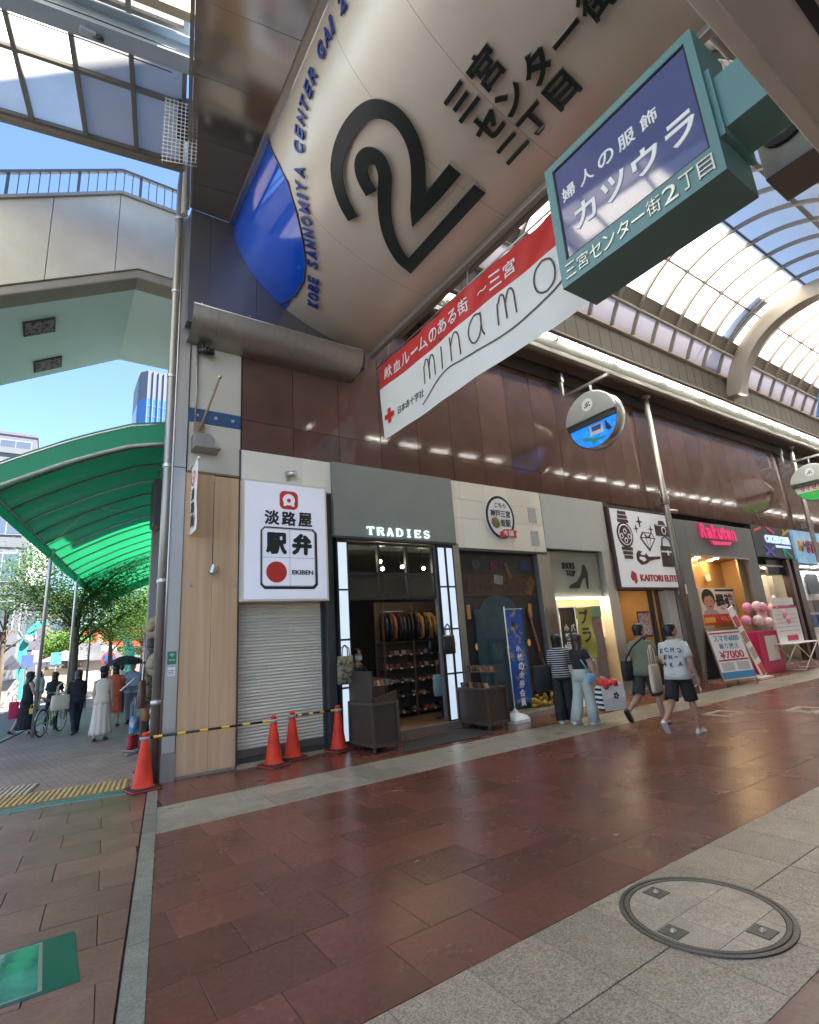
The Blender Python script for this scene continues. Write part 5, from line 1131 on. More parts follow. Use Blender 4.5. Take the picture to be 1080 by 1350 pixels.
along('gutter_beam', [(7.76, 8.79), (7.80, 8.71), (7.88, 8.67), (7.98, 8.68), (8.04, 8.74), (8.04, 8.84), (7.80, 8.86)], m_eave)
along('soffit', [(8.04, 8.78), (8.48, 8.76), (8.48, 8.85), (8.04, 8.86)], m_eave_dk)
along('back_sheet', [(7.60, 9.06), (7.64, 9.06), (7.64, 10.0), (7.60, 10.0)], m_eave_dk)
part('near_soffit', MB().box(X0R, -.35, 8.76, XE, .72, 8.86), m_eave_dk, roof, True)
bme = MB().box(-.241, -.015, -.42, .241, .015, .42).mesh('fascia_board', m_board)
x = X0R+.25
while x < 30:
    o = link('fascia_board', bme, roof, (x-X0R, 7.53-VY, 9.56-8.7)); o.rotation_euler = (0, 0, random.uniform(-.004, .004)); x += .5
part('fascia_run', MB().box(30, 7.515, 9.14, XE, 7.545, 9.98).box(X0R, 9.2-7.545, 9.14, XE, 9.2-7.515, 9.98), m_board, roof, True)
# fluorescent tubes in the coves
m_tube = M('fluorescent_tube', (1, 1, 1), .4, emit=20.0, ecol=(.97, 1.0, .93))
tm = MB().tube([(-1.18, 0, 0), (1.18, 0, 0)], .019, 8)
tme = tm.mesh('fluorescent_tube', m_tube); tms = MB().tube([(-.42, 0, 0), (.42, 0, 0)], .013, 8).mesh('fluorescent_tube', M('dim_tube', (1, 1, 1), .4, emit=8.0, ecol=(1.0, .98, .92))); cap = MB().tube([(-1.225, 0, 0), (-1.18, 0, 0)], .026, 8).tube([(1.18, 0, 0), (1.225, 0, 0)], .026, 8).mesh('tube_holder', m_white)
for side, y in ((0, 7.575), (1, 9.2-7.575)):
    k = 0; x = 6.48
    while x < XE-2:
        if side: link('fluorescent_tube', tms, roof, (x-X0R, y-VY, 8.955-8.7)); x += 1.45; continue
        link('fluorescent_tube', tme, roof, (x-X0R, y-VY, 8.955-8.7)); link('tube_holder', cap, roof, (x-X0R, y-VY, 8.955-8.7)); x += 2.5
# big arches under the vault
for ax_ in (19.4, 31.4, 43.0):
    a_ = arcbox(ax_-.24, ax_+.24, 2.46, 2.98, .12, pi-.12, 48); part('arch_beam', a_, m_mould, roof, True, bevel=.02)
# gable that closes the vault behind the entrance sign
gp = [(VY+3.06*math.cos(pi*k/20*.77+.364*0+.36), VZc+3.06*math.sin(pi*k/20*.77+.36)) for k in range(21)]
part('gable', MB().prism([(7.66, 7.42), (7.66, 9.9)]+[(VY+3.06*math.cos(t), VZc+3.06*math.sin(t)) for t in [lerp(.33, pi-.33, k/24) for k in range(25)]]+[(1.5, 9.9), (1.5, 7.42)], 5.0, 5.055, lambda a, b, h: (h, a, b)), m_eave, roof, True)
# service stair outside the glass
cw = thing('roof_catwalk', 'service stair lying on the outside of the glazed vault near the arch', 'catwalk', (18.6, VY, 11.9))
st_ = MB()
for k in range(14):
    t = lerp(.62, 1.25, k/13); p = arcpt(3.28, t, 18.75); st_.box(p[0]-.30, p[1]-.13, p[2]-.02, p[0]+.30, p[1]+.13, p[2]+.02)
part('tread', st_, m_steel_dk, cw, True, kind='stuff')
part('stringer', MB().tube([arcpt(3.24, lerp(.6, 1.3, k/8), 18.44) for k in range(9)], .05, 6).tube([arcpt(3.24, lerp(.6, 1.3, k/8), 19.06) for k in range(9)], .05, 6), m_steel_dk, cw, True)
part('handrail', MB().tube([arcpt(4.0, lerp(.6, 1.3, k/8), 18.42) for k in range(9)], .025, 6).tube([arcpt(3.2, .75, 18.42), arcpt(4.0, .75, 18.42)], .02, 6).tube([arcpt(3.2, 1.1, 18.42), arcpt(4.0, 1.1, 18.42)], .02, 6), m_steel_dk, cw, True)

# ------------------------------------------------------------------ curved entrance sign
SEA, SEB, SEX, SEZ = 2.75, 1.9, 4.95, 9.3
_t = [pi/2*k/400 for k in range(401)]; _s = [0.0]
for k in range(400):
    x0_, x1_ = SEX-SEA*math.cos(_t[k]), SEX-SEA*math.cos(_t[k+1]); z0_, z1_ = SEZ-SEB*math.sin(_t[k]), SEZ-SEB*math.sin(_t[k+1]); _s.append(_s[-1]+math.hypot(x1_-x0_, z1_-z0_))
SL = _s[-1]
def tt(s):
    s = max(0, min(SL, s)); lo, hi = 0, 400
    while hi-lo > 1:
        m_ = (lo+hi)//2
        if _s[m_] <= s: lo = m_
        else: hi = m_
    return lerp(_t[lo], _t[hi], (s-_s[lo])/max(1e-9, _s[hi]-_s[lo]))
def SP(s, Y, off=0.0):
    t = tt(s); n = Vector((-math.cos(t)/SEA, 0, -math.sin(t)/SEB)).normalized()
    e = Vector((0, 0, 0))
    if s < 0: e = Vector((0, 0, -s))
    return Vector((SEX-SEA*math.cos(t), Y, SEZ-SEB*math.sin(t)))+n*off+e
m_champ = M('champagne_metal', (0.62, 0.555, 0.47), .38, metal=.3, var=.07, vs=1.2, rv=.05, bump=.015, bs=3)
es = thing('entrance_sign', 'huge curved champagne metal sign with dark numeral 2 across the arcade entrance', 'sign', (3.6, 4.7, 7.4))
YB = [8.2, 6.15, 4.17, 3.165, 1.25]
for a, b in zip(YB[:-1], YB[1:]):
    part('sign_panel', MB().grid(lambda u, v, a=a, b=b: SP(u*SL, lerp(a-.002, b+.002, v)), 40, 6), m_champ, es, True)
part('sign_back', MB().grid(lambda u, v: SP(u*SL, lerp(8.21, 1.24, v), -.03), 30, 1), m_black, es, True)
part('lower_trim', MB().prism([(4.93, 7.30), (5.04, 7.30), (5.04, 7.46), (4.93, 7.40)], 1.25, 8.2, lambda a, b, h: (a, h, b)), M('trim_grey', (.36, .34, .31), .4, metal=.5), es, True, bevel=.01)
part('lower_conduit', MB().prism([(5.06, 7.32), (5.16, 7.32), (5.16, 7.42), (5.06, 7.42)], 1.6, 7.4, lambda a, b, h: (a, h, b)), m_eave, es, True)
part('upper_trim', MB().prism([(2.10, 9.24), (2.19, 9.27), (2.19, 9.36), (2.10, 9.36)], 1.25, 8.2, lambda a, b, h: (a, h, b)), M('trim_steel', (.45, .44, .42), .35, metal=.8), es, True)
part('end_cap', MB().face([SP(SL*k/30, 1.25) for k in range(31)]+[(5.04, 1.25, 9.3)]), m_champ, es, True)
# blue lacquered end of the sign
bl = [(0.0, 6.27), (.18, 6.23), (.52, 6.15), (.83, 6.15), (1.19, 6.36), (1.47, 6.63), (1.69, 6.94), (1.83, 7.31), (1.845, 7.72), (1.72, 8.19)]
m_blue = M('blue_lacquer', (.006, .085, .60), .08, spec=.8, coat=.6, var=.08)
def blY(s):
    for (s0, y0), (s1, y1) in zip(bl[:-1], bl[1:]):
        if s0 <= s <= s1: return lerp(y0, y1, (s-s0)/max(1e-6, s1-s0))
    return 8.19
part('blue_field', MB().grid(lambda u, v: SP(u*1.83, lerp(min(8.19, blY(u*1.83)), 8.195, v), .012), 60, 12), m_blue, es, True)
part('blue_edge', MB().tube([SP(s, y, .012) for s, y in bl], .016, 6), m_dkgrey, es, True)
# numeral: two parallel raised strokes
def smooth(pts, n=5):
    out = []
    for i in range(len(pts)-1):
        p0, p1, p2, p3 = pts[max(i-1, 0)], pts[i], pts[i+1], pts[min(i+2, len(pts)-1)]
        for k in range(n):
            t = k/n; out.append(tuple(.5*((2*p1[j])+(-p0[j]+p2[j])*t+(2*p0[j]-5*p1[j]+4*p2[j]-p3[j])*t*t+(-p0[j]+3*p1[j]-3*p2[j]+p3[j])*t**3) for j in range(2)))
    out.append(pts[-1]); return out
def stroke(pts, wd, h0, h1):
    """ribbon with mitred corners on the curved face"""
    n = len(pts); Lf, Rt = [], []
    for i in range(n):
        d0 = Vector((pts[i][0]-pts[i-1][0], pts[i][1]-pts[i-1][1])) if i > 0 else None
        d1 = Vector((pts[i+1][0]-pts[i][0], pts[i+1][1]-pts[i][1])) if i < n-1 else None
        d0 = (d0 or d1).normalized(); d1 = (d1 or d0).normalized(); n0 = Vector((-d0.y, d0.x)); n1 = Vector((-d1.y, d1.x))
        m_ = (n0+n1); m_ = m_.normalized()*(wd/2/max(.45, m_.normalized().dot(n1))) if m_.length > 1e-4 else n1*wd/2
        Lf.append((pts[i][0]+m_.x, pts[i][1]+m_.y)); Rt.append((pts[i][0]-m_.x, pts[i][1]-m_.y))
    rg = [[SP(*Lf[i], h0), SP(*Rt[i], h0), SP(*Rt[i], h1), SP(*Lf[i], h1)] for i in range(n)]
    return MB().loft(rg, smooth=False)
o1 = smooth([(1.92, 5.60), (1.66, 5.48), (1.41, 5.25), (1.29, 4.92), (1.29, 4.55), (1.40, 4.23), (1.62, 4.06), (1.86, 4.06), (2.10, 4.19), (2.32, 4.45), (2.58, 4.86)])
o1 += [(2.585, 4.5), (2.59, 4.0)]
o2 = smooth([(1.93, 5.07), (1.72, 4.98), (1.62, 4.85), (1.64, 4.70), (1.77, 4.62), (1.94, 4.72), (2.08, 4.95), (2.25, 5.20), (2.5, 5.45), (2.80, 5.63), (3.0, 5.68)])
o2 += [(3.005, 5.0), (3.01, 4.0)]
m_letdk = M('dark_green_black', (.010, .016, .014), .35, spec=.5)
m_lrim = M('letter_edge_metal', (.50, .47, .40), .35, metal=.6)  # pale letter returns, with their edge highlights put into the colour
for st2, nm in ((o1, 'numeral_outer_stroke'), (o2, 'numeral_inner_stroke')):
    q = part(nm, stroke(st2, .195, .045, .06), m_letdk, es, True); part('stroke_return', stroke(st2, .204, .0, .045), m_lrim, q, True)
def sletter(ch, s, Y, size, mat, off=.03, name='letter', asp=1.0):
    mb = MB(); mb.text(ch, (0, 0, 0), h=size, w=size*asp, ext=.012, off=off, fn=lambda a, b, z: SP(s-b, Y-a, .035+z)); q = part(name, mb, mat, es, True)
    part('letter_return', MB().text(ch, (0, 0, 0), h=size*1.03, w=size*asp*1.03, ext=.012, off=off+.006, fn=lambda a, b, z: SP(s-b, Y-a, .012+z)), m_lrim, q, True)
for ch, s, Y, hh_, ap in (('三', 2.17, 3.37, .30, 1.12), ('宮', 2.17, 2.95, .36, .95), ('セ', 2.57, 3.35, .32, 1.05), ('ン', 2.58, 2.97, .29, 1.1), ('タ', 2.58, 2.58, .32, 1), ('ー', 2.60, 2.20, .05, 6.2), ('街', 2.60, 1.83, .34, 1), ('二', 2.97, 3.36, .24, 1.5), ('丁', 2.96, 2.97, .30, 1.1), ('目', 2.96, 2.57, .33, .92)):
    sletter(ch, s, Y, hh_, m_letdk, .016 if ch in '宮街目' else .032, asp=ap)
# small blue lettering that follows the blue field
path = smooth([(2.24, 7.78), (1.96, 7.16), (1.63, 6.62), (1.23, 6.13), (.90, 5.77), (.60, 5.34), (.44, 4.83), (.38, 4.34), (.38, 3.77), (.40, 3.2), (.40, 2.4), (.40, 1.6)], 12)
dl = [0]
for i in range(1, len(path)): dl.append(dl[-1]+math.hypot(path[i][0]-path[i-1][0], path[i][1]-path[i-1][1]))
m_blet = M('blue_letter_metal', (.012, .045, .26), .3, spec=.6)
def pathat(d):
    for i in range(1, len(dl)):
        if dl[i] >= d:
            f = (d-dl[i-1])/max(1e-6, dl[i]-dl[i-1]); a, b = path[i-1], path[i]
            tdir = Vector((b[0]-a[0], b[1]-a[1])).normalized(); return (lerp(a[0], b[0], f), lerp(a[1], b[1], f)), tdir
    return path[-1], Vector((0, -1))
d = .10
for ch in 'KOBE SANNOMIYA CENTER GAI 2 CHO-ME':
    adv = .175 if ch not in 'MI -' else (.21 if ch == 'M' else (.10 if ch in 'I' else .13))
    if ch != ' ':
        (s0, y0), tv = pathat(d+adv/2)
        nv = Vector((tv.y, -tv.x))            # letter tops point to the blue side
        if nv.x > 0 and abs(nv.x) > abs(nv.y): nv = -nv
        if tv.x*nv.y-tv.y*nv.x > 0: nv = -nv
        mb = MB().text(ch, (0, 0, 0), h=.20 if ch != '-' else .03, w=adv*.78, ext=.012, off=.02, shear=.15, fn=lambda a, b, z: SP(s0+tv.x*a+nv.x*b, y0+tv.y*a+nv.y*b, .03+z))
        part('small_letter', mb, m_blet, es, True)
    d += adv

# ------------------------------------------------------------------ mirror soffit outside the sign
so_ = thing('entrance_soffit', 'dark mirror metal soffit panels outside the curved entrance sign', 'soffit', (1.6, 6.5, 9.3))
m_mirror = M('dark_mirror_metal', (.55, .48, .41), .12, metal=.9, var=.08, vs=1.0, bump=.05, bs=1.6)
def outer_x(Y): return .833+(Y-4.98)*.1855
poly0 = [(outer_x(-1.0), -1.0), (2.19, -1.0), (2.19, 8.2), (outer_x(8.2), 8.2)]
cuts = [-3, -.6, .6, 1.8, 2.9, 3.95, 4.95, 5.85, 6.80, 7.65, 9.5]
for a, b in zip(cuts[:-1], cuts[1:]):
    l0, l1 = Vector((outer_x(a), a, 0)), Vector((outer_x(b), b, 0))
    Q = clip(poly0, (l0.x+.003, l0.y+.003), (l0.x+TV.x+.003, l0.y+TV.y+.003)); Q = clip(Q, (l1.x+TV.x, l1.y+TV.y-.003), (l1.x, l1.y-.003)) if len(Q) > 2 else []
    if len(Q) > 2:
        cx = sum(p[0] for p in Q)/len(Q); cy = sum(p[1] for p in Q)/len(Q)
        o = part('soffit_panel', MB().prism([(p[0]-cx, p[1]-cy) for p in Q], 0, .03), m_mirror, so_); o.location = (cx-1.6, cy-6.5, 0); o.rotation_euler = (random.uniform(-.006, .006), random.uniform(-.006, .006), 0)
part('upper_tray', MB().prism([(p[0], p[1]) for p in poly0], 9.34, 9.42), m_dkgrey, so_, True)
part('edge_trim', MB().bar((outer_x(-1)-.03, -1, 9.32), (outer_x(8.2)-.03, 8.2, 9.32), .05, .16), m_steel_dk, so_, True)
m_bluesteel = M('blue_grey_metal', (.17, .175, .20), .30, metal=.7, var=.08, vs=1.5)
wp = thing('metal_wall', 'blue grey metal wall panels between soffit and curved trough', 'wall', (2.2, 8.2, 7.2))
for a, b in ((1.46, 1.80), (1.804, 2.62), (2.624, 4.85)): part('wall_panel', MB().box(a, 8.2, 7.05, b, 8.58, 9.30), m_bluesteel, wp, True, bevel=.004)
# curved trough with small uplights
tg = thing('metal_trough', 'half round steel trough along the wall under the curved sign', 'trough', (3.0, 8.3, 7.2))
for a, b in ((1.50, 1.90), (1.905, 3.25), (3.255, 4.62)):
    part('trough_shell', MB().grid(lambda u, v, a=a, b=b: (lerp(a, b, u), 8.30-.42*math.cos(v*pi*.5), 7.2-.42*math.sin(v*pi*.5)), 1, 14).grid(lambda u, v, a=a, b=b: (lerp(a, b, u), 8.30+.165*v, 6.78+.0*v), 1, 1), m_steel_dk, tg, True)
part('end_plate', MB().prism([(8.465, 7.2), (7.88, 7.2)]+[(8.30-.42*math.cos(k/10*pi/2), 7.2-.42*math.sin(k/10*pi/2)) for k in range(1, 11)]+[(8.465, 6.78)], 4.60, 4.625, lambda a, b, h: (h, a, b)), m_steel, tg, True)
part('lip', MB().tube([(1.5, 7.88, 7.2), (4.62, 7.88, 7.2)], .014, 6), m_steel, tg, True)
for x in (1.66, 2.42):
    u_ = thing('uplight', 'small chrome uplight standing in the steel trough', 'lamp', (x, 8.06, 7.16), group='uplights in the trough')
    part('shade', MB().lathe([(.02, 0), (.06, .04), (.075, .12), (.07, .125)], (0, 0, .05), 14, axis=(.3, 0, 1)), M('chrome', (.7, .7, .7), .12, metal=1), u_); part('stem', MB().tube([(0, 0, -.3), (0, 0, .06)], .012, 6), m_steel, u_)
# ------------------------------------------------------------------ teal hanging sign box
TX = 4.0
def tq(x, y): p = onX(x, y, TX); return p.y, p.z
dep = max(.35, min(.8, onZ(1004.5, 258, 4.95).x-TX))
ty0, ty1, tz0, tz1 = 1.21, 2.80, 4.95, 6.40
ts = thing('hanging_sign_box', 'big teal box sign with blue glass face hanging under the arcade roof', 'sign', (TX, (ty0+ty1)/2, tz0))
m_teal = M('teal_enamel', (.13, .26, .245), .5, var=.06, vs=2)
(pl, pzt), (pr, _), (pr2, pzb), (pl2, _) = tq(728, 230), tq(898, 56), tq(939, 193), tq(747, 342)
pyl, pyr, pt_, pb_ = (pl+pl2)/2, (pr+pr2)/2, (tq(728, 230)[1]+tq(898, 56)[1])/2, (tq(939, 193)[1]+tq(747, 342)[1])/2
fr = MB().box(TX, ty0, tz0, TX+dep, ty1, pb_).box(TX, ty0, pt_, TX+dep, ty1, tz1).box(TX, ty0, pb_, TX+dep, pyr, pt_).box(TX, pyl, pb_, TX+dep, ty1, pt_)
part('case', fr, m_teal, ts, True); part('case_back', MB().box(TX+.06, pyr, pb_, TX+dep-.02, pyl, pt_), m_black, ts, True)
part('inner_frame', MB().box(TX+.004, pyr, pb_, TX+.03, pyr+.015, pt_).box(TX+.004, pyl-.015, pb_, TX+.03, pyl, pt_).box(TX+.004, pyr, pb_, TX+.03, pyl, pb_+.015).box(TX+.004, pyr, pt_-.015, TX+.03, pyl, pt_), m_black, ts, True)
part('blue_glass', MB().box(TX+.02, pyr+.012, pb_+.012, TX+.05, pyl-.012, pt_-.012), M('blue_glass', (.075, .085, .165), .05, spec=1.0, coat=1.0, var=.15, vs=1.5, emit=.012, ecol=(.25, .30, .75)), ts, True)  # faint lavender glow stands in for the ceiling reflected in the glass
m_tlet = M('cream_letter', (.62, .62, .58), .5, emit=.02, ecol=(1, 1, .95))
W_ = pyl-pyr; Hh_ = pt_-pb_
for k, ch in enumerate('婦人の服飾'):
    part('letter', MB().text(ch, (TX+.014, pyl-W_*(.10+.155*k), pb_+Hh_*(.66)), (0, -1, 0), (0, 0, 1), h=.155, ext=.004, off=.006), m_tlet, ts, True)
for k, ch in enumerate('カツウラ'):
    part('letter', MB().text(ch, (TX+.014, pyl-W_*(.20+.225*k), pb_+Hh_*(.33)), (0, -1, 0), (0, 0, 1), h=.26, w=.25, ext=.004, off=.022), m_tlet, ts, True)
m_emb = M('embossed_metal', (.55, .56, .52), .3, metal=.6)
bt = '三宮センター街2丁目'
for k, ch in enumerate(bt):
    part('embossed_letter', MB().text(ch, (TX-.006, ty1-.13-.148*k, (tz0+pb_)/2+.0), (0, -1, 0), (0, 0, 1), h=(.155 if ch != 'ー' else .02), w=.125, ext=.008, off=-.004 if ch in '宮街' else 0), m_emb, ts, True)
part('orange_side_lamp', MB().box(TX+.02, ty1, tz0+.12, TX+dep*.6, ty1+.012, pt_-.5), M('orange_acrylic', (.75, .16, .05), .4, emit=.03), ts, True)
part('hanger_arm', MB().box(TX+.08, -.25, 5.36, TX+.08+.45, ty0, 5.86), m_teal, ts, True, bevel=.006)
part('arm_flange', MB().box(TX+.04, ty0-.04, 5.28, TX+.57, ty0-.001, 5.94), m_teal, ts, True)
# small lettered box beyond it
cs = thing('lettered_box_sign', 'small beige box sign with dark letter C behind the teal sign', 'sign', (5.5, .7, 5.8))
part('case', MB().box(5.5, -.2, 5.80, 6.0, 1.38, 6.52), M('beige_case', (.42, .38, .30), .5), cs, True, bevel=.006); part('under_plate', MB().box(5.5, -.2, 5.785, 6.0, 1.38, 5.798), m_eave_dk, cs, True)
part('letter', MB().text('C', (5.48, 1.17, 6.22), (0, -1, 0), (0, 0, 1), h=.38, w=.32, ext=.03, off=.05), m_blk, cs, True)
part('bracket', MB().bar((5.9, .9, 5.9), (8.4, .9, 5.9), .10, .12), m_eave_dk, cs, True)

# ------------------------------------------------------------------ blood-donation banner
BX = 5.0
bn = thing('hanging_banner', 'long red and white banner hung across the arcade on a thin rod', 'banner', (BX, 5.2, 5.4))
by0, by1, bz0, bz1 = 2.45, 7.92, 5.40, 6.96; bmid = 6.45
m_bw = M_translucent('banner_white', (.74, .77, .76), trans=.30, gloss=.03, var=.03); m_br = M_translucent('banner_red', (.56, .055, .05), trans=.22, gloss=.03, var=.12, vs=3)
def wav(y, z): return BX+.022*math.sin(y*2.1)+.007*math.sin(y*6.3+z*3)+.012*math.sin(z*4+y*1.3)*(1-(z-bz0)/(bz1-bz0)*.5)+(.012*math.sin(y*11+z*6) if z > bmid else 0)
def bnd(y): return bmid-(.05*(y-2.45)/5.5)
part('white_cloth', MB().grid(lambda u, v: (wav(lerp(by1, by0, u), lerp(bz0, bmid, v)), lerp(by1-.05*(1-v), by0, u), lerp(bz0, bmid, v)), 60, 12), m_bw, bn, True)
part('red_cloth', MB().grid(lambda u, v: (wav(lerp(by1, by0, u), lerp(bmid, bz1, v)), lerp(by1, by0, u), lerp(bmid, bz1, v)), 120, 10), m_br, bn, True)
part('rod', MB().tube([(BX+.0, by1+.12, bz1+.03), (BX, by0-.3, bz1+.03)], .016, 8), m_steel, bn, True)
for y in (7.6, 5.2, 2.8): part('wire', MB().tube([(BX, y, bz1+.04), (BX+.2, y, 8.7)], .004, 5), m_steel, bn, True)
bl_ = lambda y, z, dz=0: (lambda a, b, e: (wav(y-a, z+b)-.012-e, y-a, z+b))
yy = 7.58
for ch in '献血ルームのある街　～三宮':
    if ch not in '　': part('letter', MB().text(ch, (0, 0, 0), h=(.24 if ch not in 'ー～' else .05), w=.235, ext=.002, off=.008, fn=bl_(yy, bmid+.235)), m_prw, bn, True)
    yy -= .282 if ch != '　' else .16
m_min = M('grey_brown_print', (.085, .07, .065), .6)
def flat_stroke(pts, wd):
    P = [Vector((0, y, z)) for y, z in pts]; rg = []
    for i, p in enumerate(P):
        d_ = (P[min(i+1, len(P)-1)]-P[max(i-1, 0)]).normalized(); n_ = Vector((0, -d_.z, d_.y))
        a, b = p+n_*wd/2, p-n_*wd/2; rg.append([(wav(a.y, a.z)-.012, a.y, a.z), (wav(b.y, b.z)-.012, b.y, b.z), (wav(b.y, b.z)-.015, b.y, b.z), (wav(a.y, a.z)-.015, a.y, a.z)])
    return MB().loft(rg, smooth=False)
def glyph(strokes, y0, z0, s, wd=.028):
    for stq in strokes: part('script_stroke', flat_stroke([(y0-a*s, z0+b*s) for a, b in smooth(stq, 6)], wd), m_min, bn, True)
G = {'m': [[(0, 0), (.03, .7), (.08, .78), (.2, 1), (.33, .9), (.36, .5), (.37, .05)], [(.37, .6), (.5, .95), (.64, 1), (.74, .8), (.76, .4), (.78, .02)]],
     'i': [[(0, 1), (.02, .5), (.03, 0)], [(0, 1.28), (.035, 1.33), (.0, 1.37), (-.035, 1.33), (0, 1.28)]],
     'n': [[(0, 1), (.02, .5), (.03, 0)], [(.03, .6), (.2, .95), (.38, 1), (.5, .8), (.53, .4), (.55, 0)]],
     'a': [[(.62, .9), (.35, 1), (.08, .8), (0, .45), (.14, .1), (.36, 0), (.58, .2), (.66, .6), (.64, .95), (.68, .3), (.8, .02)]],
     'o': [[(.38, 1), (.1, .85), (0, .5), (.1, .14), (.38, 0), (.66, .15), (.76, .5), (.66, .86), (.38, 1)]]}
for ch, y0, s_ in (('m', 6.52, .42), ('i', 5.98, .42), ('n', 5.72, .44), ('a', 5.26, .46), ('m', 4.62, .44), ('o', 3.92, .46)): glyph(G[ch], y0, 5.93, s_)
part('script_stroke', flat_stroke(smooth([(6.62, 5.58), (6.45, 5.66), (6.15, 5.80), (5.8, 5.86), (5.5, 5.83), (5.1, 5.78), (4.7, 5.75), (4.2, 5.77), (3.7, 5.86), (3.3, 6.0)], 8), .026), m_min, bn, True)
part('red_cross', MB().grid(lambda u, v: (BX-.022+wav(lerp(7.70, 7.60, u), 5.8)-BX, lerp(7.70, 7.60, u), lerp(5.66, 5.96, v)), 2, 2).grid(lambda u, v: (BX-.0225+wav(lerp(7.78, 7.52, u), 5.8)-BX, lerp(7.80, 7.50, u), lerp(5.76, 5.86, v)), 2, 2), m_redp, bn, True)
part('small_lettering', MB().text('日本赤十字社', (0, 0, 0), h=.155, w=.82, ext=.002, fn=bl_(6.98, 5.80)), m_blk, bn, True)

# ------------------------------------------------------------------ round lamp signs
m_visor = M('silver_visor', (.52, .54, .53), .35, metal=.5, var=.04); m_rimst = M('rim_steel', (.42, .41, .39), .3, metal=.9)
def halfdisc(r, zc, top, n=40):
    t0 = math.asin(max(-1, min(1, zc/r)))
    a = [lerp(t0, pi-t0, k/n) for k in range(n+1)] if top else [lerp(pi-t0, 2*pi+t0, k/n) for k in range(n+1)]
    return [(r*math.cos(t), r*math.sin(t)) for t in a]
def round_lamp(label, loc, face_mat, deco, arm_to, tilt=.0):
    t = thing('round_lamp_sign', label, 'lamp sign', loc, group='round lamp signs along the arcade'); R_ = .725
    FX = lambda a, b, h: (-h, -a, b)
    part('drum', MB().lathe([(.70, 0), (R_, .02), (R_, .30), (.70, .32)], (.16, 0, 0), 48, axis=(-1, 0, 0)), m_rimst, t)
    part('picture', MB().prism(halfdisc(.69, .02, False), .161, .168, FX), face_mat, t)
    part('visor', MB().prism(halfdisc(R_+.012, .04, True), .15, .27, FX), m_visor, t, bevel=.02)
    part('visor_band', MB().prism([(-.735, .10), (.735, .10), (.70, -.10), (-.70, -.10)], .165, .24, FX), m_dkgrey, t)
    e = part('emblem', MB().prism(el(.155, .165), .27, .275, FX), m_whitepl, t); dd = MB()
    for a, b in ((-.07, -.05), (-.035, .0), (.0, .04), (.02, -.01), (.06, .04), (.07, -.04), (-.01, -.05)): dd.prism([(a+x*.14, b+.0+y*.14) for x, y in el(.16, .17, 10)], .275, .279, FX)
    part('emblem_dots', dd, M('navy_print', (.02, .03, .12), .5), e)
    for o_ in (e,): o_.location = (0, 0, .40)
    deco(t, FX)
    part('hanger', MB().tube([(0, 0, .70), (0, 0, 1.02)], .035, 8), m_rimst, t)
    part('arm', MB().bar((0, -.55 if arm_to > 0 else .55, 1.05), (0, arm_to, 1.05), .075, .075), m_rimst, t); part('arm_drop', MB().bar((0, arm_to*.97, 1.04), (0, arm_to*.97, 1.55), .07, .07, (1, 0, 0)).bar((0, arm_to*.97, 1.5), (0, arm_to*.97, 1.75), .13, .10, (1, 0, 0)), m_rimst, t)
    return t
def deco1(t, FX):
    part('print_card', MB().prism([(-.12, -.14), (.28, -.14), (.26, -.40), (-.10, -.40)], .169, .172, FX), m_prw, t)
    part('print_blue', MB().prism([(-.05, -.18), (.22, -.18), (.21, -.30), (-.04, -.30)], .173, .175, FX), M('card_blue', (.02, .12, .5), .5), t)
    part('print_creature', MB().prism([(-.45, -.36), (-.2, -.40), (.1, -.50), (.3, -.52), (.5, -.46), (.25, -.56), (.05, -.56), (-.05, -.66), (-.08, -.54), (-.3, -.46)], .169, .172, FX), M('creature_green', (.03, .30, .24), .5, emit=.03), t)
    part('print_dark', MB().prism([(.36, -.12), (.52, -.40), (.42, -.42), (.34, -.36)], .169, .172, FX), M('creature_navy', (.01, .04, .2), .5), t)
m_ocean = M('ocean_print', (.01, .10, .48), .3, vs=5, col2=(.02, .30, .72), thr=(.42, .68), emit=.13, ecol=(.02, .22, .75), detail=6)
round_lamp('round lamp sign with blue sea picture hanging before the brown wall', (11.0, 7.36, 6.72), m_ocean, deco1, .90)
def deco2(t, FX):
    part('white_band', MB().prism([(-.66, -.06), (.66, -.06), (.60, -.34), (-.60, -.34)], .169, .172, FX), m_prw, t)
    part('lettering', MB().text('サイゼリヤ', (-.178, 0, -.20), (0, -1, 0), (0, 0, 1), h=.20, w=.95, ext=.003, off=.03), m_redp, t)
    part('small_mark', MB().text('ピザ', (-.178, .1, -.46), (0, -1, 0), (0, 0, 1), h=.13, ext=.003, off=.02), M('mark_orange', (.7, .2, .08), .5), t)
round_lamp('round lamp sign with green and white picture near the right edge', (24.7, 7.36, 6.72), M('green_print', (.02, .33, .06), .3, emit=.06, ecol=(.03, .5, .1)), deco2, .90)
pjs = thing('projecting_sign', 'dark framed projecting sign with blue foot cut by the right edge', 'sign', (4.0, .2, 2.8))
part('frame', MB().prism([(.76, 4.33), (1.01, 3.09), (1.09, 2.80), (-.34, 2.80), (-.34, 4.33)], 4.0, 4.16, lambda a, b, h: (h, a, b)), M('dark_red_frame', (.06, .022, .02), .4), pjs, True, bevel=.02)
part('blue_foot', MB().prism([(1.02, 3.05), (1.09, 2.84), (-.3, 2.84), (-.3, 3.05)], 3.985, 4.0, lambda a, b, h: (h, a, b)), M('blue_print', (.03, .30, .55), .4), pjs, True)
part('white_strip', MB().prism([(1.0, 3.10), (1.03, 3.06), (-.3, 3.06), (-.3, 3.10)], 3.985, 4.0, lambda a, b, h: (h, a, b)), m_prw, pjs, True)
part('wall_bracket', MB().box(4.05, -.36, 3.4, 4.12, -.33, 3.8), m_steel_dk, pjs, True)

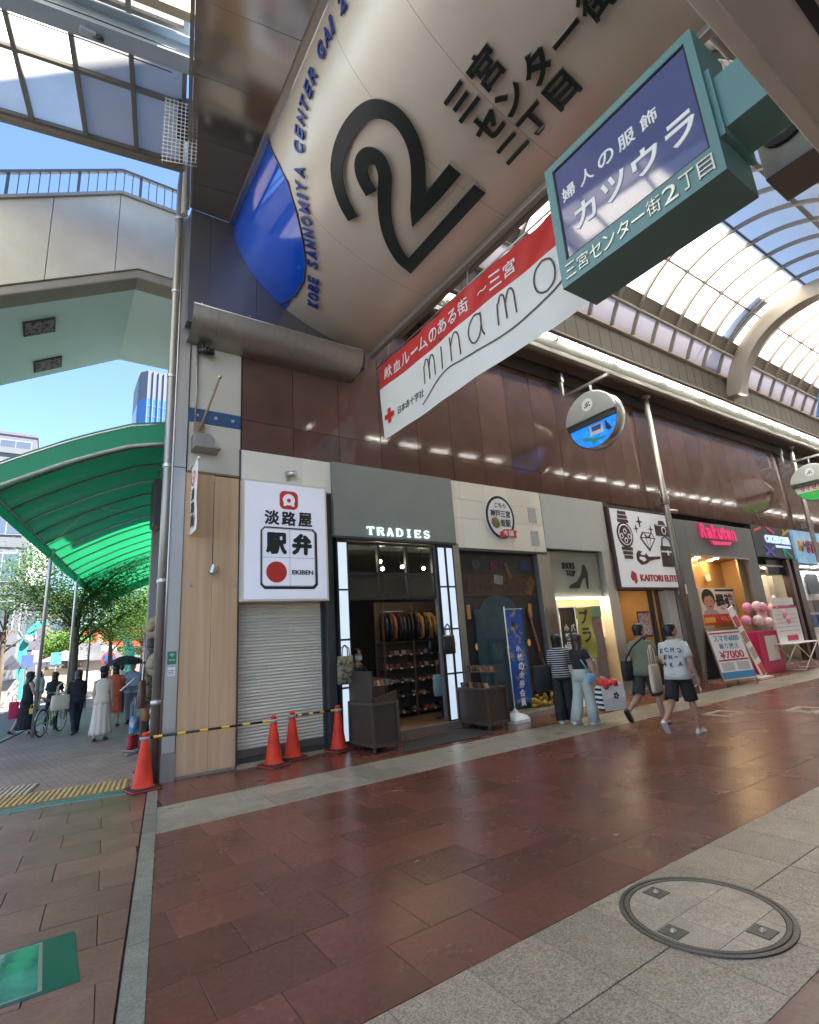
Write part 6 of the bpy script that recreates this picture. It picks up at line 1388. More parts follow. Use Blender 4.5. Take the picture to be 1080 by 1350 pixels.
# ------------------------------------------------------------------ building and canopy on the viewer's side
nb_ = thing('near_building', 'tall building on the viewer side of the arcade', 'building', (24, -6, 0))
part('lower_wall', MB().box(1.7, -9, 0, 95, -.36, 8.9), M('near_wall_beige', (.50, .46, .40), .5, vs=.5, var=.1), nb_, True)
part('tower', MB().box(1.7, -9, 8.9, 12.29, -.5, 20.5), m_wallplain, nb_, True)
part('tower', MB().box(12.3, -2.2, 8.9, 17, -.5, 38), m_wallplain, nb_, True)  # unseen slab, added to keep the sun off the footbridge face
part('tower', MB().box(17.01, -9, 8.9, 95, -.5, 24.5), m_wallplain, nb_, True)
nc = thing('shop_canopy', 'beige canopy slab crossing the top right corner of the picture', 'canopy', (6, .3, 5))
m_can = M('canopy_paint', (.82, .78, .70), .5, var=.06)
part('slab', MB().box(2.2, -.35, 5.03, 13, .70, 5.36), M('canopy_under', (.80, .76, .68), .5, var=.06), nc, True)
part('front_lip', MB().box(2.2, .70, 4.99, 13, .79, 5.40), m_can, nc, True, bevel=.01); part('under_groove', MB().box(2.2, .40, 5.015, 13, .46, 5.0295), m_dkgrey, nc, True)

# ------------------------------------------------------------------ cones and striped bars
m_ring = M('grey_ring_plastic', (.35, .35, .36), .5)
cprof = [(.150, .028), (.148, .045), (.132, .055), (.128, .06), (.085, .33), (.045, .62), (.036, .66), (.034, .69), (.022, .70), (.001, .70)]
def cone(p, label, rz, group, weights=True):
    t = thing('traffic_cone', label, 'traffic cone', (p.x, p.y, 0), rz, group)
    part('cone_body', MB().lathe(cprof, n=32), m_orange, t); part('base_flange', MB().prism(rounded(.37, .37, .05), .012, .028), m_orange, t, bevel=.004)
    if weights: part('rubber_weight', MB().prism(rounded(.385, .385, .06), 0, .014).lathe([(.165, .0), (.185, .03), (.17, .05), (.152, .05)], n=28, caps=False).prism(rounded(.37, .37, .055), .029, .040), m_rubber, t)
    part('tip_cap', MB().lathe([(.036, .655), (.042, .66), (.042, .685), (.025, .705), (.001, .707)], n=20), m_orange, t)
    return t
cA = onZ(188, 1042); cB = onZ(361, 1010); cC = onZ(386, 1001); cD = onZ(447, 990); cE = onZ(199, 1018)
cone(cA, 'orange traffic cone at the street corner below the steel downpipe', .2, 'orange cones')
cone(cB, 'orange traffic cone nearest the wood pier before the shutter', .35, 'orange cones'); cone(cC, 'orange traffic cone in the middle before the shutter', .1, 'orange cones')
cone(cD, 'orange traffic cone beside the tall brown cart', .25, 'orange cones'); cone(cE+Vector((.02, .12, 0)), 'orange traffic cone half hidden behind the downpipe in the street', .5, 'orange cones')
def sbar(p, q, label, n=11):
    t = thing('striped_bar', label, 'barrier bar', p, group='striped barrier bars'); d_ = q-p; L_ = d_.length
    part('black_bar', MB().tube([Vector((0, 0, 0)), d_], .017, 10), m_black, t)
    for k in range(0, n, 2): part('yellow_band', MB().tube([d_*((k+.25)/n), d_*((k+1.0)/n)], .0185, 10, caps=False), m_yellow, t)
    for e, dd in ((Vector((0, 0, 0)), -d_.normalized()), (d_, d_.normalized())):
        part('end_ring', MB().lathe([(.045, -.02), (.062, -.02), (.062, .02), (.045, .02), (.045, -.02)], e+dd*.06, 20, caps=False), m_ring, t)
zt = .63
sbar(cA+Vector((.06, .01, zt)), cB+Vector((-.06, 0, zt)), 'yellow and black bar from the corner cone to the cones at the shutter')
sbar(cC+Vector((.06, 0, zt)), cD+Vector((-.06, 0, zt)), 'short yellow and black bar between the two right cones', 7)
sbar(cA+Vector((.01, .07, zt)), cE+Vector((.01, .05, zt)), 'yellow and black bar running back into the street from the corner cone', 7)

# ------------------------------------------------------------------ banner flags, boards, table
def nobori(loc, h, w_, z0, mat, label, texts, right=1, base=True, group=None):
    t = thing('banner_flag', label, 'flag', loc, group=group)
    part('pole', MB().tube([(0, 0, .1), (0, 0, h+.05)], .012, 8), m_white, t); part('cross_rod', MB().tube([(0, 0, h), (right*(w_+.05), 0, h)], .007, 6), m_white, t)
    cl = lambda u, v: (right*(.015+w_*u), .02*math.sin(v*7+u*3)+.01*math.sin(v*13), lerp(z0, h-.02, v))
    part('cloth', MB().grid(cl, 6, 30), mat, t)
    for ch, cx, zc, hh2, mt in texts:
        part('letter', MB().text(ch, (0, 0, 0), h=hh2, w=hh2*.95, ext=.001, off=.03, fn=lambda a, b, e, cx=cx, zc=zc: (cx+a, .02*math.sin((zc+b-z0)/(h-.02-z0)*7+abs(cx+a)/w_*3)+.01*math.sin((zc+b-z0)/(h-.02-z0)*13)-.006-e, zc+b)), mt, t)
    if base: part('weight_base', MB().loft([[(x*k, y*k, z) for x, y in rounded(.42, .42, .06)] for k, z in ((1, 0), (1, .06), (.8, .12), (.25, .17), (.1, .24))], smooth=False), m_whitepl, t, bevel=.005)
    return t
nbp = onZ(681, 952)
m_nblue = M('nobori_blue', (.02, .085, .36), .75, vs=7, col2=(.36, .28, .08), thr=(.55, .62))
nobori((nbp.x, nbp.y, 0), 2.16, .46, .32, m_nblue, 'blue banner flag with white characters beside the low brown cart', [(c_, .27, 1.36-.17*k, .15, m_prw) for k, c_ in enumerate('小銭の金券会員')]+[('宮', .22, 1.86, .13, m_blk)])
ybp = onZ(742, 936)
ysc = (8.25/ybp.y); yb = Vector((ybp.x*ysc, 8.25, 0))
m_nyel = M('nobori_yellow', (.42, .40, .08), .75, var=.06); m_nbrn = M('nobori_brown', (.055, .035, .022), .75)
yx = onY(735, 800, 8.25)
nobori((yx.x, 8.25, 0), onY(738, 800, 8.25).z, .62, 1.0, m_nbrn, 'brown banner flag with white characters behind the striped shirt', [(c_, .20, 1.72-.2*k, .17, m_prw) for k, c_ in enumerate('小額品')]+[(c_, .44, 1.72-.2*k, .17, m_prw) for k, c_ in enumerate('パック')], group='flags by the shoe shop')
yx2 = onY(757, 800, 8.2)
nobori((yx2.x, 8.2, 0), onY(757, 800, 8.2).z, .58, 1.0, m_nyel, 'yellow green banner flag with black characters at the shoe shop', [(c_, .3, 1.95-.42*k, .34, m_blk) for k, c_ in enumerate('プラ')], group='flags by the shoe shop')
def aboard(p, w_, h, rz, label, face, prints, frame=m_rimst):
    t = thing('sandwich_board', label, 'sandwich board', (p.x, p.y, 0), rz)
    for s_ in (-1, 1):
        f2 = MB(); b0 = s_*.28; b1 = s_*.02
        for x in (-w_/2, w_/2): f2.bar((x, b0, 0), (x, b1, h), .03, .03, (1, 0, 0))
        for z in (.14, h): f2.bar((-w_/2, lerp(b0, b1, z/h), z), (w_/2, lerp(b0, b1, z/h), z), .03, .03)
        part('frame', f2, frame, t)
    nrm = Vector((0, -1, .26/h)).normalized(); upv_ = Vector((0, .26/h, 1)).normalized()
    ctr = Vector((0, -.15-.012, h/2+.05)); pt2 = lambda u, v, e=0: ctr+Vector((u, 0, 0))+upv_*v+nrm*e
    part('panel', MB().obox(ctr, (1, 0, 0), nrm, upv_, w_-.03, .012, h-.2), face, t)
    part('rear_panel', MB().obox(Vector((0, .15+.012, h/2+.05)), (1, 0, 0), (0, 1, .2), (0, -.2, 1), w_-.03, .012, h-.2), m_dkgrey, t)
    for kind, *ar_ in prints:
        if kind == 'r': u0, v0, u1, v1, mt = ar_; part('print_block', MB().obox(pt2((u0+u1)/2, (v0+v1)/2, .008), (1, 0, 0), nrm, upv_, u1-u0, .003, v1-v0), mt, t)
        else: tx_, u0, v0, w2, h2, mt = ar_; part('print_text', MB().text(tx_, pt2(u0, v0, .011), (1, 0, 0), upv_, h=h2, w=w2, ext=.001, off=.02), mt, t)
    return t
m_cyan = M('print_cyan', (.05, .27, .50), .5); m_tealp = M('print_teal', (.02, .22, .30), .5); m_crim = M('print_crimson', (.50, .03, .08), .5)
aboard(onZ(966, 903), 1.15, 1.45, -.25, 'white sandwich board with blue foot and red price in front of the phone shop', m_whitepl,
       [('t', 'スマホ6000', 0, .42, .9, .16, m_tealp), ('t', '乗り換え', 0, .22, .7, .15, m_cyan), ('t', '¥7000', 0, .0, .85, .2, m_crim), ('r', -.52, -.16, .52, -.12, m_crim), ('r', -.48, -.4, -.06, -.2, M('print_pale', (.5, .5, .55), .6)), ('r', .06, -.4, .48, -.2, MATS['print_pale']), ('r', -.56, -.6, .56, -.43, m_cyan), ('r', -.54, .54, .54, .58, m_crim)])
aboard(onZ(922, 915)+Vector((.2, .5, 0)), .85, 1.25, .2, 'dark brown sandwich board with white frame behind the man in the white shirt', M('menu_brown', (.06, .028, .025), .5), [('r', -.3, -.1, .3, -.07, m_prw), ('r', -.3, .1, .3, .12, m_prw), ('r', -.3, -.3, .3, -.28, m_prw)], m_white)
bp = onZ(1003, 897)
sb = thing('slim_stand', 'slim white leaning stand with red pictures right of the sandwich board', 'display stand', (bp.x+.7, bp.y+.35, 0))
part('panel', MB().bar((-.5, .15, 2.0), (.05, -.15, .06), .34, .03, (0, -1, 0)), m_whitepl, sb); part('foot', MB().box(-.5, -.3, 0, .25, .2, .05), m_whitepl, sb)
for k, c_ in enumerate(((.5, .05, .05), (.4, .2, .15), (.45, .35, .3), (.55, .08, .06))): part('picture', MB().bar((-.5+.14*k+.06, .15-.07*k-.03, 1.75-.45*k), (-.5+.14*k+.15, .15-.07*k-.08, 1.45-.45*k), .26, .03, (0, -1, 0)).xf(Matrix.Translation((0, -.012, 0))), M('stand_pic_%d' % k, c_, .5), sb)
pk = onZ(1032, 886)
ps = thing('campaign_stand', 'bright pink campaign stand under the balloons', 'display stand', (pk.x, pk.y+.3, 0))
m_mag = M('magenta_board', (.62, .015, .13), .45)
part('box', MB().prism([(-.75, 0), (.75, 0), (.6, 1.25), (-.75, 1.25)], -.15, .15, lambda a, b, h: (a, h, b)), m_mag, ps, bevel=.01); part('notice', MB().box(-.35, -.17, .35, .45, -.155, 1.1), m_prw, ps); part('easel_notice', MB().box(-.3, -.1, 1.5, .35, -.08, 2.1), M('pink_white', (.7, .5, .55), .5), ps)
balls = [(-.75, 0, 2.25, 0), (-.35, -.02, 2.3, 1), (.0, .05, 2.25, 0), (.4, 0, 2.2, 1), (-.95, -.02, 1.72, 0), (-.55, -.1, 1.7, 1), (-.1, -.08, 1.6, 1), (.65, -.05, 1.9, 0), (.8, -.05, 1.62, 0), (.55, .05, 2.0, 1)]
mp1 = M('pink_balloon', (.78, .28, .42), .22, spec=.6); mp2 = M('pale_balloon', (.80, .58, .64), .22, spec=.6)
bs_ = MB().ball((0, 0, 0), .145, 20, 12, (1, 1, 1.1)); bs_.lathe([(.02, -.18), (.026, -.205), (.001, -.207)], n=8); bme1 = bs_.mesh('balloon', mp1); bme2 = bs_.mesh('balloon', mp2)
for x, y, z, c_ in balls:
    o = link('balloon', bme2 if c_ else bme1, None, ps.location+Vector((x*1.5, y-.2, z*.72+.36))); tag(o, 'pale pink balloon tied to the campaign stand' if c_ else 'deep pink balloon tied to the campaign stand', 'balloon', 'pale pink balloons' if c_ else 'deep pink balloons')
tbp = onZ(1058, 884)
tb = thing('folding_table', 'white folding table with notice board right of the balloons', 'table', (tbp.x+.6, tbp.y+.2, 0))
part('top', MB().box(-1.0, -.3, .80, 1.0, .3, .83), m_whitepl, tb, bevel=.008)
for s_ in (-.28, .28):
    part('leg', MB().tube([(-.8, s_, .8), (.55, s_, .02)], .016, 8), m_white, tb); part('leg', MB().tube([(.8, s_, .8), (-.55, s_, .02)], .016, 8), m_white, tb)
part('foot_bar', MB().tube([(.55, -.28, .02), (.55, .28, .02)], .016, 8).tube([(-.55, -.28, .02), (-.55, .28, .02)], .016, 8), m_white, tb)
nbd = thing('notice_board', 'white notice board with magenta top bar standing on the folding table', 'notice board', tb.location+Vector((0, .1, .832)))
part('sheet', MB().box(-.9, 0, 0, .9, .03, 1.15), m_whitepl, nbd); part('top_bar', MB().box(-.9, -.006, 1.08, .9, 0, 1.15), M('magenta_bar', (.45, .05, .25), .5), nbd); part('header', MB().box(-.85, 0, 1.18, .75, .02, 1.42), m_whitepl, nbd); part('red_strip', MB().box(-.3, -.006, .05, .5, 0, .22), m_crim, nbd)
tl = MB()
for k in range(5):
    for j in range(3): tl.box(-.8+.55*j, -.006, .35+.13*k, -.35+.55*j, 0, .37+.13*k)
part('text_lines', tl, M('faint_print', (.45, .42, .48), .6), nbd)
# ------------------------------------------------------------------ green street awning
AY0, AY1 = 10.0, 29.0
aw = thing('street_awning', 'long green canvas awning on steel poles over the street pavement', 'awning', (0.3, 10.0, 0))
def wallx(Y): return 1.49+(Y-10)*.1674
sec = [(0, 5.97), (.55, 5.87), (1.07, 5.66), (1.51, 5.46), (1.82, 5.29), (2.12, 5.13), (2.41, 4.97), (2.76, 4.74)]
def AW(w_, Y, dz=0.0):
    for (a, za), (b, zb) in zip(sec[:-1], sec[1:]):
        if a <= w_ <= b+1e-6: z = lerp(za, zb, (w_-a)/(b-a)); break
    return Vector((wallx(Y)-w_, Y+w_*.165, z+dz))
m_canv = M_translucent('green_canvas', (.016, .31, .12), trans=.40, gloss=.04, var=.10, vs=1.0)
nseg = 17; dY = (AY1-AY0)/nseg
for k in range(nseg):
    part('canvas', MB().grid(lambda u, v, k=k: AW(v*2.76, AY0+dY*(k+u), -.05*math.sin(pi*u)), 5, 12), m_canv, aw, True)
part('front_valance', MB().grid(lambda u, v: AW(u*2.76, AY0-.01, .0-.43*v), 20, 3), m_canv, aw, True)
part('side_valance', MB().grid(lambda u, v: AW(2.76, lerp(AY0, AY1, u), .01-.26*v)+Vector((-.012, 0, 0)), 40, 2), m_canv, aw, True)
part('end_valance', MB().grid(lambda u, v: AW(u*2.76, AY1, -.4*v), 12, 2), m_canv, aw, True)
for k in range(nseg+1):
    Y = AY0+dY*k; part('hoop', MB().tube([AW(2.76*q/10, Y, -.05) for q in range(11)], .024, 6), m_steel_dk if k % 3 else m_steel, aw, True)
part('front_pipe', MB().tube([AW(2.76*q/14, AY0-.03, -.45) for q in range(15)], .032, 8), M('pale_pipe', (.42, .41, .37), .5, var=.2, vs=12), aw, True)
part('side_pipe', MB().tube([AW(2.74, AY0, -.03), AW(2.74, AY1, -.03)], .028, 8), m_steel, aw, True)
part('stay_wire', MB().tube([AW(2.7, AY0+.8, -.15), AW(.1, AY0+6, -.3)], .006, 5).tube([AW(.2, AY0+.8, -.3), AW(2.6, AY0+5.5, -.15)], .006, 5), m_steel_dk, aw, True)
for Y in (16.3, 20.9, 25.5):
    b_ = AW(2.70, Y); part('pole', MB().tube([(b_.x, b_.y, 0), (b_.x, b_.y, b_.z-.35), (b_.x+.05, b_.y, b_.z-.05)], .045, 10), m_steel, aw, True)
sb2 = thing('hanging_speaker', 'dark box loudspeaker hanging under the awning beside the downpipe', 'loudspeaker', (1.62, 11.4, 4.2))
part('case', MB().prism([(-.1, .05), (.02, 0), (.1, .05), (.1, 1.0), (-.1, 1.0)], -.25, .25, lambda a, b, h: (a, h, b)), m_dkgrey, sb2, bevel=.01); part('bracket', MB().tube([(0, 0, 1.0), (0, 0, 1.25)], .02, 6), m_steel_dk, sb2)
# stepped lamp on the awning top seen against the tower
al = thing('awning_floodlight', 'small floodlight standing above the awning edge', 'lamp', AW(.35, 11.0))
part('stem', MB().tube([(0, 0, 0), (0, 0, .35)], .015, 6), m_steel, al); part('head', MB().lathe([(.03, 0), (.08, .05), (.09, .12)], (0, 0, .34), 12, axis=(.4, -.3, -.6)), m_whitepl, al)

# ------------------------------------------------------------------ footbridge with stair
br = thing('footbridge', 'cream footbridge with stair and railing crossing above the street', 'footbridge', (0.5, 11.8, 8))
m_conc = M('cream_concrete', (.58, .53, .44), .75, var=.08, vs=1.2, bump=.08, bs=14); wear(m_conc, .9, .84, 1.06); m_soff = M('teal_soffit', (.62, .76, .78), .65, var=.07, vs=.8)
SLP = .56
def top_z(x): return 10.68 if x > .47 else 10.68-(.47-x)*SLP
def bot_z(x): return 9.12 if x > .86 else 9.12-(.86-x)*SLP*1.0
XZ = lambda y: (lambda a, b, h: (a, h, b))
for xa, xb in ((-9.0, -4.0), (-3.99, -.605), (-.595, .455), (.465, 1.9), (1.91, 4.0)):
    p_ = [xa, xb]+[.47*(xa < .47 < xb)+(xb if not xa < .47 < xb else 0)]
    xsn = sorted({xa, xb}|({.47} if xa < .47 < xb else set())|({.86} if xa < .86 < xb else set()))
    poly = [(x, bot_z(x)) for x in xsn]+[(x, top_z(x)) for x in reversed(xsn)]
    part('parapet_panel', MB().prism(poly, 10.0, 10.14, lambda a, b, h: (a, h, b)), m_conc, br, True, bevel=.006)
    part('far_parapet', MB().prism(poly, 13.5, 13.62, lambda a, b, h: (a, h, b)), m_conc, br, True)
xsn = [-9, .47, 4.0]; part('coping', MB().prism([(x, top_z(x)+.001) for x in xsn]+[(x, top_z(x)+.07) for x in reversed(xsn)], 9.95, 10.18, lambda a, b, h: (a, h, b)), M('coping_grey', (.33, .31, .27), .7), br, True)
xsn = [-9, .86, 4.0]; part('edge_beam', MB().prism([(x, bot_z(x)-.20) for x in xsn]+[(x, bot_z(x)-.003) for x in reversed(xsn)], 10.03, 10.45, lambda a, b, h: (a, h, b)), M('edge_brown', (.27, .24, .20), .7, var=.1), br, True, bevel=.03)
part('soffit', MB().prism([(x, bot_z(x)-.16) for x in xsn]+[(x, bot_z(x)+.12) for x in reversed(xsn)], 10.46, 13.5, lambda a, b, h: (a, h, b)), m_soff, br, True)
for (px, py) in ((52, 431), (63, 480)):
    # recessed lights follow the sloping soffit
    d_ = ray(px, py); best = None
    for k in range(600):
        p = CPOS+d_*(.012+.00004*k)
        q_ = bot_z(p.x)-.165
        if best is None or abs(p.z-q_) < best[0]: best = (abs(p.z-q_), p.copy())
    p = best[1]; sv_ = Vector((1, 0, SLP)).normalized(); nv_ = Vector((-SLP, 0, 1)).normalized()
    l_ = part('soffit_light', MB().obox(p, sv_, (0, 1, 0), nv_, .56, .52, .03), M('soffit_light_frame', (.12, .10, .105), .9, spec=0.0), br, True)
    part('light_tray', MB().obox(p-nv_*.02, sv_, (0, 1, 0), nv_, .50, .46, .02), M('soffit_light_glass', (.30, .26, .27), .95, spec=0.0, vs=14, col2=(.10, .085, .09), thr=(.5, .6)), l_, True)
m_rail = M('rail_grey', (.10, .095, .10), .5)
rl = part('railing', MB().bar((-9, 10.06, top_z(-9)+.65), (.47, 10.06, top_z(.47)+.65), .06, .06).bar((.47, 10.06, 11.33), (4, 10.06, 11.33), .06, .06).bar((-9, 10.06, top_z(-9)+.13), (.47, 10.06, top_z(.47)+.13), .03, .03).bar((.47, 10.06, 10.81), (4, 10.06, 10.81), .03, .03), m_rail, br, True)
x = -3.4
k = 0
while x < 2.6:
    w_ = .05 if k % 7 == 0 else .016
    part('railing_post' if k % 7 == 0 else 'baluster', MB().box(x-w_/2, 10.05, top_z(x)+.05, x+w_/2, 10.07, top_z(x)+.64), m_rail, rl, True); x += .15; k += 1
part('joint_strip', MB().box(-.64, 10.1, bot_z(-.6)+.03, -.56, 10.16, top_z(-.6)-.02).box(.42, 10.1, bot_z(.46)+.03, .50, 10.16, top_z(.46)-.02).box(1.86, 10.1, 9.15, 1.95, 10.16, 10.66), M('joint_dark', (.06, .055, .05), .8), br, True)
part('far_railing', MB().bar((-9, 13.56, top_z(-9)+.65), (.47, 13.56, top_z(.47)+.65), .06, .06).bar((.47, 13.56, 11.33), (4, 13.56, 11.33), .06, .06), m_rail, br, True)

# ------------------------------------------------------------------ flat street roof at the upper left
cp = thing('street_roof', 'flat steel framed roof with frosted and grey panels above the street', 'roof', (1.27, 8.21, 10.2))
U_ = -TV; V_ = -SV
def CP(u, v, z=0): return Vector((0, 0, z))+U_*u+V_*v
m_frost = M_translucent('street_roof_panel', (.82, .78, .68), trans=.62, gloss=.05, var=.12, vs=1.5)
m_opq = M_translucent('grey_roof_panel', (.55, .54, .54), trans=.25, gloss=.04, var=.06)
us = [0, .72, 1.47, 2.22]+[2.22+.75*k for k in range(1, 9)]; vs2 = [1.12*k for k in range(9)]
for i in range(len(us)-1):
    for j in range(len(vs2)-1):
        part('roof_panel', MB().face([CP(us[i]+.03, vs2[j]+.03, .03), CP(us[i+1]-.03, vs2[j]+.03, .03), CP(us[i+1]-.03, vs2[j+1]-.03, .03), CP(us[i]+.03, vs2[j+1]-.03, .03)]), m_opq if i < 2 else m_frost, cp)
m_frm = M('roof_frame', (.20, .19, .17), .5, var=.1)
for u in us: part('frame_bar', MB().bar(CP(u, -.02), CP(u, 8.96), .065, .08), m_frm, cp)
for v in vs2: part('cross_bar', MB().bar(CP(-.02, v, .003), CP(8.3, v, .003), .06, .075), m_frm, cp)
part('edge_gutter', MB().bar(CP(-.05, -.07, -.02), CP(8.3, -.07, -.02), .10, .16), M('gutter_brown', (.22, .19, .16), .5), cp)
bm = thing('steel_beam', 'pale blue steel beam under the street roof at the top edge', 'beam', (1.2, 5.95, 9.75))
m_bbm = M('pale_blue_paint', (.36, .45, .55), .5, var=.12, vs=3)
part('web', MB().bar(CP(-.2, 0), CP(6, 0), .03, .34), m_bbm, bm); part('flange', MB().bar(CP(-.2, 0, .18), CP(6, 0, .18), .24, .025).bar(CP(-.2, 0, -.18), CP(6, 0, -.18), .24, .025), m_bbm, bm)
for u in (.1, .4, .9, 1.5): part('bolt', MB().lathe([(.03, 0), (.03, .02)], CP(u, .017, .04), 8, axis=SV*1.0), m_steel, bm)
bm2 = thing('steel_beam', 'cream beam above the pale blue beam at the top edge', 'beam', (1.2, 5.35, 9.85)); part('web', MB().bar(CP(-.2, 0), CP(6, 0), .12, .5), M('cream_beam', (.50, .47, .38), .6), bm2)
ins = thing('wire_bracket', 'galvanised bracket with insulator holding the wires under the roof', 'bracket', onZ(118, 38, 9.62))
part('hanger', MB().tube([(0.02, 0, .5), (0, 0, .06)], .028, 8), m_steel, ins); part('clamp', MB().box(-.10, -.05, -.10, .08, .05, .05), m_bbm, ins, bevel=.01); part('insulator', MB().tube([(.06, 0, .02), (.18, -.03, .0)], .025, 8).tube([(.04, 0, -.08), (.16, -.03, -.10)], .025, 8), m_dkgrey, ins)
for dz, dy in ((0.0, 0.0), (-.06, .12), (.08, -.10)):
    a_ = onZ(118, 38, 9.62)+Vector((0, dy, dz)); solo('overhead_wire', MB().tube([-U_*-0.0+U_*4.0+Vector((0, 0, .05)), U_*2+Vector((0, 0, -.02)), Vector((0, 0, 0)), -U_*1.0+Vector((0, 0, -.03))], .008, 5), m_dkgrey, 'thin black overhead wire under the flat street roof', 'wire', 'overhead wires', loc=a_)
wg = thing('wire_guard', 'white welded wire guard beside the downpipe under the street roof', 'wire guard', onY(214, 214, 6.9))
gm = MB()
for k in range(9): gm.tube([(.055*k, -.01*k, .02*k), (.055*k, -.01*k, 1.25)], .0065, 4)
for k in range(17): gm.tube([(-.02, 0, .04+.073*k), (.46, -.08, .10+.071*k)], .0065, 4)
part('mesh', gm, m_white, wg, kind='stuff')
ub = thing('vent_box', 'dark louvred box above the wire guard', 'vent', (1.05, 7.35, 10.1))
part('case', MB().obox((.12, 0, .1), TV, SV, (0, 0, 1), .26, .6, .2), m_dkgrey, ub)
for k in range(5): part('louvre', MB().obox((.12, -.22+.11*k, -.01), TV, SV, (0, 0, 1), .22, .03, .02), M('louvre_blue', (.05, .055, .08), .4), ub)

# ------------------------------------------------------------------ gate arch, shrine gate, kiosk
m_ga = M('gate_teal', (.035, .30, .27), .45, var=.12, vs=1.5)
gA = onZ(24, 923); gy_ = gA.y
def gp_(x, y): p = onY(x, y, gy_); return (p.x, p.z)
outl = [gp_(19, 925), gp_(17.5, 872), gp_(24, 850), gp_(37, 830), gp_(50, 820), gp_(62, 817)]; inl = [gp_(64, 824), gp_(52, 829), gp_(42, 840), gp_(35, 858), gp_(32, 880), gp_(28, 926)]
ga = thing('gate_arch', 'teal painted steel gate arch over the street, left leg', 'gate', (gA.x, gy_, 0))
part('leg', MB().prism(outl+inl, gy_-.25, gy_+.25, lambda a, b, h: (a, h, b)), m_ga, ga, True, bevel=.04)
part('camera_pod', MB().ball((gp_(38, 843)[0], gy_-.3, gp_(38, 843)[1]), .22, 10, 6), m_whitepl, ga, True)
xr = onY(168, 870, gy_+1).x
outl2 = [(xr+.35, 0), (xr+.40, 2.3), (xr+.1, 3.3), (xr-.55, 4.1), (xr-1.2, 4.5)]; inl2 = [(xr-1.25, 4.15), (xr-.75, 3.75), (xr-.35, 3.1), (xr-.15, 2.2), (xr-.15, 0)]
gb = thing('gate_arch', 'teal painted steel gate arch over the street, right leg', 'gate', (xr, gy_+1, 0))
part('leg', MB().prism(outl2+inl2, gy_+.75, gy_+1.25, lambda a, b, h: (a, h, b)), m_ga, gb, True, bevel=.04)
ty = 64.0
tor = thing('shrine_gate', 'red wooden shrine gate far down the street', 'shrine gate', (onY(126, 890, ty).x, ty, 0))
m_tor = M('vermilion', (.62, .07, .035), .55)
tc_ = onY(126, 890, ty).x; tr_ = onY(190, 890, ty).x; dz_ = onY(126, 836, ty).z
for x in (tc_, tr_): part('pillar', MB().tube([(x, ty, 0), (x, ty, dz_)], [.42, .38], 14), m_tor, tor, True)
part('tie_beam', MB().box(tc_-.9, ty-.2, onY(126, 851, ty).z-.25, tr_+.9, ty+.2, onY(126, 851, ty).z+.3), m_tor, tor, True)
part('lintel', MB().box(tc_-1.5, ty-.25, dz_, tr_+1.5, ty+.25, dz_+.5), m_tor, tor, True); part('lintel_cap', MB().box(tc_-1.7, ty-.35, dz_+.5, tr_+1.7, ty+.35, dz_+.8), m_black, tor, True)
ky = 46.0; kp = onY(118, 893, ky)
kk = thing('street_kiosk', 'small stall with grey pitched roof beyond the pedestrians', 'kiosk', (kp.x, ky, 0))
part('body', MB().box(-1.6, -1, 0, 1.6, 1, 2.1), M('kiosk_wall', (.30, .28, .25), .7), kk); part('roof', MB().prism([(-2.1, 2.0), (2.1, 2.0), (.9, 3.2), (-.9, 3.2)], -1.3, 1.3, lambda a, b, h: (a, h, b)), M('slate', (.12, .125, .14), .6, var=.2, vs=3), kk)
sgp = onY(143, 868, 42)
rs = thing('round_road_sign', 'round blue and red no parking sign on a thin pole', 'road sign', (sgp.x, 42, 0))
part('pole', MB().tube([(0, 0, 0), (0, 0, sgp.z+.9)], .05, 8), m_steel, rs); part('disc', MB().lathe([(.001, 0), (.42, 0), (.42, .03)], (0, -.06, sgp.z), 24, axis=(0, -1, 0)), m_redp, rs); part('disc_blue', MB().lathe([(.001, 0), (.32, 0), (.32, .01)], (0, -.095, sgp.z), 24, axis=(0, -1, 0)), M('sign_blue', (.02, .08, .35), .4), rs); part('plate', MB().box(-.45, -.06, sgp.z+.5, .45, -.03, sgp.z+.85), M('plate_pale', (.62, .62, .66), .5), rs)
for i_, (px, py, Yd, c_, nm) in enumerate(((74, 868, 40, (.06, .28, .50), 'light blue'), (64, 905, 38, (.5, .5, .52), 'white'), (49, 865, 39, (.40, .22, .28), 'pink'), (11, 905, 34, (.58, .58, .56), 'pale grey'), (36, 872, 37, (.05, .08, .2), 'navy'))):
    p = onY(px, py, Yd); b2 = thing('street_sign', '%s shop sign panel standing in the street beyond the people' % nm, 'sign', (p.x, Yd, 0)); part('post', MB().tube([(0, .06, 0), (0, .06, p.z+.3)], .03, 6), m_steel, b2); part('panel', MB().box(-.28, -.03, p.z-.35, .28, .03, p.z+.35), M('street_panel_%d' % i_, c_, .5, vs=3, var=.2), b2)
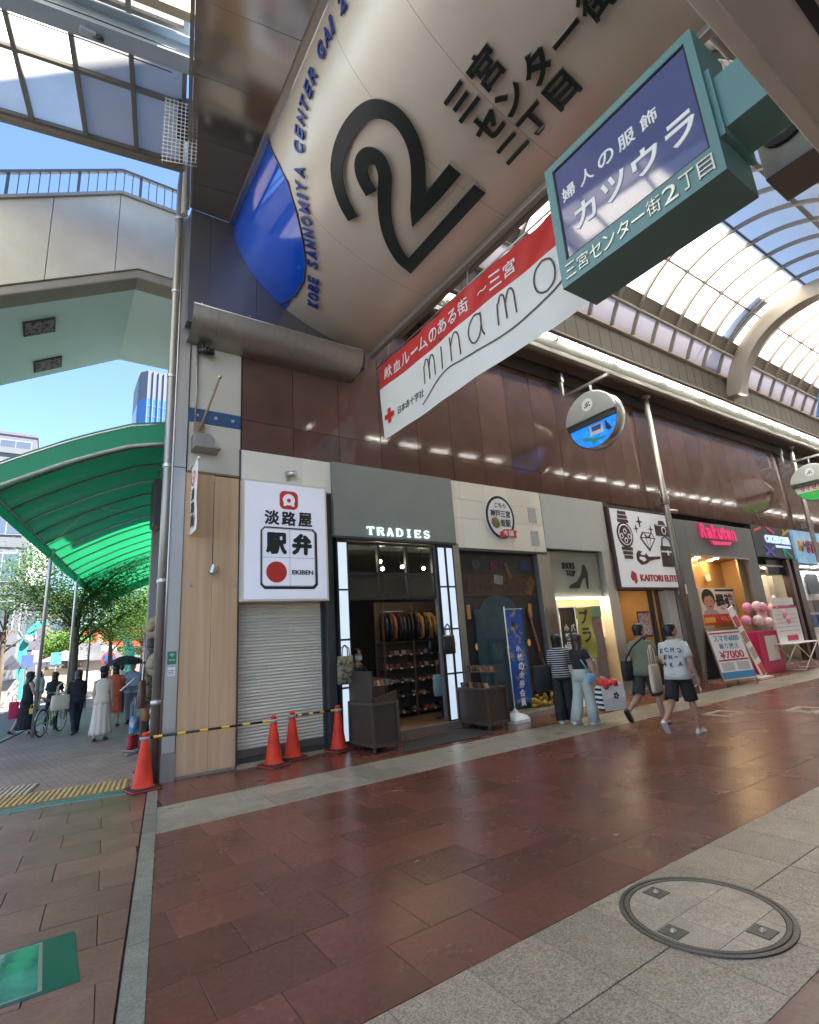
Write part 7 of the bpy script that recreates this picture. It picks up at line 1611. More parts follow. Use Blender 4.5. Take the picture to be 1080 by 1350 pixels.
for i_, (px, Yd, w2, h2, c_) in enumerate(((60, 50, 1.7, 1.3, (.03, .035, .05)), (14, 33, .7, 1.2, (.2, .2, .19)), (83, 45, 2.2, 1.6, (.42, .33, .22)))):
    p = onY(px, 890, Yd); t = thing('street_stall', ['dark parasol stall at the far left of the street', 'small white display case at the left kerb', 'wooden fronted stall behind the tree trunk'][i_], 'stall', (p.x, Yd, 0)); part('body', MB().box(-w2/2, -.6, 0, w2/2, .6, h2), M('stall_%d' % i_, c_, .6, var=.3, vs=3), t, bevel=.03); part('roof', MB().prism([(-w2*.7, h2+.5), (w2*.7, h2+.5), (0, h2+1.2)], -1, 1, lambda a, b, h: (a, h, b)), M('stall_roof_%d' % i_, (.05, .05, .07) if i_ != 2 else (.3, .29, .27), .7), t); part('post', MB().tube([(-w2*.45, 0, h2), (-w2*.45, 0, h2+.55)], .03, 6).tube([(w2*.45, 0, h2), (w2*.45, 0, h2+.55)], .03, 6), m_steel, t)

# ------------------------------------------------------------------ buildings beyond the street
def building(name, label, x0, x1, y0, y1, h, wall, nx, nz, win, wz0=3.2, fy=True, side=None):
    t = thing(name, label, 'building', ((x0+x1)/2, (y0+y1)/2, 0)); cx, cy = t.location.x, t.location.y
    part('wall', MB().box(x0, y0, 0, x1, y1, h), wall, t, True); part('roof', MB().box(x0-.1, y0-.1, h, x1+.1, y1+.1, h+.35), wall, t, True)
    dz = (h-wz0)/nz
    for j in range(nz):
        zb = wz0+dz*j
        for i in range(nx):
            dx = (x1-x0)/nx; a = x0+dx*i+dx*.12; b = x0+dx*(i+1)-dx*.12
            f = part('window', MB().box(a, y0-.06, zb+dz*.2, b, y0+.02, zb+dz*.82), M('win_frame', (.30, .31, .33), .5), t, True); part('window_glass', MB().box(a+.06, y0-.075, zb+dz*.2+.06, (a+b)/2-.03, y0-.055, zb+dz*.82-.06).box((a+b)/2+.03, y0-.075, zb+dz*.2+.06, b-.06, y0-.055, zb+dz*.82-.06), win, f, True)
        if side:
            ny = side; dy = (y1-y0)/ny
            for i in range(ny):
                a = y0+dy*i+dy*.12; b = y0+dy*(i+1)-dy*.12
                f = part('window', MB().box(x1-.02, a, zb+dz*.2, x1+.06, b, zb+dz*.82), M('win_frame', (.30, .31, .33), .5), t, True); part('window_glass', MB().box(x1+.055, a+.06, zb+dz*.2+.06, x1+.075, b-.06, zb+dz*.82-.06), win, f, True)
        part('floor_band', MB().box(x0-.04, y0-.05, zb-.18, x1+.05, y0, zb+.12), wall, t, True)
    return t
m_win = M('window_reflective', (.10, .12, .15), .06, spec=1.0, metal=.35); m_bg1 = M('pale_grey_cladding', (.115, .12, .135), .5, var=.06, vs=1); m_bg2 = M('light_stone', (.14, .13, .12), .7, var=.06); m_bg3 = M('grey_lilac_cladding', (.10, .10, .125), .5, var=.05)
e1 = onY(27, 800, 36).x; e2 = onY(58, 800, 48).x
building('office_building', 'pale grey office building with large windows at the left of the street', -16, e1, 36, 46, 13.8, m_bg1, 7, 4, m_win, side=4)
b2_ = building('office_building', 'taller lilac grey building behind the left tree', -18, e2, 47, 60, 17.5, m_bg3, 8, 5, m_win, side=5)
vsn = thing('vertical_sign', 'tall narrow white vertical sign on the lilac grey building', 'sign', (e2-.6, 46.8, 9)); part('panel', MB().box(-.8, -.1, -1.5, .55, .1, 5), m_whitepl, vsn); part('lettering', MB().text('シ', (-.1, -.11, 4.2), h=.7, ext=.01).text('ョ', (-.1, -.11, 3.2), h=.6, ext=.01).text('ッ', (-.1, -.11, 2.3), h=.6, ext=.01).text('プ', (-.1, -.11, 1.3), h=.7, ext=.01), M('grey_print', (.25, .25, .28), .6), vsn)
e3 = onY(47, 600, 75).x
building('office_building', 'grey panelled office block showing above the awning at the left', -40, e3, 75, 95, onY(20, 574, 75).z, m_bg3, 9, 7, m_win)
building('street_building', 'beige building at the far end of the street on the right', onY(150, 870, 95).x, onY(150, 870, 95).x+30, 95, 110, 9, m_bg2, 8, 3, m_win)
building('street_building', 'grey building far along the street behind the gate arch', onY(62, 870, 85).x-22, onY(95, 870, 85).x, 85, 94, 11, m_bg2, 8, 3, m_win)
ty_ = 190; tx0 = onY(184, 520, ty_).x; tx1 = onY(244, 520, ty_).x; tzt = onY(200, 489, ty_).z
tw = thing('glass_tower', 'blue glass office tower with grey vertical fins above the awning', 'building', ((tx0+tx1)/2, ty_+10, 0))
part('glass_body', MB().prism([(tx0, ty_+3), (tx0+2.5, ty_), (tx1, ty_), (tx1, ty_+20), (tx0, ty_+20)], 0, tzt-11), M('tower_glass', (.03, .12, .34), .12, spec=.6), tw, True)
part('crown', MB().prism([(tx0, ty_+3), (tx0+2.5, ty_), (tx1, ty_), (tx1, ty_+20), (tx0, ty_+20)], tzt-11, tzt), M('tower_crown', (.07, .085, .12), .5), tw, True)
for k in range(8):
    x = tx0+2.5+k*(tx1-tx0-2.7)/7; part('fin', MB().box(x-.17, ty_-.5, 0, x+.17, ty_+.1, tzt), M('fin_grey', (.10, .115, .145), .45), tw, True)
part('fin', MB().box(tx0-.3, ty_+2.8, 0, tx0+.2, ty_+3.2, tzt), MATS['fin_grey'], tw, True)
for k in range(11): part('floor_line', MB().box(tx0+2.5, ty_-.12, tzt-14-4*k, tx1, ty_-.02, tzt-13.7-4*k), MATS['fin_grey'], tw, True)

# ------------------------------------------------------------------ trees
m_bark = M('bark', (.085, .062, .045), .9, var=.3, vs=8, bump=.4, bs=20)
def leaf_mat(name, c1, c2):
    m = bpy.data.materials.new(name); m.use_nodes = True; nt = m.node_tree; nt.nodes.clear(); L = nt.links.new
    out = nn(nt, 'ShaderNodeOutputMaterial'); tc = nn(nt, 'ShaderNodeTexCoord'); nz = nn(nt, 'ShaderNodeTexNoise'); nz.inputs['Scale'].default_value = 2.2; nz.inputs['Detail'].default_value = 5
    rp = nn(nt, 'ShaderNodeValToRGB'); rp.color_ramp.elements[0].position = .35; rp.color_ramp.elements[1].position = .65; rp.color_ramp.elements[0].color = (*c1, 1); rp.color_ramp.elements[1].color = (*c2, 1)
    L(tc.outputs['Object'], nz.inputs['Vector']); L(nz.outputs['Fac'], rp.inputs['Fac'])
    d = nn(nt, 'ShaderNodeBsdfPrincipled'); d.inputs['Roughness'].default_value = .5; t = nn(nt, 'ShaderNodeBsdfTranslucent'); mx = nn(nt, 'ShaderNodeMixShader'); mx.inputs[0].default_value = .4
    hs = nn(nt, 'ShaderNodeHueSaturation'); hs.inputs['Value'].default_value = 1.6; hs.inputs['Saturation'].default_value = 1.1
    L(rp.outputs['Color'], d.inputs['Base Color']); L(rp.outputs['Color'], hs.inputs['Color']); L(hs.outputs[0], t.inputs['Color']); L(d.outputs[0], mx.inputs[1]); L(t.outputs[0], mx.inputs[2]); L(mx.outputs[0], out.inputs[0])
    MATS[name] = m; return m
m_leaf1 = leaf_mat('leaf_dark', (.018, .055, .014), (.055, .12, .028)); m_leaf2 = leaf_mat('leaf_light', (.05, .12, .02), (.12, .21, .045))
def tree(label, x, y, h, cz_, rx_, rz_, n, mat, seed, group='street trees', leaf=.17):
    r = random.Random(seed); t = thing('street_tree', label, 'tree', (x, y, 0), group=group)
    tk = MB(); tk.tube([(0, 0, -.05), (.03, 0, h*.25), (.0, .05, h*.45), (.06, 0, h*.62)], [.16, .12, .10, .07], 10)
    tips = []
    for k in range(9):
        a = 2*pi*k/9+r.random(); z0 = h*(.36+.03*k); l = rx_*(.55+.4*r.random()); e = Vector((math.cos(a)*l, math.sin(a)*l, z0+l*(.55+.5*r.random())))
        m_ = Vector((math.cos(a)*l*.45, math.sin(a)*l*.45, z0+l*.42)); tk.tube([(0, .02, z0), m_, e], [.055, .038, .012], 6); tips += [m_, e, (m_+e)/2]
        for q in range(3):
            b = a+r.uniform(-.9, .9); f = e+Vector((math.cos(b), math.sin(b), r.uniform(.1, .9)))*rx_*.35; tk.tube([m_.lerp(e, .5), f], [.02, .006], 5); tips.append(f)
    part('trunk', tk, m_bark, t)
    cl = []
    while len(cl) < 60:
        p = Vector((r.uniform(-1, 1), r.uniform(-1, 1), r.uniform(-1, 1)))
        if .35 < p.length < 1: cl.append(Vector((p.x*rx_, p.y*rx_, cz_+p.z*rz_)))
    cl += [q for q in tips if q.z > cz_-rz_]
    V, F = [], []
    for i in range(n):
        c = r.choice(cl); s_ = .16*rx_+.10
        p = c+Vector((r.gauss(0, s_), r.gauss(0, s_), r.gauss(0, s_*.6)))
        nrm = Vector((r.gauss(0, .6), r.gauss(0, .6), 1)).normalized(); a_ = nrm.orthogonal().normalized(); a_.rotate(Matrix.Rotation(r.uniform(0, 6.28), 3, nrm)); b_ = nrm.cross(a_)
        L_ = leaf*r.uniform(.6, 1.25); W2 = L_*.42; k = len(V)
        V += [tuple(p-a_*L_*.5), tuple(p+b_*W2*.5-nrm*.01), tuple(p+a_*L_*.5-nrm*.02), tuple(p-b_*W2*.5-nrm*.01)]; F.append((k, k+1, k+2, k+3))
    me = bpy.data.meshes.new('crown'); me.from_pydata(V, [], F); me.materials.append(mat); link('crown', me, t)
    return t
tp1 = onY(96, 888, 25); tree('leafy dark green tree left of centre beside the awning poles', tp1.x, 25, 6.6, 4.75, 2.35, 2.0, 24000, m_leaf1, 3, leaf=.12)
tp2 = onY(160, 888, 33); tree('bright green tree right of the first tree, below the awning end', tp2.x-.6, 33, 6.2, 4.5, 2.2, 1.8, 20000, m_leaf2, 5, leaf=.13)
tp3 = onY(186, 888, 38); tree('darker tree behind the bright tree next to the building corner', tp3.x, 38, 6.0, 4.2, 2.2, 1.8, 13000, m_leaf1, 8, leaf=.14)
tp4 = onY(30, 888, 30); tree('sparse young tree at the left edge of the street', tp4.x-.9, 31, 6.8, 5.2, 1.5, 1.2, 1100, m_leaf1, 14)
for i_, (px, Yd, hh2) in enumerate(((82, 72, 5.5), (105, 80, 6.5), (135, 78, 6.0), (165, 82, 7), (190, 74, 6), (60, 78, 5))):
    q = onY(px, 888, Yd); tree('distant green tree number %d from the left behind the shrine gate' % (i_+1) if False else ['distant tree left of the kiosk roof', 'distant tree behind the kiosk roof', 'distant tree framed by the red gate', 'distant tree right of the red gate pillar', 'distant tree nearest the building corner', 'distant tree above the dark stall'][i_], q.x, Yd, hh2, hh2*.68, hh2*.42, hh2*.30, 2600, m_leaf2, 30+i_, 'distant trees', leaf=.45)
# ------------------------------------------------------------------ people
def ring(c, rx_, ry_, n=18, e=1.0, yaw=0.0, fold=0.0, ph=0.0):
    out = []
    for k in range(n):
        g = 2*pi*k/n; x, y = rx_*math.copysign(abs(math.cos(g))**e, math.cos(g)), ry_*math.copysign(abs(math.sin(g))**e, math.sin(g))
        f = 1+fold*math.sin(k*2.399*2+ph*5)
        out.append(Vector(c)+Vector((x*f*math.cos(yaw)-y*f*math.sin(yaw), x*f*math.sin(yaw)+y*f*math.cos(yaw), 0)))
    return out
def limbring(p, d, r, n=12, fold=0.0, ph=0.0, sq=1.0):
    d = d.normalized(); a = d.cross(Vector((0, 1, 0)));
    if a.length < .2: a = d.cross(Vector((1, 0, 0)))
    a.normalize(); b = d.cross(a)
    return [p+(a*math.cos(2*pi*k/n)+b*math.sin(2*pi*k/n)*sq)*r*(1+fold*math.sin(k*4.8+ph*7)) for k in range(n)]
def limbloft(mb, pts, rs, n=12, fold=0.0, caps=True):
    rg = []
    for i, p in enumerate(pts):
        d = pts[min(i+1, len(pts)-1)]-pts[max(i-1, 0)]; rg.append(limbring(p, d, rs[i], n, fold, i))
    mb.loft(rg, caps)
def person(label, loc, head, H=1.70, fem=False, legs=((18, 8), (-16, 26)), arms=((-14, 20, 6), (16, 22, 6)), lean=2.0, top='tshirt', topm=None, bot='trousers', botm=None, shoem=None, hair='short', hairm=None, group=None, skinm=None, vox=.011, headyaw=0.0, sock=None, look=0.0):
    """legs: (thigh swing, knee bend) right then left; arms: (swing, elbow bend, out) right then left; head = facing angle"""
    t = thing('person', label, 'person', (loc.x, loc.y, loc.z if abs(loc.z) > .01 else 0.0), head, group); k = H/1.70; sk = skinm or m_skin; R_ = math.radians
    D = lambda a, out=0.0: Vector((math.sin(R_(out)), math.sin(R_(a))*math.cos(R_(out)), -math.cos(R_(a))*math.cos(R_(out))))
    W = .92 if fem else 1.0
    J = {}
    for s, (a, bnd) in zip((1, -1), legs):
        hip = Vector((s*.088, 0, .90)); kn = hip+D(a, s*1.5)*.42; an = kn+D(a-bnd, s*.5)*.405; J[s] = [hip, kn, an, a-bnd]
    low = min(J[1][2].z, J[-1][2].z)-.075; sh_ = Vector((0, 0, -low))
    for s in J: J[s][:3] = [p+sh_ for p in J[s][:3]]
    zoff = -low; ly = lambda z: math.sin(R_(lean))*(z-.9)
    tz_ = [(.84, .165, .115), (.92, .172, .125), (1.0, .16, .115), (1.09, .140 if fem else .150, .102), (1.20, .155 if fem else .172, .112), (1.29, .166 if fem else .186, .118), (1.355, .158 if fem else .178, .104), (1.405, .118, .080), (1.445, .066, .064)]
    TR = [(Vector((0, ly(z), z+zoff)), a*W, b) for z, a, b in tz_]
    bodym = MB(); bodym.loft([ring(c, a, b, 18, .9) for c, a, b in TR])
    hc = Vector((0, ly(1.60)+.012, 1.585+zoff)); yw = R_(headyaw); nod = R_(look)
    rotm = Matrix.Translation(hc) @ Matrix.Rotation(yw, 4, 'Z') @ Matrix.Rotation(-nod, 4, 'X')
    limbloft(bodym, [Vector((0, ly(1.42), 1.42+zoff)), Vector((0, ly(1.5)+.004, 1.50+zoff)), hc+Vector((0, 0, -.06))], [.062, .054, .056], 14)
    hm = MB(); hp = [(-.115, .03, .034, .030), (-.10, .048, .055, .022), (-.07, .062, .080, .010), (-.03, .072, .096, .002), (.01, .077, .101, -.002), (.05, .076, .099, -.006), (.085, .062, .082, -.010), (.108, .038, .052, -.012), (.118, .012, .018, -.012)]
    hm.loft([ring((0, o, z), a, b, 18) for z, a, b, o in hp])
    hm.tube([(0, .092, .02), (0, .112, -.02), (0, .118, -.032), (0, .095, -.045)], [.010, .013, .015, .008], 8)
    for s in (-1, 1): hm.ball((s*.078, -.005, -.005), .026, 8, 6, (.4, .7, 1.15))
    hm.ball((0, .088, -.066), .018, 8, 5, (1.5, .5, .5))
    hm.xf(rotm); n0 = len(bodym.v); bodym.v += hm.v; bodym.f += [tuple(i+n0 for i in f) for f in hm.f]
    for s in (1, -1):
        hip, kn, an, fa = J[s]
        limbloft(bodym, [hip+Vector((0, 0, .05)), hip, hip.lerp(kn, .5), kn, kn.lerp(an, .28), kn.lerp(an, .6), an], [.078, .082, .066, .052, .054, .042, .036], 14)
        fd = Vector((s*.06, 1, 0)).normalized(); dz = 0.0 if an.z < .095 else -math.sin(min(1.1, max(0, R_(-fa*.9))))
        fd = Vector((fd.x, fd.y*math.cos(dz), dz)).normalized() if dz else fd
        J[s].append(fd); limbloft(bodym, [an+Vector((0, -.05, -.03))*(1), an+Vector((0, 0, -.04)), an+fd*.10+Vector((0, 0, -.048)), an+fd*.17+Vector((0, 0, -.055))], [.030, .038, .036, .022], 12)
    A = {}
    for s, (a, bnd, out) in zip((1, -1), arms):
        shp_ = Vector((s*.176*W, ly(1.355), 1.352+zoff)); elb = shp_+D(a, s*out)*.275; wr = elb+D(a+bnd, s*(out*.3))*.245; A[s] = (shp_, elb, wr)
        limbloft(bodym, [Vector((s*.10*W, ly(1.36), 1.365+zoff)), shp_, shp_.lerp(elb, .45), elb, elb.lerp(wr, .35), wr], [.058, .054, .045, .037, .037, .025], 12)
        d = (wr-elb).normalized(); side = Vector((0, 1, 0)); side = (side-d*side.dot(d)).normalized(); pn = d.cross(side)*s
        limbloft(bodym, [wr-d*.01, wr+d*.03, wr+d*.07, wr+d*.092], [.026, .036, .038, .030], 10)
        for q in range(4):
            b0 = wr+d*.082+side*(.027-.018*q); ln = (.070, .078, .072, .056)[q]; b1 = b0+d*ln*.5-pn*.010; b2 = b1+d*ln*.42-pn*.024
            limbloft(bodym, [b0-d*.02, b0, b1, b2], [.0095, .0095, .0088, .007], 7)
        th0 = wr+d*.03+side*.028; limbloft(bodym, [th0-side*.01, th0+side*.014+d*.018, th0+side*.024+d*.045-pn*.008, th0+side*.022+d*.066-pn*.016], [.013, .012, .0105, .008], 7)
    bo = part('body', bodym, sk, t); rm = bo.modifiers.new('one_surface', 'REMESH'); rm.mode = 'VOXEL'; rm.voxel_size = vox; rm.use_smooth_shade = True
    sm_ = bo.modifiers.new('soften', 'SMOOTH'); sm_.factor = .5; sm_.iterations = 3
    em_ = M('eye_dark', (.02, .015, .012), .3)
    ey = MB()
    for s in (-1, 1): ey.ball((s*.032, .088, .012), .010, 8, 6, (1.4, .6, .7))
    part('eyes', ey.xf(rotm), em_, t); part('mouth', MB().ball((0, .094, -.066), .012, 8, 5, (1.7, .5, .35)).xf(rotm), M('lip', (.38, .14, .11), .5), t)
    # ---- clothes
    if top:
        c = MB(); hem = .86 if top != 'crop' else 1.02; fo = .018
        tr_ = [(z, a, b) for z, a, b in tz_ if z >= hem]; e_ = .028 if top in ('tshirt', 'loose') else .018
        rgs_ = [ring((0, ly(hem-.02), hem-.02+zoff), (tr_[0][1]*W+e_*1.3), (tr_[0][2]+e_*1.2), 24, .88, 0, fo*1.6, 1)]
        for i, (z, a, b) in enumerate(tr_): rgs_.append(ring((0, ly(z), z+zoff), a*W+e_*(1 if z < 1.33 else .5), b+e_*(1 if z < 1.33 else .5), 24, .88, 0, fo*(1.6 if z < 1.15 else .8) if z < 1.3 else 0, i*.7))
        c.loft(rgs_)
        if top != 'vest':
            for s in (1, -1):
                s0, el_, wr = A[s]; cuts_ = {'tshirt': .72, 'loose': .95, 'crop': .5}.get(top, None); inn = Vector((s*.085*W, ly(1.36), 1.355+zoff))
                if top == 'long': limbloft(c, [inn, s0+Vector((0, 0, .004)), s0.lerp(el_, .5), el_, el_.lerp(wr, .5), wr], [.064, .062, .060, .055, .050, .042], 14, .03)
                else: limbloft(c, [inn, s0+Vector((0, 0, .006)), s0.lerp(el_, cuts_*.55), s0.lerp(el_, cuts_)], [.066, .062, .066, .072], 14, .03)
        part('shirt', c, topm, t)
    if bot in ('trousers', 'wide', 'shorts'):
        c = MB(); e_ = .016
        c.loft([ring((0, ly(z)-.0, z+zoff), a*W+e_, b+e_+.006, 22, .88) for z, a, b in ((1.03, .155, .112), (.98, .165, .12), (.92, .173, .128), (.86, .170, .122), (.80, .14, .10))])
        for s in (1, -1):
            hip, kn, an, fa, fd = J[s]; wdn = {'trousers': (.098, .090, .070, .060, .058), 'wide': (.104, .105, .102, .104, .108), 'shorts': (.102, .104, .098, 0, 0)}[bot]
            pts = [hip+Vector((0, 0, .03)), hip.lerp(kn, .25), hip.lerp(kn, .8)]; rs = [wdn[0], wdn[1], wdn[1]*.92 if bot != 'shorts' else .104]
            if bot == 'shorts': pts.append(hip.lerp(kn, .93)); rs.append(.106)
            else: pts += [kn, kn.lerp(an, .5), an+Vector((0, 0, -.02))]; rs += [wdn[2], wdn[3], wdn[4]]
            limbloft(c, pts, rs, 16, .025)
        part('trousers' if bot != 'shorts' else 'shorts', c, botm, t)
    elif bot in ('skirt', 'dress'):
        c = MB(); zb = .14 if bot == 'skirt' else .40; z1 = 1.02
        rgs_ = []
        for q in range(11):
            f = q/10; z = lerp(z1, zb, f); wd = lerp(.15, .26 if bot == 'skirt' else .24, f**.8); n = 48; rgs_.append([Vector((wd*W*math.cos(2*pi*i/n)*(1+.05*f*math.sin(i*2*pi/4)), (wd*.82)*math.sin(2*pi*i/n)*(1+.05*f*math.sin(i*2*pi/4)), z+zoff)) for i in range(n)])
        c.loft(rgs_); part('skirt', c, botm, t)
    sh2 = shoem or m_black
    for s in (1, -1):
        hip, kn, an, fa, fd = J[s]; upf = Vector((0, 0, 1)) if abs(fd.z) < .05 else Vector((0, -fd.z, fd.y)).normalized(); lat = fd.cross(upf).normalized(); rgs_ = []
        base = an-upf*(.075)
        for f, w_, h_ in ((-.075, .026, .05), (-.06, .036, .075), (-.01, .040, .085), (.06, .043, .066), (.12, .047, .050), (.165, .042, .040), (.195, .022, .028)):
            p = base+fd*f; rgs_.append([p+lat*(w_*math.cos(g))+upf*(h_*max(0, math.sin(g))) if math.sin(g) > -.01 else p+lat*(w_*math.cos(g)*.98)+upf*0.0 for g in [2*pi*i/14 for i in range(14)]])
        so2 = part('shoe', MB().loft(rgs_), sh2, t)
        if sock: part('sock', (lambda m_: (limbloft(m_, [an+(kn-an)*.18, an], [.041, .042], 12), m_)[1])(MB()), sock, so2)
    # ---- hair
    hm2 = hairm or m_hair; hr = MB()
    if hair in ('short', 'bob', 'long', 'bun'):
        low_ = -.085 if hair == 'short' else (-.15 if hair == 'bob' else -.10); cap_ = []
        HP = [(-.16, .080, .088, -.006), (-.10, .074 if hair == 'short' else .084, .084 if hair == 'short' else .094, -.010), (-.05, .079, .093, -.008), (0, .087, .108, -.004), (.05, .087, .110, -.006), (.085, .076, .097, -.010), (.108, .058, .075, -.012), (.124, .036, .046, -.012), (.132, .008, .010, -.012)]
        for q in range(15):
            z = lerp(low_, .1319, q/14); kk = 0
            while kk < len(HP)-2 and HP[kk+1][0] < z: kk += 1
            f = (z-HP[kk][0])/(HP[kk+1][0]-HP[kk][0]); a0, b0, o0 = [lerp(HP[kk][j], HP[kk+1][j], f) for j in (1, 2, 3)]
            rg_ = []
            for i in range(26):
                g = 2*pi*i/26; x, y = math.cos(g), math.sin(g); grow = (.002 if hair == 'short' else .009)*(1+.6*math.sin(i*2.7+q*1.3)) if z < .12 else 0
                front = math.sin(g); lim = .55 if z < .05 else 1.1
                if hair == 'short': lim = (-.25 if z < -.02 else (.05 if z < .03 else (.62 if z < .062 else 1.1)))
                if front > lim: rg_.append(Vector((x*a0*.80, o0+y*b0*.80, z)))
                else: rg_.append(Vector((x*(a0+grow), o0+y*(b0+grow)-.004, z)))
            cap_.append(rg_)
        hr.loft(cap_)
        if hair == 'long': hr.loft([[Vector((a*math.cos(g), oy+(b*math.sin(g) if math.sin(g) < .3 else b*.3), z)) for g in [2*pi*i/20 for i in range(20)]] for z, a, b, oy in ((-.34, .06, .04, -.085), (-.26, .085, .05, -.08), (-.15, .095, .07, -.05), (-.06, .095, .098, -.02), (.04, .09, .11, -.012))])
        if hair == 'bun': hr.ball((0, -.09, .08), .05, 12, 8)
        part('hair', hr.xf(rotm), hm2, t)
    elif hair == 'hat':
        hr.lathe([(.155, -.012), (.16, 0), (.10, .012), (.098, .07), (.08, .105), (.02, .115), (.001, .115)], (0, -.005, .035), 24); part('hat', hr.xf(rotm), hm2, t); part('hair', MB().loft([[Vector((a*math.cos(g), -.02+b*math.sin(g)*(1 if math.sin(g) < .2 else .2), z)) for g in [2*pi*i/16 for i in range(16)]] for z, a, b in ((-.16, .07, .07), (-.05, .088, .095), (.04, .086, .1))]).xf(rotm), m_hair, t)
    t.scale = (k, k, k)
    t['_arm'] = 0; del t['_arm']
    return t, {s: [p*k for p in A[s]] for s in A}, rotm, k
def wpt(t, p):
    m_ = Matrix.Translation(t.location) @ Matrix.Rotation(t.rotation_euler.z, 4, 'Z'); return m_ @ Vector(p)
c_wht = M('white_cotton', (.56, .55, .52), .85, var=.05, vs=9, bump=.9, bs=13); c_olv = M('olive_cotton', (.165, .18, .115), .85, var=.06, vs=9, bump=.9, bs=13); c_blk = M('black_cotton', (.018, .018, .020), .85, var=.2, vs=9, bump=.9, bs=14); c_chr = M('charcoal_cotton', (.035, .035, .037), .85, var=.1, bump=.9, bs=14)
c_mint = M('pale_mint_denim', (.42, .475, .42), .8, var=.05, vs=12, bump=.8, bs=11); c_str = M_stripe('navy_white_stripe', (.016, .017, .022), (.58, .58, .58), .042, .70); c_org = M('orange_dress_cloth', (.60, .10, .045), .8, var=.06); c_crm = M('cream_cloth', (.62, .53, .40), .85, var=.06); c_ble = M('light_blue_linen', (.42, .50, .58), .85, var=.08, vs=8); c_sheer = M('grey_sheer_cloth', (.10, .095, .09), .7)
c_skt = M_stripe('pleat_pink_cream', (.55, .43, .37), (.66, .58, .46), .12, .5, axis=0); c_gry = M('grey_trouser', (.20, .20, .21), .8); m_gryhair = M('grey_hair', (.30, .29, .27), .6); m_brhair = M('brown_hair', (.045, .022, .012), .45, var=.3, vs=40); m_wsho = M('white_sneaker', (.66, .65, .62), .5); m_skin2 = M('tanned_skin', (.42, .24, .16), .55, var=.05, vs=20)
H90 = -pi/2
# four shoppers in the arcade
pA = onZ(908, 968); mA, aA, rA, kA = person('man in white printed shirt and black shorts walking away', pA, H90+.12, 1.66, legs=((14, 4), (-22, 30)), arms=((-10, 30, 14), (10, 55, 8)), top='tshirt', topm=c_wht, bot='shorts', botm=c_blk, shoem=m_wsho, skinm=m_skin2, headyaw=-30, vox=.009)
for i_, (tx_, zz, w2) in enumerate((('ECHO', 1.345, .22), ('EN-', 1.21, .13), ('AKA', 1.07, .20))):
    pass
for txt, zc, w2, arc in (('ECHO', 1.30, .27, .04), ('EN-', 1.18, .17, 0), ('AKA', 1.06, .24, -.03)):
    n_ = len(txt)
    for q, ch in enumerate(txt):
        u = (q-(n_-1)/2)*w2/max(1, n_-1)
        # printed on the back of the shirt: the wearer faces +y, the back is at -y
        yb_ = -(.118+.028+.006)*math.sqrt(max(.05, 1-(u/.24)**2))
        ltr = MB().text(ch, (u, yb_+math.sin(math.radians(2))*(zc-.9), zc-abs(u)*arc*4+.0), (1, 0, 0), (0, 0, 1), h=.068 if ch != '-' else .014, w=.062, ext=.002, off=.02, shear=-.2 if q % 2 else .2)
        o = part('shirt_letter', ltr, m_blk, mA); o.location = (0, 0, rA.translation.z-1.585)

pB = onZ(862, 957); mB, aB, rB, kB = person('man in olive shirt and dark shorts with black shoulder bag', pB, H90+.05, 1.70, legs=((16, 6), (-20, 42)), arms=((12, 60, 8), (-16, 25, 8)), top='tshirt', topm=c_olv, bot='shorts', botm=c_chr, shoem=m_black, skinm=m_skin2, headyaw=-10, vox=.009)
pC = onZ(748, 953); wC, aC, rC, kC = person('woman in striped shirt and wide black trousers looking at the shops', pC, H90+.75, 1.60, fem=True, legs=((4, 3), (-4, 4)), arms=((20, 70, 8), (8, 30, 8)), top='loose', topm=c_str, bot='wide', botm=c_blk, shoem=m_wsho, hair='bob', vox=.009, headyaw=-25, look=-8)
pD = onZ(775, 955); wD, aD, rD, kD = person('woman in black top and pale mint trousers carrying a shopping bag', pD, H90-.05, 1.58, fem=True, legs=((8, 4), (-8, 10)), arms=((10, 12, 10), (20, 60, 8)), top='crop', topm=c_blk, bot='wide', botm=c_mint, shoem=m_wsho, hair='long', hairm=m_brhair, vox=.009)
def satchel(t, k, mat, side, label, strapw=.014, sz=(.34, .10, .24), z=.93, y=-.06, strapm=None, name='shoulder_bag'):
    """bag on a diagonal strap; hangs on its wearer but is a thing of its own"""
    b = thing(name, label, 'bag', wpt(t, (side*.21*k, y*k, (z-.1)*k)), t.rotation_euler.z)
    rg = [[Vector((sz[1]/2*kd*math.cos(g)*1.0, sz[0]/2*kw*math.copysign(abs(math.sin(g))**.6, math.sin(g)), sz[2]*f-.12)) for g in [2*pi*i/18 for i in range(18)]] for f, kw, kd in ((0, .85, .8), (.08, 1, 1.1), (.6, 1, 1.1), (1, .95, .7))]
    part('body', MB().loft(rg), mat, b)
    pts = [(0, .10, .10), (-side*.02, .15, .28), (-side*.16, .16, .44), (-side*.36, .06, .585), (-side*.36, -.04, .585), (-side*.20, -.13-y*.0, .44), (-side*.05, -.13, .25), (0, -.08, .10)]
    part('strap', MB().tube([Vector(p)*k for p in pts], strapw, 6, sq=.5), strapm or mat, b)
    return b
satchel(mB, kB, c_blk, -1, 'black shoulder bag hanging on the man in the olive shirt', sz=(.42, .14, .32), z=.96, y=-.10)
bt_ = bag('tote_bag', 'cream tote bag held by the man in the white printed shirt', wpt(mA, (-.34*kA, -.06*kA, .62*kA)), .30, .09, .42, c_crm, drop=.30, rz=mA.rotation_euler.z+pi/2)
satchel(wD, kD, M('blue_strap', (.20, .42, .62), .7), 1, 'small bag on a light blue strap across the woman in black', .012, (.2, .08, .16), 1.0, .05, name='crossbody_bag')
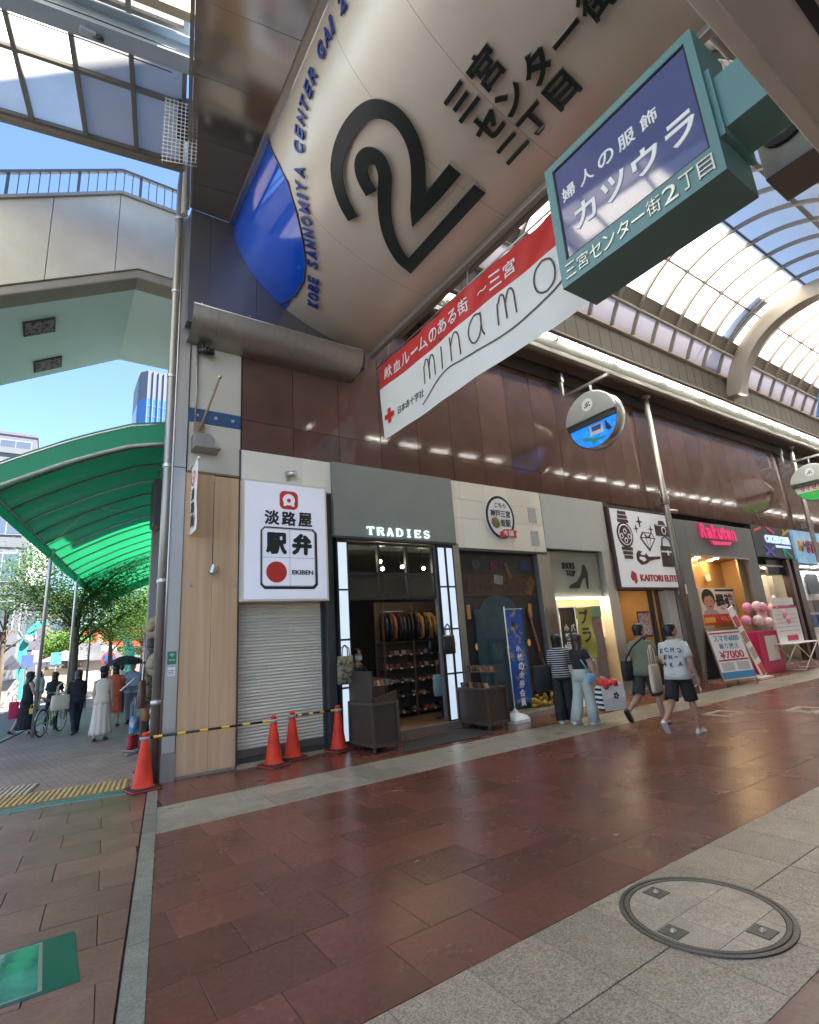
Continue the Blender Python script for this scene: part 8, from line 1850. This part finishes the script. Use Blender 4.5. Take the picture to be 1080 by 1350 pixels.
bag('backpack', 'black cloth bag hanging from the arm of the woman in stripes', wpt(wC, (-.36*kC, -.05*kC, .62*kC)), .36, .2, .46, c_blk, drop=.25, rz=wC.rotation_euler.z+.6)
# shopping bag
hb = wpt(wD, tuple(aD[1][2]))
sbg = thing('shopping_bag', 'white shopping bag with black striped side and red contents', 'shopping bag', (hb.x+.16, hb.y-.14, hb.z-.56), -.25)
m_bagw = M('bag_white', (.74, .73, .71), .45, var=.04, bump=.1, bs=8); m_bstr = M_stripe('bag_stripe', (.02, .02, .02), (.74, .73, .71), .085, .5)
part('front', MB().loft([[(-.22, -.08, 0), (.22, -.08, 0), (.22, .08, 0), (-.22, .08, 0)], [(-.25, -.10, .2), (.25, -.10, .2), (.25, .10, .2), (-.25, .10, .2)], [(-.24, -.07, .42), (.26, -.06, .44), (.26, .06, .44), (-.24, .07, .42)]], smooth=False), m_bagw, sbg)
part('striped_side', MB().loft([[(-.235, -.08, 0), (-.222, -.08, 0), (-.222, .08, 0), (-.235, .08, 0)], [(-.268, -.10, .2), (-.253, -.10, .2), (-.253, .10, .2), (-.268, .10, .2)], [(-.258, -.07, .42), (-.243, -.07, .42), (-.243, .07, .42), (-.258, .07, .42)]], smooth=False), m_bstr, sbg)
fl_ = MB()
for k in range(5): fl_.ball((.04+.04*math.cos(2*pi*k/5), -.103, .24+.04*math.sin(2*pi*k/5)), .022, 8, 5, (1, .25, 1))
part('flower_print', fl_, m_blk, sbg)
rc = MB(); rr = random.Random(4)
for k in range(9): rc.ball((rr.uniform(-.18, .12), rr.uniform(-.04, .04), .40+rr.uniform(0, .08)), rr.uniform(.05, .085), 10, 7)
part('red_contents', rc, M('red_tissue', (.62, .04, .03), .7), sbg)
for y in (-.05, .05): part('handle', MB().tube([(-.1, y, .42), (-.14, y*.6, .54), (-.17, 0, .585), (-.1, y*.4, .56), (.06, y, .43)], .006, 6), m_bagw, sbg)
# easel with chair-like frame behind the shoppers
ef = thing('folding_easel', 'white folding easel frame behind the two women', 'easel', onZ(764, 940)+Vector((.35, .5, 0)))
part('frame', MB().tube([(-.3, -.2, 0), (-.1, .05, 1.35)], .014, 6).tube([(.3, -.2, 0), (.15, .05, 1.35)], .014, 6).tube([(-.25, -.14, .35), (.26, -.14, .35)], .012, 6).tube([(0, .35, 0), (0, .05, 1.3)], .014, 6), m_white, ef); part('notice', MB().obox((0, -.03, 1.0), (1, 0, 0), (0, 1, .25), (0, -.25, 1), .42, .015, .6), m_whitepl, ef)
gs = thing('goods_stand', 'green topped display stand with red characters behind the women', 'display stand', (onY(785, 820, 8.35).x, 8.35, 0)); part('post', MB().box(-.2, -.02, 0, .22, .03, 1.95), M('stand_grey', (.20, .16, .15), .6, vs=5, col2=(.38, .06, .07), thr=(.58, .64)), gs); part('top', MB().box(-.22, -.03, 1.95, .24, .04, 2.2), M('stand_green', (.16, .33, .20), .6), gs); part('foot', MB().box(-.25, -.2, 0, .25, .2, .03), m_dkgrey, gs)

# people in the street
p1 = onZ(31, 968); w1, _, _, _ = person('woman in long black dress at the far left of the street', p1, H90+.35, 1.58, fem=True, legs=((12, 5), (-12, 16)), arms=((16, 40, 6), (-8, 20, 6)), top='vest', topm=c_blk, bot='skirt', botm=c_blk, hair='long', vox=.014)
bag('handbag', 'red handbag held by the woman in the long black dress', wpt(w1, (.05, -.30, .42)), .22, .08, .42, M('bright_red_cloth', (.55, .02, .09), .7), drop=.2)
bag('handbag', 'tiny yellow pouch on the woman in the long black dress', wpt(w1, (.24, .05, .50)), .12, .05, .14, M('yellow_cloth', (.6, .5, .08), .7), drop=.1)
p3 = onZ(98, 967); w3, a3, r3_, k3 = person('person in black coat and dark trousers carrying a cream bag', p3, .25, 1.55, legs=((16, 6), (-12, 14)), arms=((12, 50, 6), (14, 60, 6)), top='long', topm=c_blk, bot='trousers', botm=M('navy_cloth', (.012, .016, .03), .85), hair='bob', vox=.014)
bag('cream_bag', 'large cream bag carried on the left of the person in black', wpt(w3, (-.40*k3, 0, .66*k3)), .42, .2, .36, c_crm, drop=.3, rz=.3)
p4 = onZ(131, 976); w4, _, _, _ = person('woman in cream vest, pleated skirt and black hat', p4, -.25, 1.56, fem=True, legs=((4, 2), (-4, 4)), arms=((4, 10, 6), (4, 10, 6)), top='vest', topm=c_crm, bot='skirt', botm=c_skt, shoem=m_black, hair='hat', hairm=c_blk, vox=.013)
p5 = onZ(148, 958); w5, a5, _, k5 = person('woman in orange dress under a black umbrella', p5, -.2, 1.60, fem=True, legs=((10, 4), (-8, 12)), arms=((20, 100, 8), (10, 20, 6)), top='loose', topm=c_org, bot='dress', botm=c_org, hair='bob', vox=.014)
um = thing('umbrella', 'open black umbrella above the woman in the orange dress', 'umbrella', wpt(w5, (.22*k5, .30*k5, 1.18*k5)))
um_c = MB()
for k in range(8):
    g0, g1 = 2*pi*k/8, 2*pi*(k+1)/8
    um_c.grid(lambda u, v, g0=g0, g1=g1: ((.52*v)*math.cos(lerp(g0, g1, u))*(1-.10*math.sin(pi*u)*v), (.52*v)*math.sin(lerp(g0, g1, u))*(1-.10*math.sin(pi*u)*v), .72-.24*v*v-.02*math.sin(pi*u)*v), 4, 6)
part('canopy', um_c, c_blk, um); part('shaft', MB().tube([(0, 0, -.1), (0, 0, .78)], .008, 6), m_steel, um); part('handle', MB().tube([(0, 0, -.08), (0, 0, -.16), (.02, 0, -.19), (.045, 0, -.16)], .012, 6), m_wood_dk, um)
for k in range(8): part('rib', MB().tube([(0, 0, .70), (.26*math.cos(2*pi*k/8), .26*math.sin(2*pi*k/8), .65), (.51*math.cos(2*pi*k/8), .51*math.sin(2*pi*k/8), .475)], .004, 4), m_steel, um)
p6 = onZ(171, 953); w6, a6, _, k6 = person('grey haired man in light blue shirt with a cream shoulder bag', p6, .05, 1.66, legs=((12, 4), (-10, 14)), arms=((10, 30, 8), (6, 40, 10)), top='long', topm=c_ble, bot='trousers', botm=c_gry, hair='short', hairm=m_gryhair, vox=.014)
bag('shoulder_bag', 'cream shoulder bag beside the grey haired man', wpt(w6, (-.32, .02, .85)), .3, .1, .34, c_crm, drop=.3)
p7 = onZ(157, 940); person('person in white shirt walking ahead of the umbrella', p7, .0, 1.62, legs=((12, 4), (-10, 14)), top='tshirt', topm=c_wht, bot='trousers', botm=c_chr, hair='short', vox=.016)
p8 = onZ(48, 938); person('small distant person in a white top near the gate arch', p8, .6, 1.55, fem=True, legs=((8, 4), (-8, 8)), top='tshirt', topm=c_wht, bot='trousers', botm=c_crm, hair='bob', vox=.018)
if 0: person('distant person in blue grey clothes behind the person in black', p8, .2, 1.62, legs=((8, 4), (-8, 8)), top='tshirt', topm=c_ble, bot='trousers', botm=M('navy_cloth', (.012, .016, .03), .85), hair='short', vox=.018)
if 0: person('distant person in white shirt and pale trousers beyond the pole', p8, -.1, 1.60, legs=((8, 4), (-8, 8)), top='loose', topm=c_wht, bot='wide', botm=c_crm, hair='short', vox=.018)
p2 = onZ(66, 962); w2_, a2, _, k2 = person('woman with brown hair and black top beside the bicycle', p2, -.3, 1.52, fem=True, legs=((6, 4), (-6, 6)), arms=((22, 50, 8), (22, 50, 8)), top='tshirt', topm=c_blk, bot='trousers', botm=c_blk, hair='bob', hairm=m_brhair, vox=.014)

# ------------------------------------------------------------------ bicycle
def bicycle(label, loc, rz, fm):
    t = thing('bicycle', label, 'bicycle', loc, rz); R2 = .31
    for x in (-.50, .52):
        wl_ = part('wheel', MB().tube([(x+R2*math.cos(2*pi*k/28), 0, R2+.012+R2*math.sin(2*pi*k/28)) for k in range(29)], .017, 8, caps=False), m_rubber, t)
        sp2 = MB()
        for k in range(14): g = 2*pi*k/14; sp2.tube([(x, .02*(-1)**k, R2+.012), (x+(R2-.015)*math.cos(g), 0, R2+.012+(R2-.015)*math.sin(g))], .0022, 4)
        part('spokes', sp2, m_steel, wl_); part('rim', MB().tube([(x+(R2-.018)*math.cos(2*pi*k/28), 0, R2+.012+(R2-.018)*math.sin(2*pi*k/28)) for k in range(29)], .009, 6, caps=False), m_steel, wl_)
        part('mudguard', MB().tube([(x+(R2+.035)*math.cos(lerp(.3, 2.9, k/12)), 0, R2+.012+(R2+.035)*math.sin(lerp(.3, 2.9, k/12))) for k in range(13)], .016, 6), m_steel, t)
    part('frame', MB().tube([(-.50, 0, .32), (-.05, 0, .28), (-.16, 0, .70)], .017, 8).tube([(-.05, 0, .28), (.36, 0, .72), (.40, 0, .86)], .02, 8).tube([(.40, 0, .84), (.52, 0, .32)], .016, 8).tube([(-.50, 0, .32), (-.15, 0, .66)], .012, 6), fm, t)
    part('saddle', MB().loft([[(-.30, -.09, .80), (-.30, .09, .80), (-.30, .08, .86), (-.30, -.08, .86)], [(-.16, -.08, .80), (-.16, .08, .80), (-.16, .07, .87), (-.16, -.07, .87)], [(-.02, -.02, .82), (-.02, .02, .82), (-.02, .02, .86), (-.02, -.02, .86)]]), m_black, t)
    part('handlebar', MB().tube([(.22, -.28, .98), (.36, -.22, 1.0), (.41, 0, .97), (.36, .22, 1.0), (.22, .28, .98)], .012, 8).tube([(.40, 0, .84), (.41, 0, .97)], .014, 8), m_steel, t)
    part('crank', MB().lathe([(.001, -.03), (.08, -.03), (.08, -.025), (.001, -.025)], (-.05, 0, .28), 18, axis=(0, 1, 0)).tube([(-.05, -.05, .28), (.06, -.06, .16)], .009, 6), m_steel_dk, t); part('stand', MB().tube([(-.45, .02, .3), (-.40, .14, .0)], .009, 6).tube([(-.45, -.02, .3), (-.40, -.14, .0)], .009, 6), m_steel, t)
    bk = MB()
    for k in range(5):
        z = .78+.055*k; e = .14+.01*k; bk.tube([(.44, -e, z), (.44+.26, -e, z), (.44+.26, e, z), (.44, e, z), (.44, -e, z)], .005, 4)
    for k in range(8): bk.tube([(.45+.035*k, -.15, .78), (.45+.036*k, -.18, 1.0)], .004, 4).tube([(.45+.035*k, .15, .78), (.45+.036*k, .18, 1.0)], .004, 4)
    part('basket', bk, m_steel_dk, t); return t
bicycle('yellow green bicycle parked beside the awning pole', onZ(66, 968)+Vector((0, 0, 0)), 1.15, M('lime_paint', (.40, .42, .10), .4))

# ------------------------------------------------------------------ goods hung along the side wall of the building
m_straw = M('straw', (.33, .25, .16), .8, var=.2, vs=20, bump=.3, bs=60); m_dkhat = M('dark_felt', (.07, .055, .045), .85)
def onside(px, py, off=.12):
    """point on the side wall of the building, a little in front of it"""
    d = ray(px, py); best = None
    for k in range(4000):
        p = CPOS+d*(.008+.00001*k); g = (1.56+(p.y-8.58)*.1674-off*1.0)-p.x
        if best is None or abs(g) < best[0]: best = (abs(g), p.copy())
    return best[1]
for i_, (px, py, r_, mt, nm) in enumerate(((201, 827, .20, m_straw, 'topmost straw hat on the side wall rack'), (203, 848, .18, m_dkhat, 'dark felt hat below the straw hat'), (202, 876, .20, m_straw, 'lower straw hat on the side wall rack'), (197, 886, .18, m_dkhat, 'brown felt hat above the hanging bags'))):
    Yh = (11.0, 11.3, 11.2, 12.0)[i_]; p = onY(px, py, Yh)
    h_ = thing('hat', nm, 'hat', p); part('crown', MB().lathe([(.09, 0), (.088, .07), (.07, .10), (.001, .105)], (0, 0, 0), 18, axis=(-.8, -.5, .1)), mt, h_); part('brim', MB().lathe([(.085, 0), (r_, -.012), (r_+.004, -.004), (.085, .01)], (0, 0, 0), 24, axis=(-.8, -.5, .1), caps=False), mt, h_)
rk2 = thing('hanging_rack', 'steel rack hung with bags beside the corner of the building', 'rack', (onY(188, 900, 11.6).x, 11.6, 0))
part('upright', MB().tube([(0, 0, 0), (0, 0, 2.2)], .02, 8), m_steel, rk2); part('foot', MB().tube([(-.25, -.3, .02), (.2, .3, .02)], .018, 6).tube([(.2, -.3, .02), (-.25, .3, .02)], .018, 6), m_steel_dk, rk2); part('arm', MB().tube([(-.38, -.1, 1.12), (-.1, 0, 1.36), (.25, .05, 1.42)], .016, 6).tube([(-.2, 0, 1.9), (.2, 0, 1.9)], .014, 6), m_steel, rk2)
for i_, (px, py, w_, h_, mt, nm) in enumerate(((188, 915, .22, .5, leather[1], 'brown leather bag hanging highest on the steel rack'), (196, 905, .25, .6, cm, 'mottled cloth bag hanging at the back of the steel rack'), (193, 935, .2, .4, leather[0], 'tan leather bag hanging in the middle of the steel rack'), (177, 955, .22, .3, M('blue_print_cloth', (.10, .25, .42), .7, vs=9, col2=(.5, .5, .5), thr=(.5, .56)), 'blue patterned bag hanging low on the steel rack'), (175, 980, .28, .24, M('red_cloth', (.42, .02, .025), .6), 'red bag with long straps hanging at the front of the rack'), (199, 950, .2, .5, leather[2], 'black leather bag hanging beside the downpipe'), (187, 965, .18, .42, m_straw, 'straw coloured bag hanging low behind the red bag'))):
    p = onY(px, py, 11.4+.08*i_); bag('hanging_bag', nm, (p.x, p.y, max(.05, p.z-h_/2)), w_, .12, h_, mt, drop=.34, rz=.9)
nbx = thing('grey_knob_stand', 'grey round barrier knobs above the corner cone', 'barrier', cA+Vector((.12, .35, 0)))
part('post', MB().tube([(0, 0, 0), (0, 0, .95)], .02, 8), m_steel, nbx)
for z in (.78, .93): part('knob', MB().lathe([(.03, -.05), (.055, -.04), (.055, .04), (.03, .05)], (0.02, 0, z), 14, axis=(1, 0, 0)), m_ring, nbx)
